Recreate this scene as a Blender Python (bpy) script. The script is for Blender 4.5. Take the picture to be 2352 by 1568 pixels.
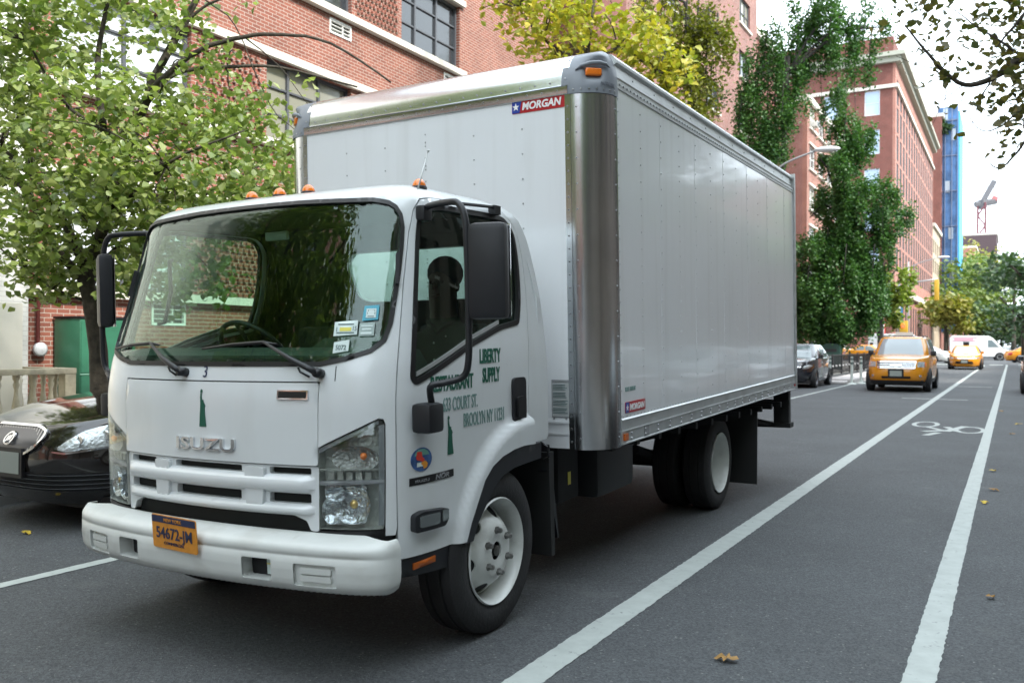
import bpy, bmesh, math, random
import numpy as np
from mathutils import Vector, Matrix
from mathutils.geometry import delaunay_2d_cdt
R_ = math.radians
random.seed(7); rng = np.random.default_rng(7)
for _o in list(bpy.data.objects): bpy.data.objects.remove(_o)
SC = bpy.context.scene; COL = SC.collection
# ---------------------------------------------------------------- camera (fitted to the photograph)
YAW, PIT, ROL, CH, FPX = .5146, .0019, .006, 1.4297, 2031.9
F_ = np.array([-math.sin(YAW)*math.cos(PIT), math.cos(YAW)*math.cos(PIT), math.sin(PIT)])
_r = np.array([math.cos(YAW), math.sin(YAW), 0.]); _u = np.cross(_r, F_)
RT = math.cos(ROL)*_r + math.sin(ROL)*_u; UP = -math.sin(ROL)*_r + math.cos(ROL)*_u
cd = bpy.data.cameras.new('camera'); cam = bpy.data.objects.new('camera', cd); COL.objects.link(cam)
cam.matrix_world = Matrix(((RT[0], UP[0], -F_[0], 0), (RT[1], UP[1], -F_[1], 0), (RT[2], UP[2], -F_[2], CH), (0, 0, 0, 1)))
cd.lens = FPX/2352*36; cd.sensor_width = 36; cd.clip_start = .05; cd.clip_end = 3000
cd.dof.use_dof = True; cd.dof.focus_distance = 5.6; cd.dof.aperture_fstop = 3.2
SC.camera = cam
# ---------------------------------------------------------------- sky, sun, exposure
SUN_EL, SUN_AZ = 42, 104          # azimuth clockwise from +Y (east = +X)
w = bpy.data.worlds.new('World'); SC.world = w; w.use_nodes = True
nt = w.node_tree; N = nt.nodes; bg = N['Background']
sky = N.new('ShaderNodeTexSky'); sky.sky_type = 'NISHITA'; sky.sun_disc = False
sky.sun_elevation = R_(SUN_EL); sky.sun_rotation = R_(SUN_AZ); sky.dust_density = 4; sky.air_density = 1.0; sky.ozone_density = 1
tc = N.new('ShaderNodeTexCoord'); cn = N.new('ShaderNodeTexNoise'); cn.inputs['Scale'].default_value = 2.2; cn.inputs['Detail'].default_value = 6
cr = N.new('ShaderNodeValToRGB'); cr.color_ramp.elements[0].position = .25; cr.color_ramp.elements[0].color = (.78, .78, .78, 1)
cr.color_ramp.elements[1].position = .6; cr.color_ramp.elements[1].color = (1, 1, 1, 1)
mx = N.new('ShaderNodeMixRGB'); mx.inputs[2].default_value = (8.6, 9.7, 10.6, 1)
nt.links.new(tc.outputs['Generated'], cn.inputs['Vector']); nt.links.new(cn.outputs['Fac'], cr.inputs[0]); nt.links.new(cr.outputs[0], mx.inputs[0])
nt.links.new(sky.outputs[0], mx.inputs[1]); nt.links.new(mx.outputs[0], bg.inputs['Color']); bg.inputs['Strength'].default_value = .10
sl = bpy.data.lights.new('sun', 'SUN'); sl.energy = 2.0; sl.angle = R_(5); sl.color = (1, .95, .87)
so = bpy.data.objects.new('sun', sl); COL.objects.link(so)
_el, _az = R_(SUN_EL), R_(SUN_AZ)
sd = Vector((math.sin(_az)*math.cos(_el), math.cos(_az)*math.cos(_el), math.sin(_el)))
so.rotation_euler = sd.to_track_quat('Z', 'Y').to_euler(); so.location = (20, -5, 30)
SC.view_settings.view_transform = 'Standard'; SC.view_settings.look = 'None'; SC.view_settings.exposure = 1.85; SC.view_settings.gamma = 1
SC.render.engine = 'CYCLES'; SC.cycles.max_bounces = 7; SC.cycles.transparent_max_bounces = 12; SC.cycles.use_denoising = True
SC.cycles.sample_clamp_indirect = 6

# ---------------------------------------------------------------- helpers
def at(px, py, d):
    """a point d metres in front of the lens plane, seen at photo position (px, py) in 2352-wide pixels"""
    p = F_*d + RT*((px-1176)/FPX*d) - UP*((py-784)/FPX*d)
    return Vector((p[0], p[1], p[2]+CH))
def onx(px, py, x):
    d = F_*FPX + RT*(px-1176) - UP*(py-784); k = x/d[0]; return Vector((x, d[1]*k, CH+d[2]*k))
_mats = {}
def mat(name, col, rough=.5, metal=0., nscale=0, namt=.0, bump=0, bscale=40, coat=0, spec=None, alpha=1, trans=0, emit=0, sheen=0):
    if name in _mats: return _mats[name]
    m = bpy.data.materials.new(name); m.use_nodes = True; t = m.node_tree; b = t.nodes['Principled BSDF']
    b.inputs['Base Color'].default_value = (*col, 1); b.inputs['Roughness'].default_value = rough; b.inputs['Metallic'].default_value = metal
    if coat: b.inputs['Coat Weight'].default_value = coat; b.inputs['Coat Roughness'].default_value = .06
    if spec is not None: b.inputs['Specular IOR Level'].default_value = spec
    if trans: b.inputs['Transmission Weight'].default_value = trans
    if emit: b.inputs['Emission Color'].default_value = (*col, 1); b.inputs['Emission Strength'].default_value = emit
    co = t.nodes.new('ShaderNodeTexCoord')
    if nscale:
        n = t.nodes.new('ShaderNodeTexNoise'); n.inputs['Scale'].default_value = nscale; n.inputs['Detail'].default_value = 8; n.inputs['Roughness'].default_value = .6
        t.links.new(co.outputs['Object'], n.inputs['Vector'])
        r = t.nodes.new('ShaderNodeMapRange'); r.inputs[1].default_value = .3; r.inputs[2].default_value = .7; r.inputs[3].default_value = 1-namt; r.inputs[4].default_value = 1+namt
        t.links.new(n.outputs['Fac'], r.inputs[0])
        v = t.nodes.new('ShaderNodeVectorMath'); v.operation = 'SCALE'; v.inputs[0].default_value = col
        t.links.new(r.outputs[0], v.inputs['Scale']); t.links.new(v.outputs[0], b.inputs['Base Color'])
    if bump:
        n = t.nodes.new('ShaderNodeTexNoise'); n.inputs['Scale'].default_value = bscale; n.inputs['Detail'].default_value = 4
        t.links.new(co.outputs['Object'], n.inputs['Vector'])
        bp = t.nodes.new('ShaderNodeBump'); bp.inputs['Strength'].default_value = bump; bp.inputs['Distance'].default_value = .02
        t.links.new(n.outputs['Fac'], bp.inputs['Height']); t.links.new(bp.outputs[0], b.inputs['Normal'])
    _mats[name] = m; return m
def brick(name, c1, c2, mortar, bw=.2, bh=.0677, ms=.012, rough=.85, dirt=.15):
    if name in _mats: return _mats[name]
    m = bpy.data.materials.new(name); m.use_nodes = True; t = m.node_tree; b = t.nodes['Principled BSDF']; b.inputs['Roughness'].default_value = rough
    co = t.nodes.new('ShaderNodeTexCoord'); sx = t.nodes.new('ShaderNodeSeparateXYZ'); t.links.new(co.outputs['Object'], sx.inputs[0])
    ad = t.nodes.new('ShaderNodeMath'); t.links.new(sx.outputs[0], ad.inputs[0]); t.links.new(sx.outputs[1], ad.inputs[1])
    cb = t.nodes.new('ShaderNodeCombineXYZ'); t.links.new(ad.outputs[0], cb.inputs[0]); t.links.new(sx.outputs[2], cb.inputs[1])
    br = t.nodes.new('ShaderNodeTexBrick'); t.links.new(cb.outputs[0], br.inputs['Vector'])
    br.inputs['Color1'].default_value = (*c1, 1); br.inputs['Color2'].default_value = (*c2, 1); br.inputs['Mortar'].default_value = (*mortar, 1)
    br.inputs['Scale'].default_value = 1; br.inputs['Mortar Size'].default_value = ms/2; br.inputs['Brick Width'].default_value = bw; br.inputs['Row Height'].default_value = bh
    br.inputs['Mortar Smooth'].default_value = .2; br.inputs['Bias'].default_value = -.1
    n = t.nodes.new('ShaderNodeTexNoise'); n.inputs['Scale'].default_value = .9; n.inputs['Detail'].default_value = 8; t.links.new(co.outputs['Object'], n.inputs['Vector'])
    r = t.nodes.new('ShaderNodeMapRange'); r.inputs[1].default_value = .3; r.inputs[2].default_value = .7; r.inputs[3].default_value = 1-dirt; r.inputs[4].default_value = 1+dirt
    t.links.new(n.outputs['Fac'], r.inputs[0]); v = t.nodes.new('ShaderNodeVectorMath'); v.operation = 'SCALE'
    t.links.new(br.outputs['Color'], v.inputs[0]); t.links.new(r.outputs[0], v.inputs['Scale']); t.links.new(v.outputs[0], b.inputs['Base Color'])
    bp = t.nodes.new('ShaderNodeBump'); bp.inputs['Strength'].default_value = .5; bp.inputs['Distance'].default_value = .008; bp.invert = True
    t.links.new(br.outputs['Fac'], bp.inputs['Height']); t.links.new(bp.outputs[0], b.inputs['Normal'])
    _mats[name] = m; return m
def leafmat(name, c1, c2, tl=.35, rough=.45):
    if name in _mats: return _mats[name]
    m = bpy.data.materials.new(name); m.use_nodes = True; t = m.node_tree; t.nodes.clear()
    o = t.nodes.new('ShaderNodeOutputMaterial'); g = t.nodes.new('ShaderNodeNewGeometry'); mxn = t.nodes.new('ShaderNodeMixRGB')
    mxn.inputs[1].default_value = (*c1, 1); mxn.inputs[2].default_value = (*c2, 1); t.links.new(g.outputs['Random Per Island'], mxn.inputs[0])
    p = t.nodes.new('ShaderNodeBsdfPrincipled'); p.inputs['Roughness'].default_value = rough; p.inputs['Specular IOR Level'].default_value = .45
    tr = t.nodes.new('ShaderNodeBsdfTranslucent'); ms = t.nodes.new('ShaderNodeMixShader'); ms.inputs[0].default_value = tl
    vm = t.nodes.new('ShaderNodeVectorMath'); vm.operation = 'MULTIPLY'; vm.inputs[1].default_value = (1.3, 1.5, .6)
    t.links.new(mxn.outputs[0], p.inputs['Base Color']); t.links.new(mxn.outputs[0], vm.inputs[0]); t.links.new(vm.outputs[0], tr.inputs['Color'])
    t.links.new(p.outputs[0], ms.inputs[1]); t.links.new(tr.outputs[0], ms.inputs[2]); t.links.new(ms.outputs[0], o.inputs['Surface'])
    _mats[name] = m; return m
def glass(name, tint=(.75, .85, .8), refl=.5, alpha=.9, rough=.0):
    """thin pane: fresnel mirror over tinted see-through"""
    if name in _mats: return _mats[name]
    m = bpy.data.materials.new(name); m.use_nodes = True; t = m.node_tree; t.nodes.clear()
    o = t.nodes.new('ShaderNodeOutputMaterial'); f = t.nodes.new('ShaderNodeLayerWeight'); f.inputs['Blend'].default_value = .5
    pw = t.nodes.new('ShaderNodeMath'); pw.operation = 'POWER'; pw.inputs[1].default_value = 4.5; t.links.new(f.outputs['Facing'], pw.inputs[0])
    sc_ = t.nodes.new('ShaderNodeMath'); sc_.operation = 'MULTIPLY_ADD'; sc_.inputs[1].default_value = .92; sc_.inputs[2].default_value = .045; t.links.new(pw.outputs[0], sc_.inputs[0])
    ml = t.nodes.new('ShaderNodeMath'); ml.operation = 'MULTIPLY'; ml.inputs[1].default_value = refl*2; t.links.new(sc_.outputs[0], ml.inputs[0])
    tr = t.nodes.new('ShaderNodeBsdfTransparent'); tr.inputs[0].default_value = (*tint, 1)
    gl = t.nodes.new('ShaderNodeBsdfGlossy'); gl.inputs['Roughness'].default_value = rough; gl.inputs[0].default_value = (.95, 1, .98, 1)
    ms = t.nodes.new('ShaderNodeMixShader'); t.links.new(ml.outputs[0], ms.inputs[0]); t.links.new(tr.outputs[0], ms.inputs[1]); t.links.new(gl.outputs[0], ms.inputs[2])
    t.links.new(ms.outputs[0], o.inputs['Surface']); _mats[name] = m; return m

def tag(o, label=None, cat=None, group=None, kind=None):
    if label: o['label'] = label
    if cat: o['category'] = cat
    if group: o['group'] = group
    if kind: o['kind'] = kind
    return o
def empty(name, loc=(0, 0, 0), rz=0, label=None, cat=None, group=None):
    o = bpy.data.objects.new(name, None); COL.objects.link(o); o.location = loc; o.rotation_euler = (0, 0, rz); o.empty_display_size = .2
    return tag(o, label, cat, group)
def mk(name, V, Fc, m, parent=None, smooth=False, mi=None, auto=None):
    me = bpy.data.meshes.new(name); V = np.asarray(V, dtype=np.float64).reshape(-1, 3)
    me.from_pydata([tuple(v) for v in V], [], [tuple(int(i) for i in f) for f in Fc])
    ms = m if isinstance(m, (list, tuple)) else [m]
    for a in ms: me.materials.append(a)
    if mi is not None: me.polygons.foreach_set('material_index', list(mi))
    if smooth:
        me.polygons.foreach_set('use_smooth', [True]*len(me.polygons))
        if auto:
            try: me.set_sharp_from_angle(angle=R_(auto))
            except Exception: pass
    me.update(); o = bpy.data.objects.new(name, me); COL.objects.link(o)
    if parent is not None: o.parent = parent
    return o
class MB:
    """collects simple solids and links them as one mesh object"""
    def __init__(s): s.V = []; s.F = []; s.M = []
    def add(s, V, F, mi=0):
        b = len(s.V); s.V += [tuple(map(float, v)) for v in V]; s.F += [tuple(int(i)+b for i in f) for f in F]; s.M += [mi]*len(F); return s
    def box(s, a, b, mi=0, bev=0):
        (x0, y0, z0), (x1, y1, z1) = a, b
        if bev:
            bm = bmesh.new(); bmesh.ops.create_cube(bm, size=1)
            for v in bm.verts: v.co = Vector(((x0+x1)/2+v.co.x*(x1-x0), (y0+y1)/2+v.co.y*(y1-y0), (z0+z1)/2+v.co.z*(z1-z0)))
            bmesh.ops.bevel(bm, geom=bm.edges[:], offset=bev, segments=2, affect='EDGES', profile=.6)
            bm.verts.index_update(); s.add([v.co for v in bm.verts], [[v.index for v in f.verts] for f in bm.faces], mi); bm.free(); return s
        s.add([(x0, y0, z0), (x1, y0, z0), (x1, y1, z0), (x0, y1, z0), (x0, y0, z1), (x1, y0, z1), (x1, y1, z1), (x0, y1, z1)],
              [(0, 3, 2, 1), (4, 5, 6, 7), (0, 1, 5, 4), (1, 2, 6, 5), (2, 3, 7, 6), (3, 0, 4, 7)], mi); return s
    def quad(s, a, b, c, d, mi=0): return s.add([a, b, c, d], [(0, 1, 2, 3)], mi)
    def prism(s, poly, axis, a0, a1, mi=0):
        """poly of 2D points extruded along axis ('x': poly=(y,z); 'y': (x,z); 'z': (x,y))"""
        n = len(poly); P = []
        for a in (a0, a1):
            for p in poly: P.append({'x': (a, p[0], p[1]), 'y': (p[0], a, p[1]), 'z': (p[0], p[1], a)}[axis])
        s.add(P, [tuple(range(n))[::-1], tuple(range(n, 2*n))]+[(i, (i+1) % n, n+(i+1) % n, n+i) for i in range(n)], mi); return s
    def tube(s, pts, r, n=8, mi=0, cap=True):
        pts = [Vector(p) for p in pts]; rs = r if isinstance(r, (list, tuple)) else [r]*len(pts)
        V = []; prev = None
        for i, p in enumerate(pts):
            d = (pts[min(i+1, len(pts)-1)]-pts[max(i-1, 0)]); d = d.normalized() if d.length > 1e-9 else Vector((0, 0, 1))
            if prev is None:
                a = d.orthogonal().normalized()
            else:
                a = prev-d*prev.dot(d); a = a.normalized() if a.length > 1e-6 else d.orthogonal().normalized()
            prev = a; b = d.cross(a)
            for k in range(n):
                t = 2*math.pi*k/n; V.append(p+(a*math.cos(t)+b*math.sin(t))*rs[i])
        F = [(i*n+k, i*n+(k+1) % n, (i+1)*n+(k+1) % n, (i+1)*n+k) for i in range(len(pts)-1) for k in range(n)]
        if cap: F += [tuple(range(n))[::-1], tuple(range((len(pts)-1)*n, len(pts)*n))]
        s.add(V, F, mi); return s
    def lathe(s, prof, c, axis='x', n=32, mi=0, close=False):
        """prof = (offset along axis, radius)"""
        V = []
        for (a, r) in prof:
            for k in range(n):
                t = 2*math.pi*k/n; q = (r*math.cos(t), r*math.sin(t))
                V.append({'x': (c[0]+a, c[1]+q[0], c[2]+q[1]), 'y': (c[0]+q[0], c[1]+a, c[2]+q[1]), 'z': (c[0]+q[0], c[1]+q[1], c[2]+a)}[axis])
        m = len(prof); F = [(i*n+k, i*n+(k+1) % n, (i+1)*n+(k+1) % n, (i+1)*n+k) for i in range(m-1) for k in range(n)]
        if close: F += [((m-1)*n+k, (m-1)*n+(k+1) % n, (k+1) % n, k) for k in range(n)]
        s.add(V, F, mi); return s
    def sphere(s, c, r, n=10, mi=0, half=False):
        r = r if isinstance(r, (list, tuple)) else (r, r, r); V = []; m = n//2
        for i in range(m+1):
            th = (math.pi/2 if half else math.pi)*i/m
            for k in range(n): V.append((c[0]+r[0]*math.sin(th)*math.cos(2*math.pi*k/n), c[1]+r[1]*math.sin(th)*math.sin(2*math.pi*k/n), c[2]+r[2]*math.cos(th)))
        s.add(V, [(i*n+k, (i+1)*n+k, (i+1)*n+(k+1) % n, i*n+(k+1) % n) for i in range(m) for k in range(n)], mi); return s
    def xf(s, fn): s.V = [tuple(fn(Vector(v))) for v in s.V]; return s
    def build(s, name, m, parent=None, smooth=False, auto=None): return mk(name, s.V, s.F, m, parent, smooth, s.M, auto)
def spline(P, n=6):
    P = [Vector(p) for p in P]; Q = [P[0]*2-P[1]]+P+[P[-1]*2-P[-2]]; out = []
    for i in range(1, len(Q)-2):
        for k in range(n):
            t = k/n; a, b, c, d = Q[i-1], Q[i], Q[i+1], Q[i+2]
            out.append(.5*((2*b)+(c-a)*t+(2*a-5*b+4*c-d)*t*t+(3*b-a-3*c+d)*t**3))
    return out+[P[-1]]
def pip(x, y, P):
    c = np.zeros(len(x), bool); n = len(P)
    for i in range(n):
        (x1, y1), (x2, y2) = P[i], P[(i+1) % n]
        if y1 == y2: continue
        k = ((y1 > y) != (y2 > y)) & (x < (x2-x1)*(y-y1)/(y2-y1)+x1); c ^= k
    return c
def rnd(P, r=.03, n=4):
    """round the corners of a polygon; r may be a list"""
    out = []; m = len(P); rr = r if isinstance(r, (list, tuple)) else [r]*m
    for i in range(m):
        p = Vector(P[i]); a = Vector(P[i-1]); b = Vector(P[(i+1) % m]); q = min(rr[i], (a-p).length*.48, (b-p).length*.48)
        if q < 1e-4: out.append(tuple(p)); continue
        s = p+(a-p).normalized()*q; e = p+(b-p).normalized()*q
        for k in range(n+1):
            t = k/n; out.append(tuple(s*(1-t)**2+p*2*t*(1-t)+e*t*t))
    return out
def dens(P, step):
    out = []; m = len(P)
    for i in range(m):
        a = np.array(P[i], float); b = np.array(P[(i+1) % m], float); k = max(1, int(np.hypot(*(b-a))/step))
        out += [tuple(a+(b-a)*j/k) for j in range(k)]
    return out
def panel(name, surf, outer, holes=(), off=0., th=.012, step=.06, m=None, parent=None, smooth=True, zs=(), bev=0., build=True, flip=False):
    """a sheet cut to a 2D outline, laid on surf(s, z, off) with thickness inward"""
    outer = dens(outer, step); hs = [dens(h, step) for h in holes]
    pts = list(outer); edges = [(i, (i+1) % len(outer)) for i in range(len(outer))]
    for h in hs:
        b = len(pts); pts += h; edges += [(b+i, b+(i+1) % len(h)) for i in range(len(h))]
    A = np.array(outer); s0, z0 = A.min(0); s1, z1 = A.max(0)
    if step < 5:
        gs = np.arange(s0+step/2, s1, step); gz = np.unique(np.concatenate([np.arange(z0+step/2, z1, step), np.array(zs, float)]))
        X, Y = [q.ravel() for q in np.meshgrid(gs, gz)]
        k = pip(X, Y, outer)
        for h in hs: k &= ~pip(X, Y, h)
        bp = np.array(pts); X, Y = X[k], Y[k]
        if len(X):
            d = np.min(np.hypot(X[:, None]-bp[None, :, 0], Y[:, None]-bp[None, :, 1]), 1); k = d > step*.3; pts += list(zip(X[k], Y[k]))
    r = delaunay_2d_cdt([Vector(p) for p in pts], edges, [], 0, 1e-6)
    P = np.array([tuple(v) for v in r[0]]); T = np.array([f for f in r[2] if len(f) == 3])
    cx, cy = P[T].mean(1).T; k = pip(cx, cy, outer)
    for h in hs: k &= ~pip(cx, cy, h)
    T = T[k]; a = P[T[:, 1]]-P[T[:, 0]]; b = P[T[:, 2]]-P[T[:, 0]]; cr_ = a[:, 0]*b[:, 1]-a[:, 1]*b[:, 0]
    T = T[np.abs(cr_) > 1e-10]; cr_ = cr_[np.abs(cr_) > 1e-10]; T[cr_ < 0] = T[cr_ < 0][:, ::-1]
    top = surf(P[:, 0], P[:, 1], off); bot = surf(P[:, 0], P[:, 1], off-th); n = len(P)
    es = {}
    for t in T:
        for i in range(3): es[(int(t[i]), int(t[(i+1) % 3]))] = 1
    bd = [(i, j) for (i, j) in es if (j, i) not in es]
    V = list(top)+list(bot); Fc = [tuple(t) for t in T]+[tuple(x+n for x in t[::-1]) for t in T]
    sm = [True]*len(Fc); ids = {}; base = len(V)
    for (i, j) in bd:       # rim with its own vertices so that it stays crisp
        b = len(V); V += [top[i], top[j], bot[j], bot[i]]; Fc.append((b+1, b, b+3, b+2)); sm.append(False)
    if flip: Fc = [f[::-1] for f in Fc]
    if not build: return V, Fc
    o = mk(name, V, Fc, m, parent); o.data.polygons.foreach_set('use_smooth', sm if smooth else [False]*len(sm)); return o
def flat(o, u, v, nrm=None):
    o, u, v = np.array(o, float), np.array(u, float), np.array(v, float); nr = np.cross(u, v) if nrm is None else np.array(nrm, float); nr = nr/np.linalg.norm(nr)
    def f(s, z, off=0.): s = np.asarray(s, float)[..., None]; z = np.asarray(z, float)[..., None]; return o+u*s+v*z+nr*off
    return f
_txt = {}
def text(name, s, h, surf, s0, z0, m, parent=None, sx=1., bold=0., shear=0., off=.003, th=.002, align='LEFT', slope=0., width=None, flip=1):
    c = bpy.data.curves.new('t', 'FONT'); c.body = s; c.size = 1; c.offset = bold; c.shear = shear; c.align_x = align; c.resolution_u = 3
    o = bpy.data.objects.new('t', c); COL.objects.link(o); dg = bpy.context.evaluated_depsgraph_get(); me = bpy.data.meshes.new_from_object(o.evaluated_get(dg))
    bpy.data.objects.remove(o); bm = bmesh.new(); bm.from_mesh(me); bmesh.ops.triangulate(bm, faces=bm.faces[:])
    P = np.array([v.co[:2] for v in bm.verts]); T = [[v.index for v in f.verts] for f in bm.faces]; bm.free(); bpy.data.meshes.remove(me)
    P = np.clip(P, -.25, 99); P[:, 1] = np.clip(P[:, 1], -.2, .95); P = P/.72*h*np.array([sx, 1])
    if width: P[:, 0] *= width/max(1e-6, np.ptp(P[:, 0])); P[:, 0] -= P[:, 0].min()
    ss = s0+P[:, 0]*flip; zz = z0+P[:, 1]+slope*P[:, 0]
    top = surf(ss, zz, off); bot = surf(ss, zz, off-th); n = len(P); es = set()
    for t in T:
        for i in range(3): es.add((t[i], t[(i+1) % 3]))
    V = list(top)+list(bot); Fc = [tuple(t) for t in T]+[tuple(x+n for x in t[::-1]) for t in T]+[(j, i, i+n, j+n) for (i, j) in es if (j, i) not in es]
    return mk(name, V, Fc, m, parent)
def copy_tree(o, parent=None):
    c = o.copy(); COL.objects.link(c); c.parent = parent
    for ch in o.children: copy_tree(ch, c)
    return c
# ================================================================ setting
asph = mat('asphalt', (.062, .067, .071), .78, nscale=.7, namt=.16, bump=.55, bscale=160)
def _speckle(m, sc, amt, light):
    t = m.node_tree; b = t.nodes['Principled BSDF']; lk = b.inputs['Base Color'].links[0]; src = lk.from_socket
    co = t.nodes.new('ShaderNodeTexCoord'); n = t.nodes.new('ShaderNodeTexVoronoi'); n.inputs['Scale'].default_value = sc; t.links.new(co.outputs['Object'], n.inputs['Vector'])
    sp = t.nodes.new('ShaderNodeSeparateXYZ'); t.links.new(n.outputs['Color'], sp.inputs[0])
    r = t.nodes.new('ShaderNodeMapRange'); r.inputs[1].default_value = 0; r.inputs[2].default_value = 1; r.inputs[3].default_value = 1-amt; r.inputs[4].default_value = 1+amt
    t.links.new(sp.outputs[0], r.inputs[0]); v = t.nodes.new('ShaderNodeVectorMath'); v.operation = 'SCALE'; t.links.new(src, v.inputs[0]); t.links.new(r.outputs[0], v.inputs['Scale'])
    g = t.nodes.new('ShaderNodeMath'); g.operation = 'GREATER_THAN'; g.inputs[1].default_value = light; t.links.new(sp.outputs[1], g.inputs[0])
    x = t.nodes.new('ShaderNodeMixRGB'); x.inputs[2].default_value = (.17, .17, .165, 1); t.links.new(g.outputs[0], x.inputs[0]); t.links.new(v.outputs[0], x.inputs[1])
    t.links.new(x.outputs[0], b.inputs['Base Color'])
_speckle(asph, 110, .42, .994)
def _wear(m):
    t = m.node_tree; b = t.nodes['Principled BSDF']; src = b.inputs['Base Color'].links[0].from_socket; co = t.nodes.new('ShaderNodeTexCoord')
    nz = t.nodes.new('ShaderNodeTexNoise'); nz.inputs['Scale'].default_value = 1.5; nz.inputs['Detail'].default_value = 6; t.links.new(co.outputs['Object'], nz.inputs['Vector'])
    ad = t.nodes.new('ShaderNodeVectorMath'); ad.operation = 'MULTIPLY_ADD'; ad.inputs[1].default_value = (.5, .5, .5); t.links.new(nz.outputs['Color'], ad.inputs[0]); t.links.new(co.outputs['Object'], ad.inputs[2])
    v = t.nodes.new('ShaderNodeTexVoronoi'); v.feature = 'DISTANCE_TO_EDGE'; v.inputs['Scale'].default_value = .32; t.links.new(ad.outputs[0], v.inputs['Vector'])
    l = t.nodes.new('ShaderNodeMath'); l.operation = 'LESS_THAN'; l.inputs[1].default_value = .0022; t.links.new(v.outputs['Distance'], l.inputs[0])
    n2 = t.nodes.new('ShaderNodeTexNoise'); n2.inputs['Scale'].default_value = .5; t.links.new(co.outputs['Object'], n2.inputs['Vector']); g = t.nodes.new('ShaderNodeMath'); g.operation = 'GREATER_THAN'; g.inputs[1].default_value = .95; t.links.new(n2.outputs['Fac'], g.inputs[0])
    k = t.nodes.new('ShaderNodeMath'); k.operation = 'MULTIPLY'; t.links.new(l.outputs[0], k.inputs[0]); t.links.new(g.outputs[0], k.inputs[1])
    x = t.nodes.new('ShaderNodeMixRGB'); x.inputs[2].default_value = (.04, .04, .04, 1); t.links.new(k.outputs[0], x.inputs[0]); t.links.new(src, x.inputs[1])
    n3 = t.nodes.new('ShaderNodeTexNoise'); n3.inputs['Scale'].default_value = 3.1; n3.inputs['Detail'].default_value = 9; t.links.new(co.outputs['Object'], n3.inputs['Vector']); r3 = t.nodes.new('ShaderNodeMapRange'); r3.inputs[1].default_value = .60; r3.inputs[2].default_value = .78; r3.inputs[4].default_value = .35; t.links.new(n3.outputs['Fac'], r3.inputs[0])
    y = t.nodes.new('ShaderNodeMixRGB'); y.inputs[2].default_value = (.13, .135, .13, 1); t.links.new(r3.outputs[0], y.inputs[0]); t.links.new(x.outputs[0], y.inputs[1]); t.links.new(y.outputs[0], b.inputs['Base Color'])
_wear(asph)
ground = mat('ground', (.11, .11, .10), .9, nscale=.5, namt=.15)
walkm = mat('sidewalk concrete', (.27, .265, .25), .85, nscale=2, namt=.12, bump=.2)
curbm = mat('kerb stone', (.24, .24, .23), .8, nscale=5, namt=.15)
def worn(name, col, thr=.37, sc=14):
    m = mat(name, col, .7, nscale=9, namt=.10); t = m.node_tree; b = t.nodes['Principled BSDF']; src = b.inputs['Base Color'].links[0].from_socket
    co = t.nodes.new('ShaderNodeTexCoord'); n = t.nodes.new('ShaderNodeTexNoise'); n.inputs['Scale'].default_value = sc; n.inputs['Detail'].default_value = 9; n.inputs['Roughness'].default_value = .75
    t.links.new(co.outputs['Object'], n.inputs['Vector']); r = t.nodes.new('ShaderNodeMapRange'); r.inputs[1].default_value = thr-.05; r.inputs[2].default_value = thr+.05; t.links.new(n.outputs['Fac'], r.inputs[0])
    x = t.nodes.new('ShaderNodeMixRGB'); x.inputs[1].default_value = (.12, .12, .12, 1); t.links.new(r.outputs[0], x.inputs[0]); t.links.new(src, x.inputs[2]); t.links.new(x.outputs[0], b.inputs['Base Color'])
    return m
paint = worn('road paint', (.36, .39, .37), .36)
def sheet(name, x0, y0, x1, y1, z, m, kind='structure'):
    o = mk(name, [(x0, y0, z), (x1, y0, z), (x1, y1, z), (x0, y1, z)], [(0, 1, 2, 3)], m); o['kind'] = kind; return o
sheet('ground', -900, -300, 900, 1500, -.03, ground)
sheet('road', -7.6, -80, 3.0, 900, 0, asph)
sheet('cross_street', -300, 78, -7.6, 106, -.004, asph); sheet('cross_street', 3.0, 78, 300, 106, -.004, asph)
def block(name, x0, y0, x1, y1, kerb=None):
    sheet(name, x0, y0, x1, y1, .13, walkm)
for (y0, y1) in ((-80, 78), (106, 600)):
    for sgn, xc, xo in ((1, 3.0, 30), (-1, -7.6, -60)):
        a, b = (xc+.15, xo) if sgn > 0 else (xo, xc-.15)
        o = MB().box((a, y0+.15, -.02), (b, y1-.15, .13)).build('sidewalk', walkm); o['kind'] = 'structure'
        k = MB().box((min(xc, xc+.148*sgn), y0, -.02), (max(xc, xc+.148*sgn), y1, .135)).box((min(a, b), y0, -.02), (max(a, b), y0+.148, .134)).box((min(a, b), y1-.148, -.02), (max(a, b), y1, .134))
        k = k.build('kerb', curbm); k['kind'] = 'structure'
def edge_jitter(x0, x1, y0, y1, z, name, step=.12, j=.0035):
    ys = [y0]; V = []; Fc = []
    while ys[-1] < y1: ys.append(ys[-1]+.03+max(0, ys[-1]-8)*.02)
    ys[-1] = y1; n = len(ys)
    for y in ys: V += [(x0+random.uniform(-j, j), y, z), (x1+random.uniform(-j, j), y, z)]
    Fc = [(2*i, 2*i+1, 2*i+3, 2*i+2) for i in range(n-1)]
    o = mk(name, V, Fc, paint); o['kind'] = 'structure'; return o
edge_jitter(-1.865, -1.715, -4, 74, .004, 'lane_line'); edge_jitter(-.405, -.275, -4, 77, .004, 'lane_line')
edge_jitter(-5.17, -5.07, -8, 73, .004, 'lane_line'); edge_jitter(-5.17, -5.07, 112, 400, .004, 'lane_line')
sheet('stop_line', -5.0, 73.6, -1.9, 74.2, .004, paint)
for i in range(5): sheet('crosswalk_bar', -7.2+i*1.9, 75.4, -6.3+i*1.9, 77.6, .004, paint)
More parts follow.
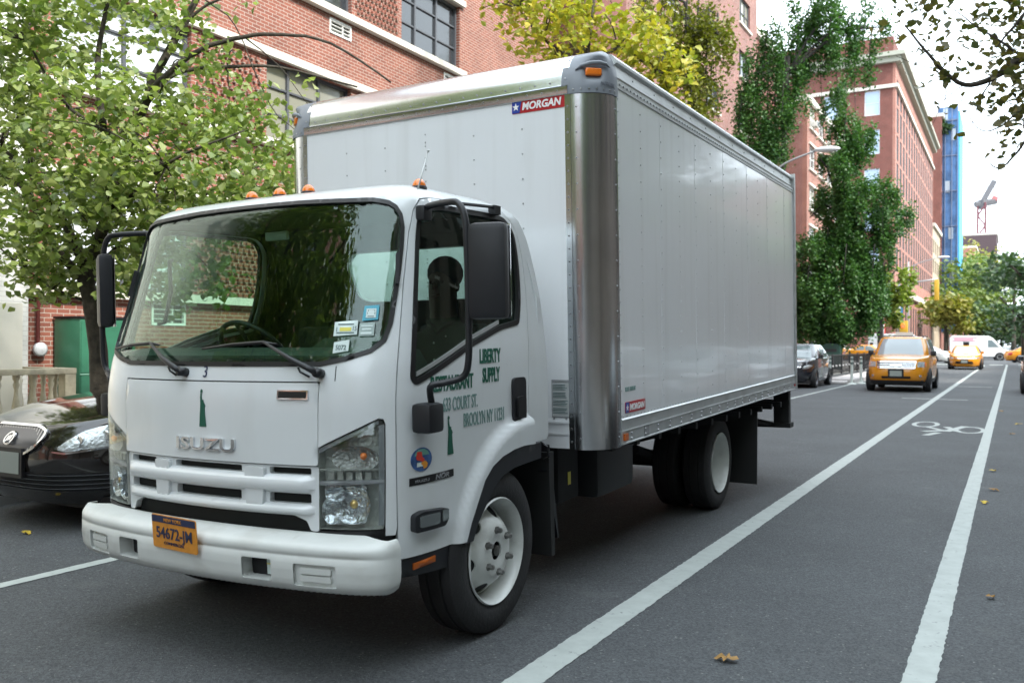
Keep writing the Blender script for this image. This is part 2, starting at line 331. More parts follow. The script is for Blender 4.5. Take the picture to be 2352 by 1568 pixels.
sheet('lane_line', -2.6, 26.0, -1.0, 26.16, .008, paint); sheet('lane_line', -1.9, 34.6, -.6, 34.8, .008, paint)
# bicycle symbol in the bike lane, read by riders coming towards the camera
def bike():
    V = []; Fc = []; 
    def ring(cx, cy, a, b, wd):
        n = 28; s = len(V)
        for k in range(n):
            t = 2*math.pi*k/n
            V.append((cx+a*math.cos(t), cy+b*math.sin(t), .005)); V.append((cx+(a-wd)*math.cos(t), cy+(b-wd*1.6)*math.sin(t), .005))
        for k in range(n): Fc.append((s+2*k, s+2*((k+1) % n), s+2*((k+1) % n)+1, s+2*k+1))
    def bar(p, q, wd):
        p, q = Vector((*p, 0)), Vector((*q, 0)); d = (q-p).normalized(); n = Vector((-d.y, d.x, 0))*wd/2; s = len(V)
        for u in (p-n, q-n, q+n, p+n): V.append((u.x, u.y, .005+.0005*len(Fc)/30))
        Fc.append((s, s+1, s+2, s+3))
    ring(-1.36, 17.7, .23, .62, .08); ring(-.62, 16.9, .25, .66, .08)
    bar((-1.32, 17.2), (-.95, 16.4), .10); bar((-.95, 16.4), (-.72, 17.6), .13); bar((-1.28, 16.2), (-.82, 16.75), .16); bar((-1.0, 17.3), (-.78, 16.5), .12); bar((-1.2, 15.5), (-1.05, 16.1), .12)
    o = mk('bicycle_symbol', V, Fc, paint); o['kind'] = 'structure'
bike()
# fallen leaves on the road
lv = [mat('dry leaf', (.30, .17, .05), .8, nscale=20, namt=.3), mat('yellow leaf', (.5, .36, .04), .7)]
def leaf(x, y, s, a, m):
    P = [(-.5, 0), (-.25, .22), (-.1, .2), (0, .42), (.12, .2), (.35, .25), (.5, 0), (.3, -.22), (.1, -.18), (0, -.4), (-.12, -.2), (-.35, -.2)]
    V = [(x, y, .02)]; c, sn = math.cos(a), math.sin(a)
    for i, (u, v) in enumerate(P): V.append((x+s*(u*c-v*sn), y+s*(u*sn+v*c), .006+.022*abs(math.sin(i*1.7))))
    o = mk('fallen_leaf', V, [(0, i+1, (i+1) % 12+1) for i in range(12)], m); return o
LV = [((1668, 1518), .115, 'large tan leaf lying on the asphalt between the bike lane lines, closest to the viewer'), ((2262, 1156), .10, 'brown curled leaf touching the outer edge of the right bike lane line'),
      ((2283, 1127), .11, 'orange leaf lying right of the bike lane line'), ((2280, 1083), .10, 'dark brown leaf farther along, right of the bike lane line'),
      ((2325, 998), .13, 'small dark leaf near the right kerb side of the road'), ((2340, 975), .14, 'yellow brown leaf at the right edge of the road'), ((2300, 945), .14, 'brown leaf farthest along beside the right line'),
      ((62, 1226), .10, 'yellow leaf lying on the road in front of the black sedan'), ((2275, 1375), .07, 'tiny tan leaf on the bare asphalt at lower right')]
for i, ((px, py), s, lb) in enumerate(LV):
    d = F_*FPX+RT*(px-1176)-UP*(py-784); k = -CH/d[2]
    tag(leaf(d[0]*k, d[1]*k, s, i*1.3, lv[i % 2 if i != 7 else 1]), lb, 'leaf', 'fallen leaves on the road')
# ================================================================ box truck
white = mat('white cab paint', (.66, .69, .70), .28, nscale=1.2, namt=.02, coat=.6)
boxw = mat('white box sheet', (.74, .76, .78), .22, nscale=.6, namt=.03, coat=.5, bump=.22, bscale=2.2)
plastw = mat('white bumper plastic', (.60, .62, .60), .42, nscale=3, namt=.06)
blackp = mat('black plastic', (.010, .011, .014), .46, nscale=6, namt=.2)
rubber = mat('tyre rubber', (.017, .017, .018), .75, nscale=8, namt=.25, bump=.2, bscale=60)
seal = mat('black window rubber', (.006, .006, .007), .45)
dark = mat('dark chassis steel', (.010, .011, .012), .7, nscale=6, namt=.4)
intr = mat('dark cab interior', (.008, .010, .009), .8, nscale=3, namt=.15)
dashm = mat('dashboard', (.05, .065, .055), .7, nscale=4, namt=.1)
alu = mat('aluminium trim', (.62, .64, .66), .20, metal=1, nscale=4, namt=.08, bump=.03, bscale=6)
alur = mat('aluminium rail', (.50, .52, .52), .38, metal=.65, nscale=5, namt=.10)
capm = mat('grey moulded cap', (.20, .22, .25), .38, nscale=3, namt=.05)
rivm = mat('rivet steel', (.38, .39, .40), .3, metal=.9)
chrome = mat('chrome', (.75, .76, .78), .09, metal=1)
amber = mat('amber lens', (.85, .20, .015), .18, coat=.6)
def streaks(m, amt, col=(.35, .33, .29), sc=(9, 9, .5), lo=.52, hi=.80):
    t = m.node_tree; b = t.nodes['Principled BSDF']; src = b.inputs['Base Color'].links[0].from_socket; co = t.nodes.new('ShaderNodeTexCoord')
    mp = t.nodes.new('ShaderNodeMapping'); mp.inputs['Scale'].default_value = sc; t.links.new(co.outputs['Object'], mp.inputs['Vector'])
    n = t.nodes.new('ShaderNodeTexNoise'); n.inputs['Scale'].default_value = 1; n.inputs['Detail'].default_value = 7; t.links.new(mp.outputs[0], n.inputs['Vector'])
    r = t.nodes.new('ShaderNodeMapRange'); r.inputs[1].default_value = lo; r.inputs[2].default_value = hi; r.inputs[4].default_value = amt; t.links.new(n.outputs['Fac'], r.inputs[0])
    x = t.nodes.new('ShaderNodeMixRGB'); x.inputs[2].default_value = (*col, 1); t.links.new(r.outputs[0], x.inputs[0]); t.links.new(src, x.inputs[1]); t.links.new(x.outputs[0], b.inputs['Base Color'])
streaks(boxw, .16); streaks(white, .16, sc=(6, 6, 2)); streaks(plastw, .35, sc=(5, 5, 9), lo=.55, hi=.75); streaks(alur, .5, (.25, .24, .22), sc=(4, 4, 8));
green = mat('green lettering', (.004, .09, .055), .5)
gface = mat('faded lettering', (.16, .27, .25), .6)
orange = mat('orange plate', (.62, .25, .03), .45, nscale=30, namt=.15)
navy = mat('dark blue print', (.02, .03, .08), .5)
scuff = mat('dull wheel white', (.58, .60, .58), .34, nscale=5, namt=.12, coat=.2)
streaks(scuff, .5, (.22, .21, .19), sc=(9, 9, 9))
def _rot(rx, ry, rz):
    return Matrix.Rotation(rz, 3, 'Z') @ Matrix.Rotation(ry, 3, 'Y') @ Matrix.Rotation(rx, 3, 'X')
TM = _rot(.0256, -.0104, .0051); TT = Vector((-3.2214, 3.7849, 0))
truck = empty('box_truck', TT, 0, 'large white box truck with green door lettering driving towards the viewer in the traffic lane', 'truck')
truck.rotation_euler = TM.to_euler()
def tl(P): return TM.transposed() @ (Vector(P)-TT)             # world -> truck
def unp(v): return TM.transposed() @ Vector(v)                 # level truck coordinates -> tilted body coordinates (wheels stay on the road)
_PL = [(-1.0, .60), (-1.0, -.1), (-1.0, -.35), (-.99, -.55), (-.955, -.70), (-.885, -.775), (-.78, -.822), (-.64, -.855), (-.32, -.905), (0, -.92)]
_PL = _PL+[(-x, y) for x, y in _PL[-2::-1]]
def _smooth(P, it=3):
    P = np.array(P, float)
    for _ in range(it):
        Q = [P[0]]
        for a, b in zip(P[:-1], P[1:]): Q += [a*.75+b*.25, a*.25+b*.75]
        Q.append(P[-1]); P = np.array(Q)
    return P
def mksurf(PL, Z, YO, SX, BK, yb):
    B = _smooth(PL); sl = np.concatenate([[0], np.cumsum(np.hypot(*np.diff(B, axis=0).T))]); sl -= sl[-1]/2
    def P(s, z):
        bx = np.interp(s, sl, B[:, 0]); by = np.interp(s, sl, B[:, 1]); yo = np.interp(z, Z, YO); sx = np.interp(z, Z, SX); bk = np.interp(z, Z, BK)
        q = np.clip((yb-by)/(yb+.92), 0, 1); zc = np.asarray(z, float); zc = np.where(zc > 2.10, 2.10+(zc-2.10)*.62, zc); return np.stack([bx*sx, by+yo*q-bk*(1-q), zc+0*bx], -1)
    def f(s, z, off=0.):
        s = np.asarray(s, float); z = np.asarray(z, float); p = P(s, z)
        if np.any(off):
            a = P(s+.01, z)-P(s-.01, z); b = P(s, z+.01)-P(s, z-.01); n = np.cross(a, b); n /= np.linalg.norm(n, axis=-1, keepdims=True)+1e-9
            p = p+n*(np.asarray(off)[..., None] if np.ndim(off) else off)
        return p
    return f, sl[-1]
_CZ = np.linspace(.3, 2.26, 99)
def _sm(Z, Y):
    v = np.interp(_CZ, Z, Y)
    for _ in range(2): v = np.convolve(np.pad(v, 1, 'edge'), [.25, .5, .25], 'valid')
    return v
S, SM = mksurf(_PL, _CZ, _sm([.4, .9, 1.2, 1.34, 1.40, 1.97, 2.08, 2.15, 2.20, 2.24, 2.26], [0, 0, .005, .03, .05, .235, .275, .33, .41, .54, .66]),
               _sm([.4, .9, 1.2, 1.34, 1.40, 1.97, 2.08, 2.15, 2.20, 2.24, 2.26], [.985, 1, 1, .995, .99, .925, .905, .872, .82, .73, .64]),
               _sm([.4, 1.65, 1.8, 1.9, 2.0, 2.08, 2.15, 2.2, 2.25], [0, .0, .03, .055, .09, .14, .22, .32, .5]), .54)
def mir(P): return [(-x, y) for x, y in P[::-1]]
def sym(P): return [(-x, y) for x, y in P[::-1] if x > 1e-6]+list(P)      # right half, from the axis outward ... callers close it
WS = [(0, 1.342), (.628, 1.343), (.749, 1.365), (.859, 1.398), (.918, 1.445), (.941, 1.517), (.953, 1.63), (.964, 1.745), (.972, 1.86), (.974, 1.95), (.962, 2.01), (.935, 2.048), (.896, 2.070), (.81, 2.086), (.361, 2.100), (0, 2.102)]
def inset(P, d):
    n = len(P); out = []
    A = np.array(P); ar = .5*sum(A[i, 0]*A[(i+1) % n, 1]-A[(i+1) % n, 0]*A[i, 1] for i in range(n)); sg = 1 if ar > 0 else -1
    for i in range(n):
        a, p, b = Vector(P[i-1]), Vector(P[i]), Vector(P[(i+1) % n]); e = ((p-a).normalized()+(b-p).normalized())
        e = e.normalized() if e.length > 1e-6 else (b-p).normalized(); q = Vector((-e.y, e.x))*sg*d; out.append(tuple(p+q))
    return out
wsfull = [(-x, y) for x, y in WS[:0:-1]]+WS[:-1]
wsfull = WS[:-1]+[(0, 2.102)]+[(-x, y) for x, y in WS[-2:0:-1]]
win = rnd([(1.049, 1.275), (1.080, 1.250), (1.502, 1.406), (1.663, 1.449), (1.795, 1.484), (2.008, 1.512), (2.028, 1.563), (2.100, 1.80), (2.15, 2.0), (2.11, 2.065), (2.031, 2.080), (1.278, 2.074), (1.109, 2.057), (1.06, 2.015), (1.046, 1.919), (1.042, 1.649)], .03, 3)
DF = [(.992, .506), (.990, .649), (.983, .9), (.983, 1.447), (.986, 1.688), (1.004, 1.925), (1.035, 2.03), (1.09, 2.085), (1.20, 2.102)]
DB = [(2.08, 2.128), (2.16, 2.10), (2.20, 2.02), (2.175, 1.85), (2.13, 1.65), (2.105, 1.447), (2.075, 1.2), (2.071, .959), (2.075, .88)]
arch = [(1.95, .886), (1.843, .880), (1.724, .859), (1.631, .825), (1.558, .769), (1.49, .667), (1.437, .586), (1.400, .506)]
door = DF+DB+arch
g_ = .005
# ---- cab skin with notches for doors, hood, lamps and grille
hl = [(.632, .640), (.632, .985), (.66, 1.0), (.905, 1.112), (.922, 1.108), (.930, 1.09), (.930, .66), (.925, .645)]
half = [(.634, 1.274), (.630, .99)]+[(.66, 1.006), (.905, 1.118), (.926, 1.114), (.935, 1.092), (.935, .615), (.983-g_, .615)]+[(x-g_, z) for x, z in DF[1:6]]+[(1.03, 2.036), (1.086, 2.092), (1.198, 2.108)]+\
       [(2.083, 2.134), (2.168, 2.105), (2.207, 2.022), (2.181, 1.85), (2.136, 1.65), (2.111, 1.447), (2.08, 1.2), (2.077, .959), (2.081, .876), (SM-.02, .880), (SM, .90), (SM, 2.25)]
outer = half+[(-x, z) for x, z in half[::-1]]
cab = panel('cab', S, outer, [wsfull], th=.02, step=.045, m=white, parent=truck, zs=(2.17, 2.19, 2.21, 2.225, 2.24))
def nochild(o): return o
# roof cap + back wall joined to a liner mesh
ss = np.linspace(-SM, SM, 90); rim = S(ss, 2.25+0*ss); cen = np.array([0, .0, 2.212]); V = []; Fc = []
for k in range(7):
    t = k/6; V += [tuple(cen*t+p*(1-t)+np.array([0, 0, .018*math.sin(t*math.pi/2)])) for p in rim]
n = len(ss)
for k in range(6): Fc += [(k*n+i, k*n+i+1, (k+1)*n+i+1, (k+1)*n+i) for i in range(n-1)]+[(k*n+n-1, k*n, (k+1)*n, (k+1)*n+n-1)]
roof = mk('roof', V, Fc, white, cab, True)
# dark liner (what shows in the gaps and inside the cab)
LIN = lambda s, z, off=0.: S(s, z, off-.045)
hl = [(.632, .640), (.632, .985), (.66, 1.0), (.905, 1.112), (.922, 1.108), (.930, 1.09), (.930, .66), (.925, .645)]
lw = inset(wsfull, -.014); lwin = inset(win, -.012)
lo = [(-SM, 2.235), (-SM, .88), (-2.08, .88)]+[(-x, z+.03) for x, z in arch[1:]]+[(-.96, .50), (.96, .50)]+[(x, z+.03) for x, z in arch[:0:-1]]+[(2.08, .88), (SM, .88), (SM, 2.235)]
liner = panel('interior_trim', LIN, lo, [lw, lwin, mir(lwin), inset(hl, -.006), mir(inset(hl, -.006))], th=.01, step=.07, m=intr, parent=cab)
# back wall with rear window
yb = .565; _bk = lambda z: np.interp(z, [1.65, 1.8, 1.9, 2.0, 2.08, 2.15], [0, .03, .055, .09, .14, .20])
def bw(s, z, off=0.): s = np.asarray(s, float); z = np.asarray(z, float); return np.stack([-s, yb+off-_bk(z), z], -1)
rw = rnd([(-.29, 1.67), (.29, 1.67), (.34, 1.94), (-.34, 1.94)], .06)
rw = rnd([(-.60, 1.70), (-.55, 1.665), (.18, 1.665), (.26, 1.70), (.30, 1.90), (.24, 1.955), (-.56, 1.955), (-.62, 1.93)], .04)
bp = [(-.985, .95), (.985, .95), (.975, 1.65), (.92, 1.97), (.88, 2.08), (.80, 2.15), (-.80, 2.15), (-.88, 2.08), (-.92, 1.97), (-.975, 1.65)]
panel('back_wall', bw, bp, [rw], th=.03, step=.08, m=[white], parent=cab, smooth=False)
panel('rear_window', bw, inset(rw, .0), off=-.01, th=.004, step=.08, m=glass('clear glass', (.92, .97, .95), .4), parent=cab, smooth=False)
bi = lambda s, z, off=0.: bw(s, z, off-.04)
panel('interior_trim', bi, [(-.95, .95), (.95, .95), (.95, 1.65), (.89, 1.97), (.84, 2.10), (.78, 2.16), (-.78, 2.16), (-.84, 2.10), (-.89, 1.97), (-.95, 1.65)], [inset(rw, -.004)], th=.01, step=.08, m=intr, parent=cab, smooth=False)
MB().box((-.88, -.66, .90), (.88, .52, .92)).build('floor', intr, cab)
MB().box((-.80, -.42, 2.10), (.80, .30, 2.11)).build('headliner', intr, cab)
# ---- hood, grille
hood = panel('hood', S, rnd([(-.627, .911), (.627, .911), (.629, 1.268), (-.629, 1.268)], .012), th=.02, step=.05, m=white, parent=cab)
slots = []
for z0, z1, w0, w1, v0, v1 in ((.868, .898, .216, .216, .372, .588), (.742, .786, .212, .212, .372, .588)):
    slots += [rnd([(-w0, z0), (w0, z0), (w0, z1), (-w0, z1)], .008, 2)]
    for sg in (1, -1):
        q = [(v0, z0), (v1, z0), (v1, z1), (v0, z1)]; slots.append(rnd(q if sg > 0 else mir(q), .008, 2))
go = [(-.626, .625), (-.585, .625), (-.565, .668), (-.50, .690), (.50, .690), (.565, .668), (.585, .625), (.626, .625), (.626, .9055), (-.626, .9055)]
gr = panel('grille', S, rnd(go, .01, 2), slots, off=-.012, th=.03, step=.04, m=white, parent=cab)
_bz = np.linspace(0, 1, 9)
def barS(z0, z1, h):
    def f(s, z, off=0.):
        t = np.clip((np.asarray(z)-z0)/(z1-z0), 0, 1); e = h*np.sqrt(np.clip(1-(2*t-1)**2, 0, 1)); e = e*np.clip((.605-np.abs(s))/.03, 0, 1)
        return S(s, z, -.012+off+(e if np.ndim(off) == 0 and off >= 0 else 0))
    return f
for z0, z1, hh in ((.788, .866, .035), (.692, .740, .03), ):
    panel('grille_bar', barS(z0, z1, hh), [(-.612, z0), (.612, z0), (.612, z1), (-.612, z1)], off=0, th=.001, step=.04, m=white, parent=gr, zs=[z0+(z1-z0)*t for t in (.05, .12, .25, .4, .6, .75, .88, .95)])
for sx in (-.30, .30):
    panel('grille_bar', S, rnd([(sx-.045, .72), (sx+.045, .72), (sx+.055, .896), (sx-.055, .896)], .015, 2), off=.008, th=.03, step=.03, m=white, parent=gr)
panel('lower_intake', S, [(-.63, .60), (.63, .60), (.63, .90), (-.63, .90)], off=-.05, th=.005, step=.1, m=seal, parent=cab)
# ---- windshield
wg = glass('windshield glass', (.76, .88, .82), .50, rough=.0)
ws = panel('windshield', S, inset(wsfull, .018), off=-.006, th=.003, step=.025, m=wg, parent=cab)
panel('window_seal', S, inset(wsfull, -.004), [inset(wsfull, .016)], off=.005, th=.02, step=.02, m=seal, parent=ws)
fr = inset(wsfull, .016); fi = [(x*.965 if abs(x) > .9 else x, min(max(z, 1.372+max(0, abs(x)-.62)*.34), 2.078)) for x, z in inset(wsfull, .024)]
fi = inset(wsfull, .024); fi = [(x, max(z, 1.376)) if abs(x) < .64 else (x, z+.006) for x, z in fi]
panel('frit_band', S, fr, [fi], off=-.011, th=.001, step=.025, m=seal, parent=ws)
# sun shade band at the top of the windshield
# stickers low on the driver's side
st = mat('sticker paper', (.62, .72, .70), .6); stb = mat('blue sticker', (.08, .38, .50), .6); sty = mat('sticker print yellow', (.72, .65, .12), .6); stk = mat('sticker print grey', (.10, .16, .16), .6)
def sticker(P, m, marks):
    o = panel('sticker', S, P, off=.0045, th=.002, step=.05, m=m, parent=ws)
    for k, (q, mm) in enumerate(marks): panel('sticker_print', S, q, off=.0062, th=.001, step=.05, m=mm, parent=ws)
def rct(a, b, c, d): return [(a, b), (c, b), (c, d), (a, d)]
sticker([(.677, 1.468), (.789, 1.474), (.788, 1.535), (.676, 1.529)], st, [(rct(.695, 1.516, .77, 1.521), stk), (rct(.705, 1.489, .76, 1.505), sty), (rct(.69, 1.479, .775, 1.484), stk)])
text('sticker_print', '1', .02, S, .683, 1.488, stk, ws, off=.0065); text('sticker_print', '15', .02, S, .764, 1.49, stk, ws, off=.0065, sx=.8)
sticker([(.797, 1.466), (.866, 1.468), (.866, 1.524), (.797, 1.522)], mat('grey sticker', (.35, .44, .42), .6), [(rct(.805, 1.507, .858, 1.513), st), (rct(.81, 1.492, .852, 1.500), st), (rct(.805, 1.474, .855, 1.484), st)])
sticker([(.806, 1.532), (.878, 1.537), (.880, 1.601), (.812, 1.597)], stb, [(rct(.823, 1.545, .868, 1.585), st), (rct(.83, 1.573, .862, 1.579), stk), (rct(.828, 1.560, .864, 1.569), stk), (rct(.83, 1.549, .86, 1.553), stk)])
sticker([(.684, 1.394), (.757, 1.404), (.757, 1.452), (.684, 1.441)], st, [])
text('sticker_print', '5072', .022, S, .694, 1.408, stk, ws, off=.0065, sx=.85)
# ---- wipers
def wiper(sx):
    def p(s, z, o=.03): return tuple(S(s, z, o))
    o = MB().tube([p(sx, 1.308, .0), p(sx, 1.308, .045)], .021, 12).tube([p(sx, 1.308), p(sx-.05, 1.328, .04), p(sx-.14, 1.362, .04), p(sx-.316, 1.443, .022)], [.017, .014, .011, .006], 8)
    o.tube([p(sx-.045, 1.292, .02), p(sx-.09, 1.312, .025), p(sx-.10, 1.33, .03)], .005, 6)
    w_ = o.build('wiper', blackp, cab, True)
    MB().tube([p(sx-.688, 1.414, .012), p(sx-.5, 1.432, .014), p(sx-.32, 1.440, .016), p(sx-.24, 1.432, .012)], [.005, .008, .009, .005], 6).build('wiper_blade', seal, w_, True)
wiper(.637); wiper(-.142)
# ---- headlights
clear = glass('lamp lens', (.93, .95, .95), .45); refl = mat('lamp reflector', (.62, .64, .66), .16, metal=1, bump=.9, bscale=30); lampd = mat('lamp housing', (.46, .47, .43), .30, metal=.35, bump=.5, bscale=45)
def lamp(sg):
    q = lambda P: P if sg > 0 else mir(P)
    h = panel('headlight', S, q(hl[::-1][::-1] if 0 else rnd(hl, .008, 2)), off=-.055, th=.01, step=.05, m=lampd, parent=cab)
    # side walls of the bucket
    P = dens(hl, .03); V = [tuple(S(sg*x, z, -.002)) for x, z in P]+[tuple(S(sg*x, z, -.055)) for x, z in P]; k = len(P)
    mk('bucket', V, [(i, (i+1) % k, k+(i+1) % k, k+i) for i in range(k)], lampd, h)
    # lower main reflector: a bowl
    def bowl(s0, z0, rs, rz, dep, mm, nm='reflector', lev=-.012, turn=14):
        V = []; Fc = []; m_ = 8; n_ = 28
        for i in range(m_+1):
            t = i/m_
            for j in range(n_):
                a = 2*math.pi*j/n_; V.append(tuple(S(sg*(s0+rs*t*math.cos(a)), z0+rz*t*math.sin(a), lev-dep*(1-t*t))))
        for i in range(m_):
            Fc += [(i*n_+j, i*n_+(j+1) % n_, (i+1)*n_+(j+1) % n_, (i+1)*n_+j) for j in range(n_)]
        mk(nm, V, Fc, mm, h, True)
    panel('reflector', S, q(rnd([(.642, .652), (.642, .828), (.84, .832), (.865, .74), (.84, .66)], .02)), off=-.035, th=.004, step=.03, m=refl, parent=h)
    bowl(.785, .745, .085, .082, .045, refl)
    bowl(.69, .72, .05, .06, .03, refl); bowl(.71, .79, .055, .03, .025, refl)
    MB().sphere(tuple(S(sg*.785, .745, -.04)), .02, 10).build('bulb', mat('lamp bulb', (.8, .55, .2), .1, metal=.6), h, True)
    bowl(.80, .945, .11, .055, .03, mat('turn reflector', (.40, .40, .38), .22, metal=.9, bump=1, bscale=60))
    MB().sphere(tuple(S(sg*.835, .955, -.02)), (.016, .016, .016), 10).build('bulb', amber, h, True)
    for k in range(5): panel('reflector', S, q(rct(.66+k*.045, .85, .69+k*.045, .885)), off=-.03, th=.01, step=.05, m=lampd, parent=h)
    panel('divider', S, q([(.634, .829), (.93, .842), (.93, .856), (.634, .845)]), off=-.003, th=.03, step=.05, m=mat('lamp strip', (.27, .28, .29), .25, metal=.2), parent=h)
    panel('divider', S, q([(.634, .893), (.93, .90), (.93, .905), (.634, .898)]), off=-.006, th=.01, step=.05, m=lampd, parent=h)
    panel('lens_frame', S, q([(.905, .66), (.93, .66), (.93, 1.09), (.905, 1.085)]), off=-.006, th=.02, step=.05, m=mat('lamp strip', (.27, .28, .29), .25, metal=.2), parent=h)
    panel('lens_frame', S, q([(.632, .985), (.66, 1.0), (.905, 1.112), (.905, 1.092), (.66, .980), (.632, .965)]), off=-.006, th=.02, step=.05, m=mat('lamp strip', (.27, .28, .29), .25, metal=.2), parent=h)
    panel('lens', S, q(inset(hl, .003)), off=-.001, th=.003, step=.06, m=clear, parent=h)
lamp(1); lamp(-1)
panel('lamp_surround', S, [(-.96, .600), (.96, .600), (.985, .640), (.94, .640), (.63, .630), (.60, .618), (-.60, .618), (-.63, .630), (-.94, .640), (-.985, .640)], off=-.004, th=.03, step=.06, m=seal, parent=cab)
# ---- bumper
_BP = [(-1.0, -.775), (-1.0, -.83), (-.965, -.88), (-.86, -.935), (-.64, -.99), (-.32, -1.035), (0, -1.045)]; _BP = _BP+[(-x, y) for x, y in _BP[-2::-1]]
_bB = _smooth(_BP, 3); _bs = np.concatenate([[0], np.cumsum(np.hypot(*np.diff(_bB, axis=0).T))]); _bs -= _bs[-1]/2; BM = _bs[-1]
_bn = np.gradient(_bB, axis=0); _bn = np.stack([_bn[:, 1], -_bn[:, 0]], 1); _bn /= np.linalg.norm(_bn, axis=1, keepdims=True)
_pz = [.385, .395, .41, .44, .50, .552, .558, .565, .592, .605, .615, .622, .627]; _po = [-.10, -.05, -.022, -.006, 0, -.004, -.010, -.004, -.010, -.028, -.055, -.085, -.13]
def SB(s, z, off=0.):
    s = np.asarray(s, float); z = np.asarray(z, float); o = np.interp(z, _pz, _po); o = np.where(z > .53, o*(1-.85*np.clip((np.abs(s)-BM+.20)/.14, 0, 1)), o)+off
    zz = z-.012*np.clip(np.abs(s)/BM, 0, 1)**2
    return np.stack([np.interp(s, _bs, _bB[:, 0])+np.interp(s, _bs, _bn[:, 0])*o, np.interp(s, _bs, _bB[:, 1])+np.interp(s, _bs, _bn[:, 1])*o, zz], -1)
def pk(a, b, c, d): return rnd([(a, b), (c, b), (c, d), (a, d)], .01, 2)
P1, P2 = pk(.335, .440, .49, .532), pk(.60, .430, .80, .525)
bump = panel('bumper', SB, [(-BM, .387), (BM, .387), (BM, .6265), (-BM, .6265)], [P1, mir(P1), P2, mir(P2)], th=.012, step=.03, m=plastw, parent=truck, zs=_pz)
for sg in (1, -1):
    q = lambda P: P if sg > 0 else mir(P)
    for P, d, mm in ((P1, .07, seal), (P2, .018, plastw)):
        Q = dens(P, .03); k = len(Q); V = [tuple(SB(sg*x, z, -.004)) for x, z in Q]+[tuple(SB(sg*x, z, -d)) for x, z in Q]
        mk('pocket', V, [(i, (i+1) % k, k+(i+1) % k, k+i) for i in range(k)], plastw, bump)
        panel('pocket', SB, q(P), off=-d, th=.004, step=.04, m=mm, parent=bump)
    for z0 in (.450, .483): panel('fog_lamp_blank', SB, q(rnd(rct(.63, z0, .775, z0+.026), .006, 2)), off=-.006, th=.012, step=.04, m=plastw, parent=bump)
sk = panel('warning_sticker', SB, rct(.425, .447, .478, .527), off=-.060, th=.002, step=.05, m=st, parent=bump); 
panel('warning_sticker', SB, rct(.427, .492, .476, .496), off=-.058, th=.002, step=.05, m=sty, parent=bump)
# licence plate
pl = flat(tuple(SB(-.195, .523, .012)), (1, -.05, -.02), (-.0, -.06, 1))
plate = panel('licence_plate', pl, rnd(rct(0, 0, .305, .152), .012), th=.004, step=9, m=orange, parent=bump, smooth=False)
panel('plate_top', pl, rct(.004, .118, .301, .148), off=.002, th=.002, step=9, m=navy, parent=plate, smooth=False)
text('plate_text', 'NEW YORK', .016, pl, .09, .125, orange, plate, off=.004, width=.12)
text('plate_text', '54672-JM', .052, pl, .03, .048, navy, plate, off=.003, width=.245, bold=.01)
text('plate_text', 'COMMERCIAL', .014, pl, .08, .02, navy, plate, off=.003, width=.14)
# ---- letters and badges on the front
text('badge', 'ISUZU', .055, S, -.182, .958, chrome, hood, off=.012, th=.012, bold=.022, width=.375)
text('fleet_number', '3', .055, S, -.028, 1.288, navy, cab, off=.003, sx=.9)
def figure(s0, z0, h, m, parent):
    P = [(-.13, 0), (.13, 0), (.09, .28), (.07, .50), (.10, .56), (.06, .62), (.03, .66), (.03, .71), (-.03, .72), (-.05, .80), (-.06, .90), (-.03, .93), (-.04, .975), (-.09, 1.0), (-.11, .94), (-.10, .90), (-.10, .78), (-.09, .64), (-.09, .50), (-.11, .30)]
    return panel('statue_decal', S, [(s0+x*h, z0+y*h) for x, y in P], off=.003, th=.002, step=.05, m=m, parent=parent)
figure(-.01, 1.062, .172, green, hood)
b_ = panel('badge', S, rct(.425, 1.196, .582, 1.236), off=.008, th=.010, step=.05, m=chrome, parent=hood)
panel('badge', S, rct(.433, 1.202, .574, 1.230), off=.010, th=.004, step=.05, m=seal, parent=hood)
panel('front_seam', S, rct(.705, 1.276, .709, 1.34), off=.001, th=.002, step=.05, m=intr, parent=cab)
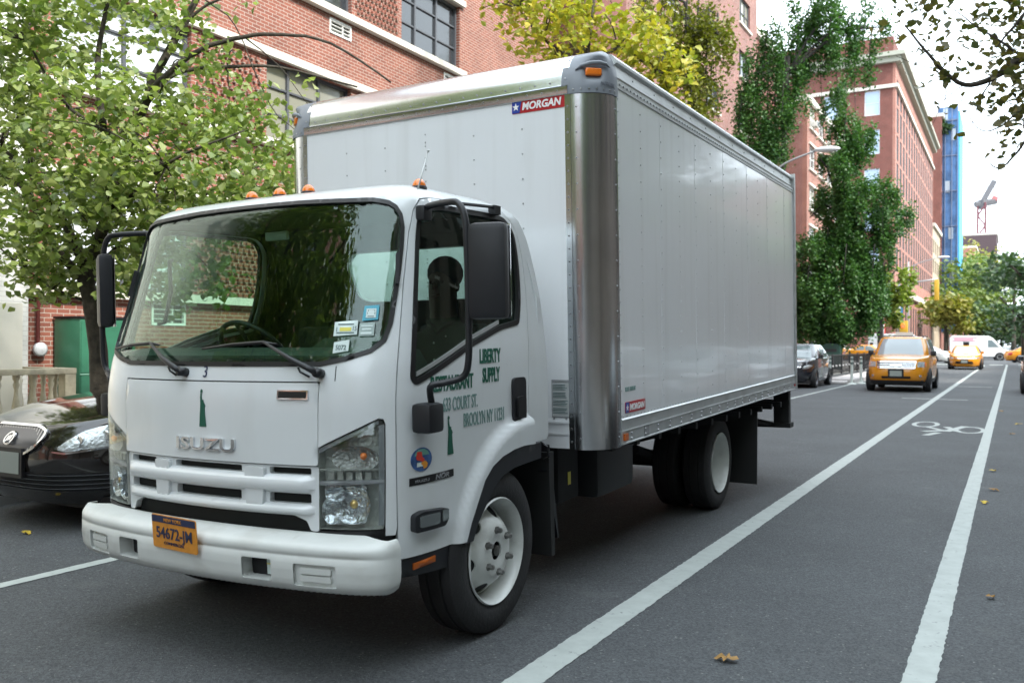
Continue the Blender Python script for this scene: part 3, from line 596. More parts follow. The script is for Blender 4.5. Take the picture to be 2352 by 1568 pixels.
# ---- doors
def flare_o(s, z):
    """rounded lip swelling around the wheel arch"""
    d = np.hypot(np.asarray(s)-1.93, (np.asarray(z)-.33)*1.0); d = np.sqrt(((np.asarray(s)-2.02)/.58)**2+((np.asarray(z)-.36)/.555)**2)
    t = np.clip((1.225-d)/.075, 0, 1); return .042*t*t*(3-2*t)
def SD(s, z, off=0.): return S(s, z, off+flare_o(np.abs(s), z))
sg_ = None
sideglass = glass('side glass', (.74, .84, .79), .30)
def make_door(sg):
    q = lambda P: P if sg > 0 else mir(P)
    d = panel('door', SD, q(door), [q(win)], th=.025, step=.022, m=white, parent=truck)
    wn = panel('window', S, q(inset(win, .02)), off=-.012, th=.004, step=.08, m=sideglass, parent=d)
    panel('window_seal', S, q(inset(win, -.002)), [q(inset(win, .024))], off=.004, th=.02, step=.04, m=seal, parent=wn)
    a, b = (1.085, 1.292), (1.66, 1.482)
    panel('trim_strip', S, q([(1.09, 1.288), (1.50, 1.436), (1.66, 1.478), (1.80, 1.515), (1.80, 1.535), (1.66, 1.498), (1.50, 1.456), (1.09, 1.308)]), off=-.006, th=.006, step=.05, m=alur, parent=wn)
    h = panel('handle', S, q(rnd(rct(1.892, 1.003, 2.025, 1.236), .03)), off=.016, th=.02, step=.03, m=blackp, parent=d)
    panel('grip', S, q(rnd(rct(1.915, 1.03, 2.0, 1.14), .02)), off=.030, th=.018, step=.03, m=seal, parent=h)
    # wheel arch trim band
    ar = [(2.10, .880), (1.95, .880)]+[(x, z-.006) for x, z in arch[1:]]; inn = [(x+.10, z-.05) for x, z in ar[::-1]]; inn = [(1.465, .497), (1.505, .57), (1.585, .65), (1.66, .72), (1.75, .765), (1.86, .785), (1.98, .79), (2.15, .795)]
    A = [(2.15, .878)]+ar[1:]+[(1.388, .495)]
    panel('arch_trim', SD, q((A+inn)[::-1] if 0 else A+inn), off=-.006, th=.05, step=.04, m=blackp, parent=d)
    panel('step_trim', S, q(rnd([(.985, .425), (1.0, .500), (1.39, .500), (1.46, .43), (1.40, .40)], .01)), off=-.005, th=.10, step=.05, m=blackp, parent=d)
    panel('reflector', S, q([(1.07, .447), (1.21, .455), (1.21, .482), (1.07, .474)]), off=.001, th=.01, step=.05, m=mat('dim amber', (.45, .10, .01), .3), parent=d)
    mkr = panel('marker_lamp', S, q(rnd([(1.052, .615), (1.24, .615), (1.262, .64), (1.262, .69), (1.10, .703), (1.052, .69)], .015)), off=.035, th=.04, step=.04, m=blackp, parent=d)
    panel('lens', S, q(rnd(rct(1.075, .635, 1.195, .685), .01)), off=.040, th=.01, step=.04, m=mat('smoked lens', (.20, .22, .22), .08, metal=.5), parent=mkr)
    panel('lens', S, q(rct(1.215, .64, 1.258, .688)), off=.0385, th=.01, step=.04, m=mat('smoked lens', (.20, .22, .22), .08, metal=.5), parent=mkr)
    # name strip
    stp = panel('name_strip', S, q([(1.043, .815), (1.342, .819), (1.340, .853), (1.043, .849)]), off=.003, th=.002, step=.06, m=seal, parent=d)
    if sg > 0:
        text('badge', 'ISUZU', .012, S, 1.075, .826, mat('badge grey', (.25, .26, .27), .4), d, off=.005, width=.085); text('badge', 'NQR', .022, S, 1.19, .824, mat('badge grey', (.25, .26, .27), .4), d, off=.005, width=.115, bold=.012, shear=.15)
        for s_, x, z, h_, w_, m_ in (('LIBERTY', 1.578, 1.326, .068, .208, green), ('SUPPLY', 1.604, 1.232, .070, .170, green), ('RESTAURANT', 1.172, 1.215, .068, .345, green),
                                    ('633 COURT ST.', 1.262, 1.120, .064, .292, gface), ('BROOLYN NY 11231', 1.430, 1.034, .066, .378, gface)):
            text('door_lettering', s_, h_, S, x, z, m_, d, off=.003, width=w_, bold=.028 if m_ is green else .006)
        figure(1.318, .922, .176, green, d)
        n_ = 28; ci = [(1.114+.064*math.cos(2*math.pi*k/n_), .925+.052*math.sin(2*math.pi*k/n_)) for k in range(n_)]
        rs = panel('round_sticker', S, ci, off=.003, th=.002, step=.03, m=mat('round sticker blue', (.04, .10, .26), .5, nscale=40, namt=.5), parent=d)
        for nm, P, mm in (('sticker_print', [(-.045, .018), (.045, .018), (.036, .034), (.012, .046), (-.02, .045), (-.038, .032)], mat('sticker sky', (.15, .36, .30), .5)),
                          ('sticker_print', [(-.03, .0), (-.01, -.005), (.005, -.012), (.015, .0), (.0, .012), (-.002, .034), (-.03, .036), (-.036, .01)], mat('sticker red', (.65, .05, .03), .5)),
                          ('sticker_print', [(.0, -.012), (.02, -.006), (.034, -.02), (.03, -.036), (.01, -.042), (.006, -.03), (-.01, -.016)], mat('sticker orange', (.7, .28, .03), .5)),
                          ('sticker_print', [(-.03, -.03), (.008, -.03), (.008, -.012), (-.03, -.012)], st)):
            panel(nm, S, [(1.114+x, .925+z) for x, z in P], off=.0045+.0006*len(P)/6, th=.001, step=.03, m=mm, parent=rs)
    # corner mirror housing and big mirror on its tubular arm
    c0 = Vector(S(sg*1.122, 1.12, .055))
    cm = MB().box((c0.x-.055, c0.y-.078, c0.z-.075), (c0.x+.045, c0.y+.040, c0.z+.055), bev=.022).build('corner_mirror', blackp, d, True, 40)
    def A_(px, py, dd):
        v = tl(at(px, py, dd)); return Vector((v.x*sg, v.y, v.z))
    top0 = Vector(S(sg*1.085, 2.03, .02))
    pts = [top0, top0+Vector((sg*.05, -.01, .015)), Vector((sg*1.10, -.52, 2.045)), Vector((sg*1.16, -.535, 2.03)), Vector((sg*1.195, -.54, 1.96)), Vector((sg*1.205, -.545, 1.80)), Vector((sg*1.21, -.55, 1.5)), Vector((sg*1.205, -.55, 1.35)),
           Vector((sg*1.175, -.55, 1.285)), Vector((sg*1.10, -.59, 1.26)), Vector((sg*1.055, -.62, 1.245)), Vector(S(sg*1.13, 1.165, .05))]
    arm = MB().tube(spline(pts, 5), .0150, 10).build('mirror_arm', blackp, d, True)
    MB().box(tuple(top0-Vector((.025, .03, .05))), tuple(top0+Vector((.025, .04, .02))), bev=.012).build('mirror_bracket', blackp, arm, True, 40)
    mc = Vector((sg*1.305 if sg > 0 else -1.20, -.535, 1.735))
    mirror = MB().box((-.086, -.04, -.205), (.086, .04, .205), bev=.03).xf(lambda v: Matrix.Rotation(R_(14 if sg > 0 else -32), 3, 'Z') @ v+mc).build('mirror', blackp, d, True, 40)
    MB().box((-.085, .042, -.20), (.085, .046, .20)).xf(lambda v: Matrix.Rotation(R_(14 if sg > 0 else -32), 3, 'Z') @ v+mc).build('mirror_glass', chrome, mirror)
    if sg > 0:
        rail = MB().tube([tuple(S(1.23, 2.076, .03)), tuple(S(1.95, 2.100, .03))], .009, 6).box(tuple(Vector(S(1.96, 2.09, .02))-Vector((.02, .03, .02))), tuple(Vector(S(1.96, 2.09, .02))+Vector((.02, .03, .025)))).build('window_rail', blackp, d, True, 40)
    return d
dR = make_door(1); dL = make_door(-1)
# black grab strip on the pillar
for sg in (1, -1):
    q = lambda P: P if sg > 0 else mir(P)
    panel('pillar_vent', S, q(rnd([(.945, 1.69), (.962, 1.69), (.955, 1.83), (.938, 1.83)], .006, 2)), off=.018, th=.02, step=.03, m=blackp, parent=cab)
    panel('fender_lining', S, q([(1.42, .42), (1.55, .66), (1.75, .80), (2.28, .83), (2.28, .90), (1.70, .90), (1.36, .66), (1.30, .42)]), off=-.06, th=.25, step=.08, m=dark, parent=cab)
# roof beacons and aerial
for bx, by in ((-.90, -.26), (-.235, -.36), (-.04, -.36), (.155, -.36), (.79, -.30)):
    z = 2.145 if abs(bx) > .5 else 2.168
    b = MB().sphere((bx, by, z+.022), (.033, .033, .040), 16, half=True).build('roof_beacon', amber, cab, True)
    MB().lathe([(-.03, .036), (.02, .038), (.026, .034)], (bx, by, z), 'z', 16).build('beacon_base', blackp, b, True)
_a0, _a1 = tl(at(957, 446, 4.12)), tl(at(983, 347, 4.22)); MB().tube([tuple(_a0), tuple(_a0.lerp(_a1, .5)), tuple(_a1)], [.004, .0035, .0025], 6).sphere(tuple(_a1), .008, 6).build('aerial', alur, cab, True)
# ---- interior
dsh = MB(); pr = [(-.69, 1.05), (-.69, 1.38), (-.64, 1.400), (-.55, 1.415), (-.42, 1.40), (-.36, 1.34), (-.36, 1.05)]
dsh.prism(pr, 'x', -.86, .86); dsh.build('dashboard', dashm, cab)
hump = MB().prism([(.30, 1.40), (.40, 1.455), (.55, 1.475), (.68, 1.45), (.80, 1.40)], 'y', -.55, -.36).build('dashboard', dashm, cab)
def ring(c, r, tr, tilt, m, name, parent):
    V = []; Fc = []; n = 36; k = 8; Mx = Matrix.Rotation(tilt, 3, 'X')
    for i in range(n):
        a = 2*math.pi*i/n
        for j in range(k):
            b = 2*math.pi*j/k; v = Vector(((r+tr*math.cos(b))*math.cos(a), (r+tr*math.cos(b))*math.sin(a), tr*math.sin(b))); V.append(Mx @ v+Vector(c))
    for i in range(n): Fc += [(i*k+j, ((i+1) % n)*k+j, ((i+1) % n)*k+(j+1) % k, i*k+(j+1) % k) for j in range(k)]
    o = MB().add(V, Fc); 
    for a in (R_(20), R_(160), R_(270)): o.tube([c, Vector(c)+Mx @ Vector((r*math.cos(a), r*math.sin(a), 0))], .012, 6)
    o.tube([Vector(c)+Mx @ Vector((0, 0, .03)), Vector(c)+Mx @ Vector((0, 0, -.25))], [.05, .03], 10)
    return o.build(name, m, parent, True)
ring((.52, -.20, 1.33), .20, .013, R_(-28), blackp, 'steering_wheel', cab)
ring((-.235, -.36, 1.385), .205, .014, R_(-50), blackp, 'steering_wheel', cab)
seatm = mat('seat cloth', (.03, .033, .035), .9)
for sx in (.5, -.42):
    MB().box((sx-.24, -.02, .82), (sx+.24, .44, .98), bev=.03).box((sx-.23, .40, .95), (sx+.23, .50, 1.52), bev=.04).build('seat', seatm, cab, True, 40)
MB().box((-.09, -.42, 1.955), (.06, -.40, 2.0), bev=.008).build('interior_mirror', mat('pale visor', (.5, .52, .5), .5), cab, True)
MB().tube([(-.86, -.36, 1.90), (-.83, -.40, 1.89), (-.80, -.42, 1.72), (-.83, -.44, 1.55), (-.88, -.44, 1.545)], .011, 8).build('grab_handle', blackp, cab, True)
# ---- wheels (level with the road)
def tyre_prof(r, wd, rim): h = wd/2; return [(-h*.78, rim), (-h*.98, rim+.03), (-h, (rim+r)/2), (-h*.93, r-.025), (-h*.78, r-.004), (-h*.4, r), (-h*.36, r-.010), (-h*.30, r-.010), (-h*.26, r), (h*.26, r), (h*.30, r-.010), (h*.36, r-.010), (h*.4, r), (h*.78, r-.004), (h*.93, r-.025), (h, (rim+r)/2), (h*.98, rim+.03), (h*.78, rim)]
def truck_wheel(x, y, sg, front=True):
    def fx(v): return unp((x+v.x*sg, y+v.y, .402+v.z))
    t = MB().lathe(tyre_prof(.402, .225, .25), (0, 0, 0), 'x', 56).xf(fx).build('wheel', rubber, truck, True, 35)
    if not front:
        MB().lathe(tyre_prof(.402, .225, .25), (-.27, 0, 0), 'x', 56).xf(fx).build('tyre', rubber, t, True, 35)
        MB().lathe([(.113, .262), (.118, .256), (.10, .246), (.06, .238), (-.03, .225), (-.07, .18), (-.075, .12), (-.03, .10), (0.0, .06), (.0, 0)], (0, 0, 0), 'x', 48).xf(fx).build('rim', scuff, t, True, 40)
        return
    MB().lathe([(.108, .264), (.116, .258), (.106, .248), (.06, .236), (-.03, .226), (-.06, .215), (-.10, .215)], (0, 0, 0), 'x', 56).xf(fx).build('rim', scuff, t, True, 50)
    def SW(u, v, off=0.):
        r = np.hypot(u, v); xx = np.interp(r, [0, .045, .09, .125, .150, .175, .205, .222], [.10, .105, .110, .108, .092, .066, .030, .010])
        return np.stack([xx+off, np.asarray(u)*1.0, np.asarray(v)*1.0], -1)
    def circ(r, n=40, cx=0, cy=0): return [(cx+r*math.cos(2*math.pi*k/n), cy+r*math.sin(2*math.pi*k/n)) for k in range(n)]
    holes = [circ(.046, 16)]
    for k in range(6):
        a = math.pi*k/3+.25; c, s_ = math.cos(a), math.sin(a)
        e = [(.190+.030*math.cos(b), .042*math.sin(b)) for b in np.linspace(0, 2*math.pi, 18)[:-1]]; holes.append([(u*c-v*s_, u*s_+v*c) for u, v in e])
    V, Fc = panel('', SW, circ(.2235, 56), holes, th=.008, step=.014, build=False)
    MB().add(V, Fc).xf(lambda v: fx(v)).build('wheel_disc', scuff, t, True, 35)
    MB().lathe([(.085, .05), (.078, .15), (.040, .19), (.0, .2195), (-.06, .2195)], (0, 0, 0), 'x', 24).xf(fx).build('drum_shade_cone', dark, t, True)  # drum stand-in: dark cone behind the hand holes, painting their shade
    MB().lathe([(.03, .045), (.075, .045), (.078, .026), (.108, .026), (.113, .018), (.113, 0)], (0, 0, 0), 'x', 18).xf(fx).build('hub', mat('hub steel', (.14, .14, .13), .35, metal=.8), t, True, 40)
    for k in range(6):
        nb = MB(); a = math.pi*k/3+.62; cy, cz = .105*math.cos(a), .105*math.sin(a)
        nb.lathe([(.105, .019), (.118, .019), (.119, .0145), (.139, .013), (.142, .009), (.142, 0)], (0, cy, cz), 'x', 6)
        nb.xf(fx).build('lug_nut', mat('nut steel', (.22, .22, .21), .3, metal=.9), t, True, 30)
truck_wheel(.895, 0, 1); truck_wheel(-.895, 0, -1); truck_wheel(.90, 3.824, 1, False); truck_wheel(-.90, 3.824, -1, False)
# ---- chassis
ch = MB()
for sx in (-.42, .35): ch.box((sx, -.5, .58), (sx+.07, 6.0, .78))
for y in (.9, 1.9, 2.9, 4.6, 5.7): ch.box((-.35, y, .60), (.35, y+.08, .74))
ch.box((-.8, -.06, .34), (.8, .06, .46)).tube([(-.9, 3.824, .40), (.9, 3.824, .40)], .075, 12).sphere((0, 3.824, .40), (.2, .22, .2), 14)
for sx in (-.5, .5): ch.tube([(sx, 3.1, .56), (sx, 3.5, .47), (sx, 4.15, .47), (sx, 4.6, .56)], .04, 8)
ch.tube([(0, .6, .52), (0, 3.7, .42)], .045, 10)
for y in np.arange(1.1, 6.0, .40): ch.box((-1.15, y, .79), (1.15, y+.05, .84))
ch.xf(unp).build('chassis', dark, truck)
ft = MB().box((.45, 1.55, .36), (.88, 2.2, .72), bev=.05).build('fuel_tank', mat('tank steel', (.02, .022, .024), .5), truck, True, 40)
MB().box((.42, 1.12, .40), (.80, 1.42, .78), bev=.02).box((.46, 1.0, .30), (.72, 1.10, .62), bev=.01).tube([(.5, .85, .82), (.62, .9, .60), (.64, .98, .32)], .03, 8).tube([(.72, .72, .76), (.80, .85, .5)], .006, 6).build('battery_box', dark, truck, True, 40)
MB().box((.802, 1.25, .50), (.804, 1.29, .58)).build('warning_label', sty, truck)
MB().prism([(.62, .22), (.66, .22), (.66, .80), (.60, .80)], 'x', .68, 1.0).build('mud_flap', mat('mud flap', (.013, .014, .014), .6), truck)
MB().prism([(.60, .70), (.72, .30), (.735, .30), (.63, .84)], 'x', .93, .99).tube([(.97, .56, .86), (1.01, .56, .84), (1.01, .58, .78), (.97, .60, .76)], .008, 6).build('fender_stay', blackp, truck)
for sg in (1, -1):
    MB().prism([(4.58, .12), (4.60, .12), (4.60, .80), (4.58, .80)], 'x', min(sg*.52, sg*1.14), max(sg*.52, sg*1.14)).xf(unp).build('mud_flap', mat('mud flap', (.013, .014, .014), .6), truck)
sb = MB()
for sg in (1, -1): sb.box((min(sg*1.02, sg*1.18), 5.93, .42), (max(sg*1.02, sg*1.18), 6.03, .78))
sb.box((-1.2, 5.90, .38), (1.2, 6.07, .43)).tube([(1.0, 5.95, .41), (.45, 4.9, .66)], .03, 6).tube([(-1.0, 5.95, .41), (-.45, 4.9, .66)], .03, 6)
sb.build('rear_step_bumper', dark, truck)
# ---- cargo box
W_, RR = 1.22, .20; Y0, Y1, ZB, ZS, ZT = .904, .904+5.17, .782, 2.876, 3.10
body = empty('cargo_box', (0, 0, 0)); body.parent = truck
def rivets(b, pts, nrm, r=.0055, h=.004, mi=1):
    r = r*1.1; h = h*1.1
    nx, ny, nz = nrm; n = Vector(nrm); a = n.orthogonal().normalized(); c = n.cross(a)
    for p in pts:
        p = Vector(p); V = [p+n*h]; Fc = []
        for k in range(6):
            t = math.pi*k/3; V.append(p+(a*math.cos(t)+c*math.sin(t))*r*.75+n*h*.8)
        for k in range(6):
            t = math.pi*k/3; V.append(p+(a*math.cos(t)+c*math.sin(t))*r-n*.001)
        for k in range(6): Fc += [(0, 1+k, 1+(k+1) % 6), (1+k, 7+k, 7+(k+1) % 6, 1+(k+1) % 6)]
        b.add(V, Fc, mi)
# side walls: one thin sheet standing on two rails, vertical rivet rows
for sg in (1, -1):
    b = MB(); x0, x1 = sg*(W_-.03), sg*W_
    b.box((min(x0, x1), Y0+RR+.012, .935), (max(x0, x1), Y1-.03, 2.895))
    ny = 13; ys = [Y0+RR+.02+i*(Y1-Y0-RR-.09)/ny for i in range(ny+1)]
    pts = []
    for y in ys[1:-1]: pts += [(x1, y, 1.03+k*.105) for k in range(18)]
    pts += [(x1, Y0+RR+.030, .96+k*.075) for k in range(26)]; pts += [(x1, Y1-.055, .96+k*.105) for k in range(19)]
    rivets(b, pts, (sg, 0, 0)); rivets(b, [(x1, Y0+RR+.05+i*.06, .952) for i in range(81)], (sg, 0, 0), r=.0038)
    side = b.build('side_wall', [boxw, rivm], body)
    sm_ = MB()
    for y in ys[2:-1:2]: sm_.box((min(x1, x1+sg*.0012), y-.025, .95), (max(x1, x1+sg*.0012), y-.024, 2.89))
    sm_.build('panel_seam', mat('seam grey', (.58, .60, .61), .4), side)
    # lower rails
    r = MB(); 
    r.prism([(sg*(W_-.04), .872), (sg*(W_+.006), .872), (sg*(W_+.006), .930), (sg*(W_+.012), .936), (sg*(W_+.002), .944), (sg*(W_-.04), .944)], 'y', Y0+RR+.012, Y1-.02)
    r.prism([(sg*(W_-.04), .790), (sg*(W_+.014), .790), (sg*(W_+.014), .797), (sg*(W_+.008), .800), (sg*(W_+.008), .862), (sg*(W_+.014), .866), (sg*(W_+.014), .8715), (sg*(W_-.04), .8715)], 'y', Y0+RR+.012, Y1-.02)
    rivets(r, [(sg*(W_+.008), y, z) for y in list(np.arange(Y0+RR+.16, Y1-.1, .235)) for z in (.815, .847)], (sg, 0, 0), r=.009, h=.008)
    rl = r.build('lower_rail', [alur, rivm], body)
    # upper rail: sloping cove above the riveted strip
    u = MB(); u.prism([(sg*(W_-.03), 2.895), (sg*(W_+.006), 2.895), (sg*(W_+.006), 2.945), (sg*(W_+.010), 2.955), (sg*(W_-.005), 2.965), (sg*(W_-.012), 3.035), (sg*(W_+.004), 3.045), (sg*(W_+.004), 3.062), (sg*(W_-.03), 3.098), (sg*(W_-.07), 3.105), (sg*(W_-.07), 2.895)], 'y', Y0+RR+.012, Y1-.01)
    rivets(u, [(sg*(W_+.006), y, 2.921) for y in np.arange(Y0+RR+.05, Y1-.05, .058)], (sg, 0, 0), r=.008, h=.006)
    rivets(u, [(sg*(W_-.008), y, 3.0) for y in np.arange(Y0+RR+.3, Y1-.05, .38)], (sg, 0, 0), r=.006)
    rivets(u, [(sg*(W_-.012), y, 3.082) for y in np.arange(Y0+RR+.3, Y1-.05, .13)], (sg*.75, 0, .66), r=.005)
    u.build('upper_rail', [alur, rivm], body)
    MB().box((min(sg*(W_-.05), sg*(W_+.018)), Y1-.022, .79), (max(sg*(W_-.05), sg*(W_+.018)), Y1+.03, 3.10)).build('rear_post', alur, body)
    MB().box((min(sg*W_, sg*(W_+.018)), Y1-.10, .82), (max(sg*W_, sg*(W_+.018)), Y1-.06, .85)).build('side_reflector', mat('red reflector', (.4, .02, .01), .3), body)
    MB().box((min(sg*(W_+.008), sg*(W_+.02)), Y0+RR+.03, .812), (max(sg*(W_+.008), sg*(W_+.02)), Y0+RR+.085, .852)).build('side_reflector', mat('dim amber', (.45, .10, .01), .3), body)
    MB().box((min(sg*(W_+.008), sg*(W_+.011)), Y0+RR+.38, .800), (max(sg*(W_+.008), sg*(W_+.011)), Y0+RR+.46, .866)).build('id_label', mat('grey label', (.25, .26, .27), .5), body)
    # quarter-round corner post
    b = MB(); V = []; n_ = 20; zz = [ZB-.005, ZB+.02, 1.5, 2.2, ZS]
    for z in zz:
        for k in range(n_+1):
            t = math.pi/2*k/n_; V.append((sg*(W_-RR+RR*math.sin(t)), Y0+RR-RR*math.cos(t), z))
    Fc = [(j*(n_+1)+k, j*(n_+1)+k+1, (j+1)*(n_+1)+k+1, (j+1)*(n_+1)+k) for j in range(4) for k in range(n_)]
    b.add(V, Fc); b.box((min(sg*(W_-RR-.035), sg*(W_-RR)), Y0-.004, ZB), (max(sg*(W_-RR-.035), sg*(W_-RR)), Y0+.03, ZS))
    b.box((min(sg*(W_-.03), sg*(W_+.004)), Y0+RR, ZB), (max(sg*(W_-.03), sg*(W_+.004)), Y0+RR+.011, ZS))
    rivets(b, [(sg*(W_-RR-.018), Y0-.004, ZB+.04+k*.075) for k in range(27)], (0, -1, 0), r=.007)
    t = .17; rivets(b, [(sg*(W_-RR+RR*math.sin(t)), Y0+RR-RR*math.cos(t), ZB+.06+k*.148) for k in range(14)], (sg*math.sin(t), -math.cos(t), 0), r=.005)
    t = 1.5; rivets(b, [(sg*(W_-RR+RR*math.sin(t)), Y0+RR-RR*math.cos(t), ZB+.06+k*.148) for k in range(14)], (sg*math.sin(t), -math.cos(t), 0), r=.005)
    b.build('corner_post', [alu, rivm], body, True, 50)
# front wall
b = MB(); fx0 = W_-RR-.035
b.box((-fx0, Y0, .94), (fx0, Y0+.03, ZS-.005)); b.box((-fx0, Y0-.004, ZB), (fx0, Y0+.03, .861)).box((-fx0, Y0-.008, .8615), (fx0, Y0+.03, .872)).box((-fx0, Y0-.004, .8725), (fx0, Y0+.03, .928)).box((-fx0, Y0-.010, .9285), (fx0, Y0+.03, .9395))
rivets(b, [(x, Y0, 1.05+k*.148) for x in (-.64, -.32, 0, .36, .70) for k in range(12)], (0, -1, 0), r=.0055)
rivets(b, [(0, Y0, 1.1+k*.074) for k in range(23)], (0, -1, 0), r=.005)
rivets(b, [(-fx0+.03+k*.08, Y0, .955) for k in range(25)], (0, -1, 0), r=.007)
b.build('front_wall', [boxw, rivm], body)
# rounded front header
V = []; xs = np.linspace(-(W_-.215), W_-.215, 30); prof = [(0, ZS-.03), (-.006, ZS-.028), (-.006, ZS+.018), (-.010, ZS+.02)]
prof = [(-.008, ZS-.035), (-.010, ZS-.03), (-.010, ZS+.012), (-.014, ZS+.016), (-.004, ZS+.022)]+[(.19-.19*math.cos(t), ZS+.022+.215*math.sin(t)) for t in np.linspace(.12, math.pi/2, 12)]+[(.5, ZT+.012)]
for (dy, z) in prof: V += [(x, Y0+dy, z) for x in xs]
m_ = len(xs); Fc = [(j*m_+i, j*m_+i+1, (j+1)*m_+i+1, (j+1)*m_+i) for j in range(len(prof)-1) for i in range(m_-1)]
b = MB().add(V, Fc); rivets(b, [(x, Y0-.010, ZS-.008) for x in np.arange(-.96, .98, .10)], (0, -1, 0), r=.006); rivets(b, [(x, Y0-.003, ZS+.045) for x in np.arange(-.91, .98, .10)], (0, -1, .1), r=.0045)
b.build('front_header', [alu, rivm], body, True, 35)
MB().box((-(W_-.06), Y0+.3, ZT-.03), (W_-.06, Y1, ZT)).build('roof_panel', boxw, body)
MB().box((-W_+.05, Y1-.02, .80), (W_-.05, Y1+.02, ZT-.02)).build('rear_door', boxw, body)
# moulded corner caps with marker lamps
for sg in (1, -1):
    V = []; Fc = []; n_ = 22; L = 16; a0 = .215; prof2 = []
    for j in range(L+1):
        ph = j/L
        zz_ = ZS-.035+ (0 if j == 0 else .022) if j < 2 else ZS+.0+(.235)*math.sin(math.pi/2*(j-2)/(L-2)); rr_ = RR+.006 if j < 2 else (RR+.006)*1.0
        ins = 0 if j < 2 else .19*(1-math.cos(math.pi/2*(j-2)/(L-2)))
        row = []
        # x-run along the front, arc, then run along the side
        row.append((sg*(W_-RR-.055), Y0-.006+ins, zz_))
        for k in range(n_+1):
            t = math.pi/2*k/n_; r_ = RR+.006
            px_ = W_-RR+r_*math.sin(t); py_ = Y0+RR-r_*math.cos(t)
            px_ -= ins*.42*math.sin(t)**2; py_ += ins*math.cos(t)**1.3
            brow = .028*math.exp(-((ph-.66)/.07)**2)*math.exp(-((t-.70)/.38)**2); sc_ = .03*math.exp(-((ph-.36)/.13)**4)*math.exp(-((t-.72)/.30)**4)
            e = brow-sc_; px_ += e*math.sin(t); py_ -= e*math.cos(t)
            row.append((sg*px_, py_, zz_))
        row.append((sg*(W_+.006-ins*.42), Y0+RR+.025, zz_))
        V += row
    k_ = n_+3; Fc = [(j*k_+i, j*k_+i+1, (j+1)*k_+i+1, (j+1)*k_+i) for j in range(L) for i in range(k_-1)]
    tpi = len(V); V.append((sg*(W_-.25), Y0+.45, ZT+.015)); Fc += [(L*k_+i, L*k_+i+1, tpi) for i in range(k_-1)]
    b = MB().add(V, Fc)
    for k in range(7):
        t = .1+1.35*k/6; rivets(b, [(sg*(W_-RR+(RR+.006)*math.sin(t)), Y0+RR-(RR+.006)*math.cos(t), ZS-.012)], (sg*math.sin(t), -math.cos(t), 0), r=.006)
    rivets(b, [(sg*(W_-RR-.03), Y0-.006+.19*(1-math.cos(a))+.0, ZS+.235*math.sin(a)) for a in (.25, .55, .85, 1.1)], (0, -1, .4), r=.005)
    c_ = b.build('corner_cap', [capm, rivm], body, True, 60)
    t = .72; cx, cy, cz = W_-RR+(RR-.014)*math.sin(t), Y0+RR-(RR-.014)*math.cos(t), ZS+.088
    MB().box((-.048, -.012, -.022), (.048, .02, .022), bev=.008).xf(lambda v: Matrix.Rotation(R_(42), 3, 'Z') @ v+Vector((cx, cy, cz))).xf(lambda v: Vector((v.x*sg, v.y, v.z))).build('marker_lamp', amber, c_, True)
    # hood shaped brow over the lamp
    br = [(-.14, -.01), (-.10, .035), (-.04, .062), (.02, .072), (.07, .062), (.10, .03)]
    MB().tube([Vector((sg*(W_-RR+(RR+.012)*math.sin(.72+q[0]*4.2)), Y0+RR-(RR+.012)*math.cos(.72+q[0]*4.2)+.02, ZS+.105+q[1]*.5)) for q in br], [.003, .011, .014, .014, .010, .003], 8).build('brow', capm, c_, True)
capS = lambda s, z, off=0.: np.stack([W_-RR+(RR+.006+off)*np.sin(.72+(np.asarray(s))/RR), Y0+RR-(RR+.006+off)*np.cos(.72+(np.asarray(s))/RR), ZS+np.asarray(z)], -1)
text('cap_lettering', 'MORGAN', .022, capS, .035, .012, mat('grey cap shade', (.14, .155, .18), .5), body, off=.004, width=.10, shear=.2, slope=-.05)
# MORGAN signs
red = mat('sign red', (.42, .015, .02), .35); blue = mat('sign blue', (.02, .05, .30), .35); signw = mat('sign white', (.8, .8, .8), .35)
def star(cx, cy, r): return [(cx+(r if k % 2 == 0 else r*.4)*math.sin(math.pi*k/5), cy+(r if k % 2 == 0 else r*.4)*math.cos(math.pi*k/5)) for k in range(10)]
def morgan(srf, wd, h):
    o = panel('maker_sign', srf, rnd(rct(0, 0, wd, h), .006, 2), off=.003, th=.003, step=9, m=red, parent=body, smooth=False)
    panel('sign_field', srf, [(.002, .002), (wd*.15, .002), (wd*.19, h-.002), (.002, h-.002)], off=.0045, th=.002, step=9, m=blue, parent=o, smooth=False)
    panel('sign_star', srf, star(wd*.08, h*.48, h*.32), off=.006, th=.001, step=9, m=signw, parent=o, smooth=False)
    text('sign_text', 'MORGAN', h*.56, srf, wd*.20, h*.22, signw, o, off=.006, width=wd*.74, bold=.035, shear=.18)
morgan(flat((.634, Y0, 2.772), (1, 0, 0), (0, 0, 1)), .352, .078); morgan(flat((W_, 1.165+.02, .970), (0, 1, 0), (0, 0, 1)), .335, .066)
text('dot_number', 'US DOT 1103484 NY', .028, flat((W_, 1.19, 1.10), (0, 1, 0), (0, 0, 1)), 0, 0, gface, body, off=.002, width=.17)
lb = panel('maintenance_label', flat((.872, Y0, .962), (1, 0, 0), (0, 0, 1)), rct(0, 0, .118, .222), off=.002, th=.001, step=9, m=mat('grey label', (.25, .26, .27), .5), parent=body, smooth=False)
lf = flat((.872, Y0, .962), (1, 0, 0), (0, 0, 1)); b = MB()
V, Fc = panel('', lf, rct(.005, .006, .113, .205), off=.0035, th=.001, step=9, build=False); b.add(V, Fc)
b.build('label_face', mat('label face', (.42, .44, .44), .5), lb); b = MB()
for k in range(20):
    if k % 5 == 4: continue
    V, Fc = panel('', lf, rct(.010, .190-k*.0092, .108-.02*random.random(), .194-k*.0092), off=.0048, th=.001, step=9, build=False); b.add(V, Fc)
b.build('label_print', stk, lb)
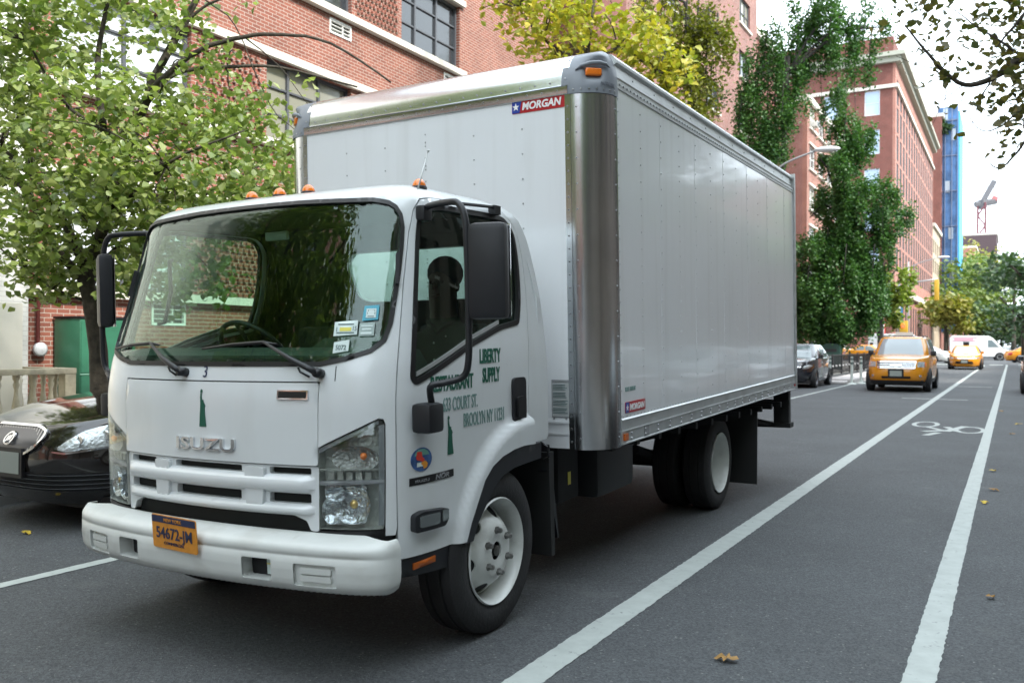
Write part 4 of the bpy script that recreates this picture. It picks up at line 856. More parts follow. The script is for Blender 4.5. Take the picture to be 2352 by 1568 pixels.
text('label_print', 'MAINTENANCE PROCEDURE', .007, lf, .008, .2085, mat('label face', (.42, .44, .44), .5), lb, off=.004, width=.10)

# ---- driver: one skinned body seated at the wheel
def skin_body(name, J, E, mtl, parent=None, sub=2):
    me = bpy.data.meshes.new(name); me.from_pydata([j[0] for j in J], E, []); o = bpy.data.objects.new(name, me); COL.objects.link(o)
    me.skin_vertices or bpy.context.view_layer.update()
    if not me.skin_vertices:
        bm = bmesh.new(); bm.from_mesh(me); bm.verts.layers.skin.verify(); bm.to_mesh(me); bm.free()
    for i, (p, r) in enumerate(J):
        me.skin_vertices[0].data[i].radius = (r, r) if not isinstance(r, tuple) else r
    me.skin_vertices[0].data[0].use_root = True
    m1 = o.modifiers.new('s', 'SKIN'); m2 = o.modifiers.new('u', 'SUBSURF'); m2.levels = sub; m2.render_levels = sub
    dg = bpy.context.evaluated_depsgraph_get(); nm = bpy.data.meshes.new_from_object(o.evaluated_get(dg)); o.modifiers.clear(); o.data = nm
    nm.materials.clear(); [nm.materials.append(x) for x in (mtl if isinstance(mtl, list) else [mtl])]
    for p in nm.polygons: p.use_smooth = True
    if parent: o.parent = parent
    return o
skin = mat('dark skin', (.055, .030, .020), .5); shirt = mat('dark olive shirt', (.022, .030, .016), .85); trou = mat('dark trousers', (.015, .016, .02), .85)
def person_at(x, y, z, label, cat, tf, turn=0, sitting=True, mt=(skin, shirt, trou), hand=True, scale=1):
    """x: across, y: forward is -y, z: seat height; one continuous body, coloured by region"""
    J = [((0, 0, .09), (.15, .13)), ((0, .02, .28), (.15, .11)), ((0, .02, .44), (.17, .11)), ((0, .0, .55), (.11, .09)), ((0, -.01, .62), (.068, .068)), ((0, -.02, .70), (.07, .085)), ((0, -.02, .80), (.072, .09)), ((0, -.01, .87), (.05, .06))]
    E = [(i, i+1) for i in range(7)]
    for s in (1, -1):
        b = len(J)
        J += [((s*.20, .0, .50), .062), ((s*.25, -.08, .25), .05), ((s*.19, -.30, .20), .042), ((s*.13, -.36, .29), .028), ((s*.12, -.40, .33), (.032, .018)),]
        E += [(2, b), (b, b+1), (b+1, b+2), (b+2, b+3), (b+3, b+4)]
        for f in range(5):
            c = len(J); ang = (-.9+f*.42); base = (s*.12+.008*(f-2), -.41-.003*f, .345); L_ = (.045, .06, .066, .06, .048)[f]
            J += [((s*.12+.010*(f-2), -.42, .350), .0095), ((s*.12+.013*(f-2), -.43-L_*.3, .352+L_*.45), .0085), ((s*.12+.012*(f-2), -.415-L_*.3, .352+L_*.7), .0075)]
            E += [(b+4, c), (c, c+1), (c+1, c+2)]
        b = len(J); J += [((s*.10, -.04, .03), .095), ((s*.13, -.40, .05), .072), ((s*.13, -.45, -.10), .055), ((s*.13, -.46, -.06), .05)]
        E += [(0, b), (b, b+1), (b+1, b+2)]; J.pop()
    o = skin_body('person', [(tuple(Vector(p)), r) for p, r in J], E, list(mt))
    me = o.data; idx = []
    for p in me.polygons:
        c = p.center; idx.append(0 if (c.z > .615 or (c.y < -.36 and c.z > .27)) else (2 if c.z < .10 and c.y < .02 else 1))
    me.polygons.foreach_set('material_index', idx)
    hd = MB().sphere((0, -.005, .815), (.085, .105, .10), 18)
    # face features
    fc = MB().sphere((0, -.112, .765), (.014, .022, .022), 8).sphere((.070, -.005, .765), (.010, .018, .026), 8).sphere((-.070, -.005, .765), (.010, .018, .026), 8).tube([(-.026, -.106, .725), (0, -.113, .722), (.026, -.106, .725)], .006, 6)
    f = fc.build('face', mt[0], o, True); ey = MB().sphere((.03, -.090, .785), .009, 8).sphere((-.03, -.090, .785), .009, 8).build('eyes', mat('eye dark', (.03, .02, .018), .5), o, True)
    hr = MB().sphere((0, .012, .83), (.086, .098, .085), 18).build('hair', mat('black hair', (.006, .006, .006), .8), o, True)
    MB().tube([(-.07, -.045, .60), (-.02, -.085, .57), (0, -.092, .55), (.02, -.085, .57), (.07, -.045, .60)], .012, 6).build('collar', mt[1], o, True)
    MB().sphere((0, -.125, .50), .006, 6).sphere((0, -.125, .42), .006, 6).sphere((.05, -.10, .53), .005, 6).build('shirt_buttons', mat('pale button', (.4, .4, .38), .4), o, True)
    o.matrix_world = tf @ Matrix.Translation((x, y, z)) @ Matrix.Rotation(turn, 4, 'Z') @ Matrix.Scale(scale, 4)
    return tag(o, label, cat)
TW = Matrix.Translation(TT) @ TM.to_4x4()
person_at(.54, .28, .85, 'driver in a dark button shirt sitting behind the side window of the box truck', 'person', TW, R_(8), scale=1.14)
# ================================================================ cars
cglass = mat('car window glass', (.16, .20, .21), .04, metal=0, coat=.5, spec=.9)
def sqpt(u):
    """unit-square perimeter: u=0 front centre (-y), 1 front corner, 2 rear corner, 3 rear centre"""
    u = np.asarray(u, float); s = np.sign(u); a = np.abs(u)
    X = np.where(a <= 1, a, np.where(a <= 2, 1., 3-a))*np.where(s == 0, 1, s); Y = np.where(a <= 1, -1., np.where(a <= 2, -1+2*(a-1), 1.)); return X, Y
def mksq(W, prof, n=4.5, bulge=.0):
    """prof: list of (z, halfwidth scale, front y, rear y)"""
    P = np.array(prof, float)
    def f(u, z, off=0.):
        X, Y = sqpt(u); z = np.asarray(z, float)+0*X
        k = (np.abs(X)**n+np.abs(Y)**n)**(-1/n); X, Y = X*k, Y*k
        a = np.interp(z, P[:, 0], P[:, 1])*W/2; y0 = np.interp(z, P[:, 0], P[:, 2]); y1 = np.interp(z, P[:, 0], P[:, 3])
        cy, b = (y0+y1)/2, (y1-y0)/2; ex = 1+off/np.maximum(a, .1); ey = 1+off/np.maximum(b, .1)
        return np.stack([a*X*ex, cy+b*Y*ey, z], -1)
    return f
def car(name, W, L, body_m, prof_low, ztop, gh, wheel=(.33, .22), wy=(-1.4, 1.35), suv=False, taxi=False, front=None, label='', cat='car', group=None, n=4.5, detail=2, tintg=None):
    """prof_low: wall profile; ztop: [(y, z)] height of the body deck; gh: dict y0,y1,y2,y3,z0,z1,w0,w1"""
    r = empty(name, label=label, cat=cat, group=group)
    B = mksq(W, prof_low, n); yz = np.array(ztop); us = np.concatenate([np.linspace(-3, 3, 121)[:-1]])
    zb = prof_low[0][0]; V = []; Fc = []; m_ = len(us)
    fx = lambda y: np.interp(y, yz[:, 0], yz[:, 1])
    base = B(us, np.full(m_, .55)); top = fx(base[:, 1])
    lv = [0, .06, .15, .3, .45, .6, .75, .88, .95, 1.0]
    for t in lv:
        z = zb+(top-.02-zb)*t; V += [tuple(q) for q in B(us, z)]
    last = B(us, top-.02)
    for k, q in enumerate((.985, .95, .88, .75, .55, .3, .0)):
        x = last[:, 0]*q; y = last[:, 1].mean()+(last[:, 1]-last[:, 1].mean())*(.45+.55*q if q > .5 else .725*q/.5*.98+.0 if False else .45+.55*q)
        y = np.where(True, last[:, 1]*(1-(1-q)*.35), y); z = fx(y)+.05*(1-q*q)*1.0-.006*(k == 0)
        V += list(zip(x, y, z))
    R_n = len(lv)+7
    for j in range(R_n-1): Fc += [(j*m_+i, j*m_+(i+1) % m_, (j+1)*m_+(i+1) % m_, (j+1)*m_+i) for i in range(m_)]
    bd = mk('body', V, Fc, body_m, r, True, auto=50)
    g = gh; gp = [(g['z0'], g['w0'], g['y0'], g['y3']), (g['z0']+(g['z1']-g['z0'])*.5, (g['w0']+g['w1'])/2+.01, (g['y0']+g['y1'])/2-.02, (g['y3']+g['y2'])/2+.02), (g['z1']-.07, g['w1'], g['y1'], g['y2'])]
    G = mksq(W, gp, 5); zt = g['z1']; V = []; 
    rows = [(g['z0']-.04, 1), (g['z0'], 1), (g['z0']+(zt-.07-g['z0'])*.33, 1), (g['z0']+(zt-.07-g['z0'])*.66, 1), (zt-.07, 1), (zt-.035, .965), (zt-.012, .90), (zt, .7), (zt+.006, .35), (zt+.008, 0.)]
    for z, q in rows:
        p = G(us, min(z, zt-.07)); c = np.array([0, p[:, 1].mean(), 0]); V += [((a-c[0])*q+c[0], (b-c[1])*q+c[1], z) for a, b, _ in p]
    Fc = []
    for j in range(len(rows)-1): Fc += [(j*m_+i, j*m_+(i+1) % m_, (j+1)*m_+(i+1) % m_, (j+1)*m_+i) for i in range(m_)]
    ro = mk('cabin', V, Fc, body_m, r, True, auto=55); z0, z1 = g['z0']+.02, zt-.075
    sg_ = seal
    panel('windshield', G, rnd([(-.86, z0), (.86, z0), (.84, z1), (-.84, z1)], .03), off=.006, th=.01, step=.12, m=tintg or cglass, parent=r)
    panel('rear_window', G, [(2.2, z0+.05), (3.0, z0+.05), (3.0, z1), (2.2, z1)], off=.006, th=.01, step=.12, m=cglass, parent=r)
    for s in (1, -1):
        q = (lambda P: P) if s > 0 else mir
        if suv: W1, W2 = [(1.12, z0+.01), (1.45, z0+.01), (1.46, z1), (1.14, z1)], [(1.48, z0+.01), (1.70, z0+.01), (1.70, z1), (1.49, z1)]
        else: W1, W2 = [(1.10, z0+.01), (1.46, z0+.01), (1.47, z1), (1.16, z1)], [(1.50, z0+.01), (1.80, z0+.02), (1.72, z1), (1.50, z1)]
        panel('side_window', G, q(rnd(W1, .02)), off=.006, th=.01, step=.15, m=cglass, parent=r); panel('side_window', G, q(rnd(W2, .02)), off=.006, th=.01, step=.15, m=cglass, parent=r)
        if suv: panel('side_window', G, q(rnd([(1.73, z0+.01), (1.93, z0+.03), (1.93, z1), (1.73, z1)], .02)), off=.006, th=.01, step=.15, m=cglass, parent=r)
        # mirror
        mp = G(s*1.14, z0+.02, .11); MB().box((mp[0]-.07, mp[1]-.06, mp[2]-.03), (mp[0]+.09, mp[1]+.05, mp[2]+.13), bev=.03).build('mirror', blackp if suv else body_m, r, True, 40)
        # sills, black panels painting the shaded wheel openings, door seams
        for y in wy:
            R0 = wheel[0]; ci = [(y+(R0+.055)*math.cos(t), wheel[0]+(R0+.045)*math.sin(t)) for t in np.linspace(-.25, math.pi+.25, 24)]
            def SX(y_, z_, off=0., s=s):
                y_ = np.asarray(y_, float); z_ = np.asarray(z_, float); yy0 = np.interp(z_, [p[0] for p in prof_low], [p[2] for p in prof_low]); yy1 = np.interp(z_, [p[0] for p in prof_low], [p[3] for p in prof_low])
                a = np.interp(z_, [p[0] for p in prof_low], [p[1] for p in prof_low])*W/2; t = np.clip((y_-(yy0+yy1)/2)/((yy1-yy0)/2), -.999, .999)
                return np.stack([s*(a*(1-np.abs(t)**n)**(1/n)+off), y_, z_], -1)
            panel('arch_shade', SX, ci if s > 0 else ci[::-1], off=.004, th=.05, step=.07, m=seal, parent=r)
            wx = s*(W/2-.10)
            fxv = lambda v, wx=wx, y=y, s=s: Vector((wx+v.x*s, y+v.y, wheel[0]+v.z))
            t_ = MB().lathe([(a*1.0, b) for a, b in tyre_prof(wheel[0], wheel[1], wheel[0]*.66)], (0, 0, 0), 'x', 32).xf(fxv).build('wheel', rubber, r, True, 35)
            h = wheel[1]/2; k0 = wheel[0]*.68; hb = MB().lathe([(h*.85, k0), (h*.9, k0*.94), (h*.5, k0*.88), (h*.4, 0)], (0, 0, 0), 'x', 28)
            for q_ in range(5):
                a = 2*math.pi*q_/5; c, sn = math.cos(a), math.sin(a)
                hb.add([(h*.55, k0*.12*-sn, k0*.12*c), (h*.8, k0*.9*c-k0*.16*sn, k0*.9*sn+k0*.16*c), (h*.8, k0*.9*c+k0*.16*sn, k0*.9*sn-k0*.16*c), (h*.9, -k0*.2*c+k0*.1*sn, -k0*.2*sn-k0*.1*c)], [(0, 1, 2, 3)], 1)
            hb.xf(fxv).build('rim', [mat('rim shade', (.12, .12, .13), .4, metal=.6), mat('rim alloy', (.5, .51, .52), .25, metal=.9)], t_, True, 30)
        for u in (1.20, 1.48, 1.76): panel('door_seam', B, ([(u, .32), (u+.0035, .32), (u+.0035, g['z0']-.06), (u, g['z0']-.06)] if s > 0 else [(-u-.0035, .32), (-u, .32), (-u, g['z0']-.06), (-u-.0035, g['z0']-.06)]), off=.002, th=.004, step=.2, m=seal, parent=r)
        for u in (1.40, 1.66): 
            hp = B(s*u, g['z0']-.13, .02); MB().box((hp[0]-.015, hp[1]-.09, hp[2]-.015), (hp[0]+.015, hp[1]+.09, hp[2]+.015), bev=.008).build('door_handle', body_m if suv else chrome, r, True, 40)
        panel('sill', B, ([(1.16, zb), (1.84, zb), (1.84, zb+.13), (1.16, zb+.13)] if s > 0 else [(-1.84, zb), (-1.16, zb), (-1.16, zb+.13), (-1.84, zb+.13)]), off=.012, th=.03, step=.1, m=blackp if suv else body_m, parent=r)
    MB().box((-W/2+.12, -L/2+.35, zb-.06), (W/2-.12, L/2-.35, zb+.05)).build('underbody', seal, r)
    if front: front(r, B, G)
    # tail lamps and plate
    zt_ = fx(L/2-.05)
    for s in (1, -1):
        q = (lambda P: P) if s > 0 else mir
        panel('tail_lamp', B, q(rnd([(2.05, zt_-.32), (2.45, zt_-.32), (2.40, zt_-.12), (2.05, zt_-.10)], .02)), off=.006, th=.01, step=.06, m=mat('tail lamp red', (.35, .01, .01), .15, coat=.5), parent=r)
    return r, B, G
hlm = mat('car headlamp', (.62, .64, .65), .22, metal=.6, bump=.5, bscale=40); clearc = glass('lamp cover', (.96, .97, .97), .4)
yellow = mat('taxi yellow', (.60, .235, .010), .26, coat=.6); 
def lamps(r, B, P, m=hlm):
    for s in (1, -1):
        q = (lambda x: x) if s > 0 else mir
        h = panel('headlight', B, q(P), off=.004, th=.01, step=.04, m=m, parent=r)
        panel('lens', B, q(inset(P, -.003)), off=.012, th=.003, step=.05, m=clearc, parent=h)
def taxi_sign(r, x, y, z, lit=True, ad=None):
    if ad is None:
        o = MB().prism([(-.30, 0), (.30, 0), (.24, .13), (-.24, .13)], 'y', -.07, .07).xf(lambda v: v+Vector((x, y, z))).build('roof_light', mat('taxi sign', (.72, .72, .70), .5), r)
        MB().box((x-.34, y-.1, z-.02), (x+.34, y+.1, z+.012)).build('roof_bracket', seal, r)
    else:
        b = MB().box((x-.08, y-.55, z+.06), (x+.08, y+.55, z+.42), bev=.02).build('roof_advert', ad, r, True, 40); MB().box((x-.1, y-.6, z-.01), (x+.1, y+.6, z+.06)).build('roof_bracket', yellow, r)
# --- yellow sport utility taxi
def suv_front(r, B, G):
    panel('grille', B, rnd([(-.56, .74), (.56, .74), (.60, .93), (-.60, .93)], .02), off=.010, th=.02, step=.05, m=seal, parent=r)
    g = panel('grille_trim', B, rnd([(-.58, .73), (.58, .73), (.63, .955), (-.63, .955)], .02), [rnd([(-.54, .755), (.54, .755), (.575, .905), (-.575, .905)], .02)], off=.022, th=.02, step=.05, m=chrome, parent=r)
    panel('grille_bar', B, [(-.56, .845), (.56, .845), (.56, .862), (-.56, .862)], off=.020, th=.01, step=.08, m=chrome, parent=g)
    panel('grille_bar', B, [(-.56, .785), (.56, .785), (.56, .802), (-.56, .802)], off=.020, th=.01, step=.08, m=chrome, parent=g)
    panel('badge', B, [(.18*math.cos(t), .824+.040*math.sin(t)) for t in np.linspace(0, 2*math.pi, 20)[:-1]], off=.030, th=.01, step=.05, m=chrome, parent=r)
    lamps(r, B, rnd([(.66, .77), (.98, .78), (.99, .93), (.68, .93)], .03))
    panel('bumper_intake', B, rnd([(-.45, .42), (.45, .42), (.45, .49), (-.45, .49)], .02), off=.012, th=.02, step=.06, m=seal, parent=r)
    for s in (1, -1):
        q = (lambda x: x) if s > 0 else mir
        panel('fog_lamp', B, q([(.78+.045*math.cos(t), .50+.035*math.sin(t)) for t in np.linspace(0, 2*math.pi, 16)[:-1]]), off=.012, th=.02, step=.05, m=hlm, parent=r)
        panel('turn_lamp', B, q(rnd([(.985, .80), (1.03, .80), (1.03, .91), (.99, .91)], .01)), off=.014, th=.02, step=.05, m=amber, parent=r)
    pf = flat((-.22, float(B(0, .5, .03)[1]), .44), (1, 0, 0), (0, 0, 1)); 
    panel('plate_frame', pf, rct(0, 0, .44, .27), off=.0, th=.02, step=9, m=seal, parent=r, smooth=False); o = panel('licence_plate', pf, rct(.05, .05, .39, .22), off=.006, th=.003, step=9, m=mat('pale plate', (.26, .29, .27), .5), parent=r, smooth=False)
    panel('bumper_lower', B, [(-.98, .26), (.98, .26), (.98, .36), (-.98, .36)], off=.012, th=.03, step=.08, m=mat('dark bumper trim', (.03, .03, .032), .6), parent=r)
    for s in (1, -1): MB().tube([(s*.62, -.35, 1.70), (s*.60, -.30, 1.735), (s*.60, 1.3, 1.735), (s*.62, 1.35, 1.70)], .018, 6).build('roof_rail', seal, r, True)
def suv_lines(r, B):
    for s in (1, -1):
        panel('hood_seam', flat((0, 0, 0), (1, 0, 0), (0, 1, 0)), [(0, 0), (.001, 0), (.001, .001)], step=9, m=seal, parent=r) if False else None
SUVP = dict(W=1.84, L=4.42, prof_low=[(.26, .93, -2.08, 2.10), (.36, .97, -2.17, 2.18), (.50, 1.0, -2.22, 2.21), (.72, 1.0, -2.20, 2.20), (.96, .985, -2.08, 2.17), (1.06, .965, -1.98, 2.12)],
            ztop=[(-2.3, .96), (-2.05, 1.01), (-1.7, 1.06), (-1.1, 1.11), (-.9, 1.12), (2.3, 1.10)], gh=dict(z0=1.10, z1=1.72, y0=-1.12, y1=-.52, y2=1.98, y3=2.16, w0=.93, w1=.76), wheel=(.35, .23), wy=(-1.38, 1.25), suv=True)
suvt, _, _ = car('taxi', body_m=yellow, front=suv_front, label='yellow sport utility taxi with chrome grille driving in the lane behind the truck', cat='taxi', group='yellow taxis on the avenue', tintg=mat('pale windshield', (.22, .26, .28), .05, coat=.5, spec=.9), **SUVP)
taxi_sign(suvt, 0, .1, 1.735); suvt.location = (-3.10, 31.6, 0)
# --- sedan nose shared by the taxi sedan and the parked sedans
def sedan_front(m_gr=None, oval=False):
    def f(r, B, G):
        if oval:
            ov = [(-.27, .80), (.27, .80), (.40, .76), (.36, .64), (.20, .565), (-.20, .565), (-.36, .64), (-.40, .76)]
            ov = rnd(ov, .06)
            panel('grille', B, ov, off=.014, th=.02, step=.04, m=mat('fine grille', (.16, .16, .17), .3, metal=.8), parent=r)
            g = panel('grille_trim', B, ov, [inset(ov, .018)], off=.028, th=.03, step=.03, m=chrome, parent=r)
            for k in range(21):
                x = -.36+.72*k/20; h0 = .575+.09*max(0, (abs(x)-.18)/.2); h1 = .795-.04*max(0, (abs(x)-.25)/.14)
                if abs(x) < .39: panel('grille_bar', B, [(x-.005, h0), (x+.005, h0), (x+.005, h1), (x-.005, h1)], off=.022, th=.01, step=.2, m=mat('grille chrome bar', (.45, .45, .46), .2, metal=1), parent=g)
            c = [(.058*math.cos(t), .69+.05*math.sin(t)) for t in np.linspace(0, 2*math.pi, 24)[:-1]]
            panel('badge', B, c, [[(x*.72, .69+(z-.69)*.72) for x, z in c]], off=.036, th=.012, step=.03, m=chrome, parent=r)
            for k in (-1, 0, 1): panel('badge', B, [(k*.02-.008, .672+k*.004), (k*.02+.008, .672+k*.004), (k*.02+.010, .71+k*.004), (k*.02-.006, .715+k*.004)], off=.036, th=.008, step=.2, m=chrome, parent=r)
            hl2 = rnd([(.52, .625), (.60, .605), (1.10, .665), (1.16, .72), (1.06, .80), (.86, .805), (.68, .755)], .03)
            lamps(r, B, hl2)
            for s in (1, -1):
                q = (lambda x: x) if s > 0 else mir
                for cx, cz, rr in ((.70, .69, .055), (.86, .715, .07)):
                    p = B(s*cx, cz, .013); MB().lathe([(-.002, rr*.55), (-.012, rr*.62), (-.006, rr*.3), (-.010, 0)], tuple(p), 'y', 20).build('projector', chrome, r, True)
                panel('lamp_trim', B, q(rnd([(.50, .600), (.60, .588), (1.12, .655), (1.12, .668), (.60, .603), (.50, .612)], .004)), off=.018, th=.01, step=.05, m=chrome, parent=r)
                p = B(s*1.07, .72, .014); MB().sphere(tuple(p), (.03, .02, .025), 8).build('turn_bulb', amber, r, True)
            for k in range(4): panel('lower_slat', B, rnd([(-.95, .325+k*.034), (.95, .325+k*.034), (.95, .330+k*.034), (-.95, .330+k*.034)], .001), [], off=.016, th=.012, step=.08, m=mat('slat chrome', (.30, .31, .32), .2, metal=.9), parent=r)
            panel('bumper_intake', B, rnd([(-.97, .31), (.97, .31), (.93, .445), (-.93, .445)], .02), off=.007, th=.02, step=.06, m=seal, parent=r)
        else:
            panel('grille', B, rnd([(-.55, .66), (.55, .66), (.62, .72), (-.62, .72)], .02), off=.012, th=.02, step=.05, m=chrome, parent=r)
            lamps(r, B, rnd([(.66, .64), (.95, .66), (1.10, .74), (1.0, .78), (.70, .72)], .03))
            panel('bumper_intake', B, rnd([(-.55, .36), (.55, .36), (.48, .50), (-.48, .50)], .03), off=.010, th=.02, step=.06, m=seal, parent=r)
            panel('badge', B, [(.09*math.cos(t), .69+.035*math.sin(t)) for t in np.linspace(0, 2*math.pi, 18)[:-1]], off=.03, th=.012, step=.05, m=chrome, parent=r)
        py_ = float(B(0, .45, .03)[1]); pf = flat((-.17, py_, .40 if not oval else .42), (1, 0, 0), (0, 0, 1))
        panel('plate_frame', pf, rct(-.03, -.02, .37, .20), th=.03, step=9, m=seal, parent=r, smooth=False); o = panel('licence_plate', pf, rct(.0, .01, .34, .17), off=.004, th=.003, step=9, m=mat('pale plate', (.26, .29, .27), .5), parent=r, smooth=False)
    return f
SEDP = dict(W=1.84, L=4.85, prof_low=[(.20, .93, -2.28, 2.25), (.30, .97, -2.36, 2.33), (.48, 1.0, -2.42, 2.40), (.66, 1.0, -2.40, 2.40), (.80, .985, -2.30, 2.36), (.92, .96, -2.15, 2.25)],
            ztop=[(-2.5, .72), (-2.38, .76), (-2.2, .815), (-1.9, .87), (-1.5, .92), (-1.15, .955), (-.9, .97), (1.3, 1.0), (1.8, 1.02), (2.3, 1.0), (2.5, .96)],
            gh=dict(z0=.95, z1=1.46, y0=-1.10, y1=-.30, y2=1.05, y3=1.85, w0=.92, w1=.68), wheel=(.33, .22), wy=(-1.42, 1.38), n=3.6)
tx2, _, _ = car('taxi', body_m=yellow, front=sedan_front(), label='yellow taxi sedan with a dark roof beacon behind the larger yellow taxi', cat='taxi', group='yellow taxis on the avenue', tintg=mat('pale windshield', (.22, .26, .28), .05, coat=.5, spec=.9), **SEDP)
tx2.location = (-2.5, 62, 0); MB().box((-.17, -.1, 1.46), (.17, .1, 1.68), bev=.04).build('roof_light', seal, tx2, True, 40)
blk = mat('black car paint', (.012, .010, .009), .10, coat=1.0); blk2 = mat('dark car paint', (.022, .024, .03), .12, coat=1.0)
sed, sB, _ = car('parked_car', body_m=blk, front=sedan_front(oval=True), label='black parked sedan with an oval chrome grille at the left kerb beside the truck', cat='car', group='cars parked along the kerb', **SEDP)
sed.location = (-6.62, 6.38, 0)
# a dark car parked further up and one at the right edge
pc, _, _ = car('parked_car', body_m=blk2, front=sedan_front(), label='dark hatchback parked at the left kerb behind the truck, next to the white bollards', cat='car', group='cars parked along the kerb',
               W=1.80, L=4.2, prof_low=[(.22, .93, -1.98, 1.98), (.32, .97, -2.06, 2.04), (.50, 1.0, -2.10, 2.08), (.70, 1.0, -2.08, 2.08), (.9, .98, -1.95, 2.04), (1.0, .96, -1.85, 2.0)],
               ztop=[(-2.2, .80), (-2.0, .86), (-1.6, .93), (-1.1, .99), (-.8, 1.0), (2.2, 1.0)], gh=dict(z0=.97, z1=1.47, y0=-1.10, y1=-.40, y2=1.3, y3=1.95, w0=.93, w1=.72), wheel=(.32, .21), wy=(-1.28, 1.25), n=3.6)
pc.location = (-6.55, 31.9, 0)
rc = copy_tree(pc); rc.location = (1.13, 32.0, 0); rc['label'] = 'dark car parked at the far right edge of the picture'
rc = None
# cars parked behind the right edge of the picture: seen mirrored in the truck's side
for y, src, lb in ((6.5, sed, 'black sedan parked at the right kerb, nearest to the viewer'), (12.6, pc, 'dark hatchback parked at the right kerb, second from the viewer'), (18.6, sed, 'black sedan parked at the right kerb, third from the viewer'), (24.8, pc, 'dark hatchback parked at the right kerb, fourth from the viewer')):
    c = copy_tree(src); c.location = (1.75, y, 0); c['label'] = lb
# --- cross street traffic
wcar = mat('white car paint', (.66, .67, .66), .2, coat=.6); silver = mat('silver paint', (.5, .52, .53), .25, coat=.5)
wc, _, _ = car('cab', body_m=wcar, front=sedan_front(), label='white cab with a pink roof advert crossing behind the yellow taxis', cat='cab', **SEDP)
taxi_sign(wc, 0, .3, 1.47, ad=mat('pink advert', (.55, .20, .27), .5)); MB().box((-.62, -.2, 1.452), (.62, 1.0, 1.475), bev=.01).build('roof_stripe', yellow, wc)
wc.location = (-6.3, 80, 0); wc.rotation_euler = (0, 0, R_(58)); wc.scale = (1.05, 1.05, 1.05)
oc = copy_tree(tx2); oc.location = (1.75, 89, 0); oc.rotation_euler = (0, 0, R_(105)); oc['label'] = 'yellow taxi crossing at the far right, seen from behind its trunk'; oc['group'] = 'yellow taxis on the avenue'
o2 = copy_tree(suvt); o2.location = (-14.6, 84, 0); o2.rotation_euler = (0, 0, R_(80)); o2['label'] = 'yellow sport utility taxi on the cross street seen between the tree trunks'
o3 = copy_tree(tx2); o3.location = (-10.6, 82, 0); o3.rotation_euler = (0, 0, R_(80)); o3['label'] = 'yellow taxi on the cross street behind the green sign pole'
# delivery van: body outline extruded, windows, wheels, lettering
def van(name, L, H, m, label, loc, rz, trk=False):
    r = empty(name, loc, rz, label, 'van' if not trk else 'truck')
    prof = [(-L/2, .45), (-L/2+.05, .95), (-L/2+.75, 1.25), (-L/2+1.55, H-.25), (-L/2+1.95, H-.02), (L/2-.2, H), (L/2, H-.25), (L/2, .42), (L/2-.1, .35), (-L/2+.1, .35)]
    bd = MB().prism(prof, 'x', -.98, .98).build('body', m, r)
    bv = bd.modifiers.new('b', 'BEVEL'); bv.width = .09; bv.segments = 3
    for s in (1, -1):
        f_ = flat((s*.98, 0, 0), (0, s, 0), (0, 0, 1))
        P = [(-L/2+1.0, 1.30), (-L/2+2.0, 1.30), (-L/2+2.0, H-.45), (-L/2+1.65, H-.45)]; P = P if s > 0 else mir(P)
        if s < 0: P = [(-x, y) for x, y in [(-L/2+1.0, 1.30), (-L/2+2.0, 1.30), (-L/2+2.0, H-.45), (-L/2+1.65, H-.45)]][::-1]
        panel('side_window', f_, P, off=.008, th=.01, step=9, m=cglass, parent=r, smooth=False)
        for y in (-L/2+.95, L/2-1.1):
            MB().lathe([(-.02, .44), (.006, .44), (.006, 0)], (s*.98, y, .36), 'x', 20).build('arch_shade', seal, r) if s > 0 else MB().lathe([(.02, .44), (-.006, .44), (-.006, 0)], (s*.98, y, .36), 'x', 20).build('arch_shade', seal, r)  # black disc painted on for the shaded wheel opening
            w_ = MB().lathe(tyre_prof(.36, .24, .22), (s*.88, y, .36), 'x', 24).build('wheel', rubber, r, True, 35)
            MB().lathe([(s*.11, .23), (s*.08, 0)], (s*.88, y, .36), 'x', 20).build('rim', alur, w_, True)
    d = Vector((0, .8, H-.25-1.25)); 
    panel('windshield', flat((0, -L/2+.75, 1.25), (1, 0, 0), tuple(Vector((0, .8, H-1.5)).normalized())), rnd([(-.88, .08), (.88, .08), (.80, (H-1.5)*1.05), (-.80, (H-1.5)*1.05)], .05), off=.03, th=.02, step=9, m=cglass, parent=r, smooth=False)
    panel('tail_lamp', flat((.9, L/2, 1.0), (-1, 0, 0), (0, 0, 1)), rct(0, 0, .12, .4), off=.02, th=.02, step=9, m=mat('tail lamp red', (.35, .01, .01), .15, coat=.5), parent=r, smooth=False)
    return r
vn = van('delivery_van', 5.4, 2.45, wcar, 'white high roof van crossing the avenue behind the sedan taxi', (-2.9, 101, 0), R_(96))
for a_, b_, c_, d_ in ((.3, .55, 2.6, .62), (.3, .2, 2.4, .27), (.5, .3, 2.2, .5)): panel('print_patch', flat((-.98, 2.8, 1.7), (0, -1, 0), (0, 0, 1)), rct(a_, b_, c_, d_), off=.03, th=.01, step=9, m=mat('pink print', (.58, .30, .36), .5), parent=vn, smooth=False)
v2 = van('delivery_van', 6.8, 3.2, mat('pale pink van', (.66, .58, .60), .35), 'pale pink box van on the cross street behind the ginkgo trunks', (-17.2, 93, 0), R_(85)); 
v3 = van('white_van', 5.2, 2.5, wcar, 'white van with a black window beside the green street sign pole', (-8.9, 88, 0), R_(70))
sv, _, _ = (copy_tree(pc), 0, 0); sv.location = (4.5, 100, 0); sv.rotation_euler = (0, 0, R_(95)); sv['label'] = 'pale blurred car on the cross street at the far right behind the taxi'; sv['group'] = 'cars on the cross street'
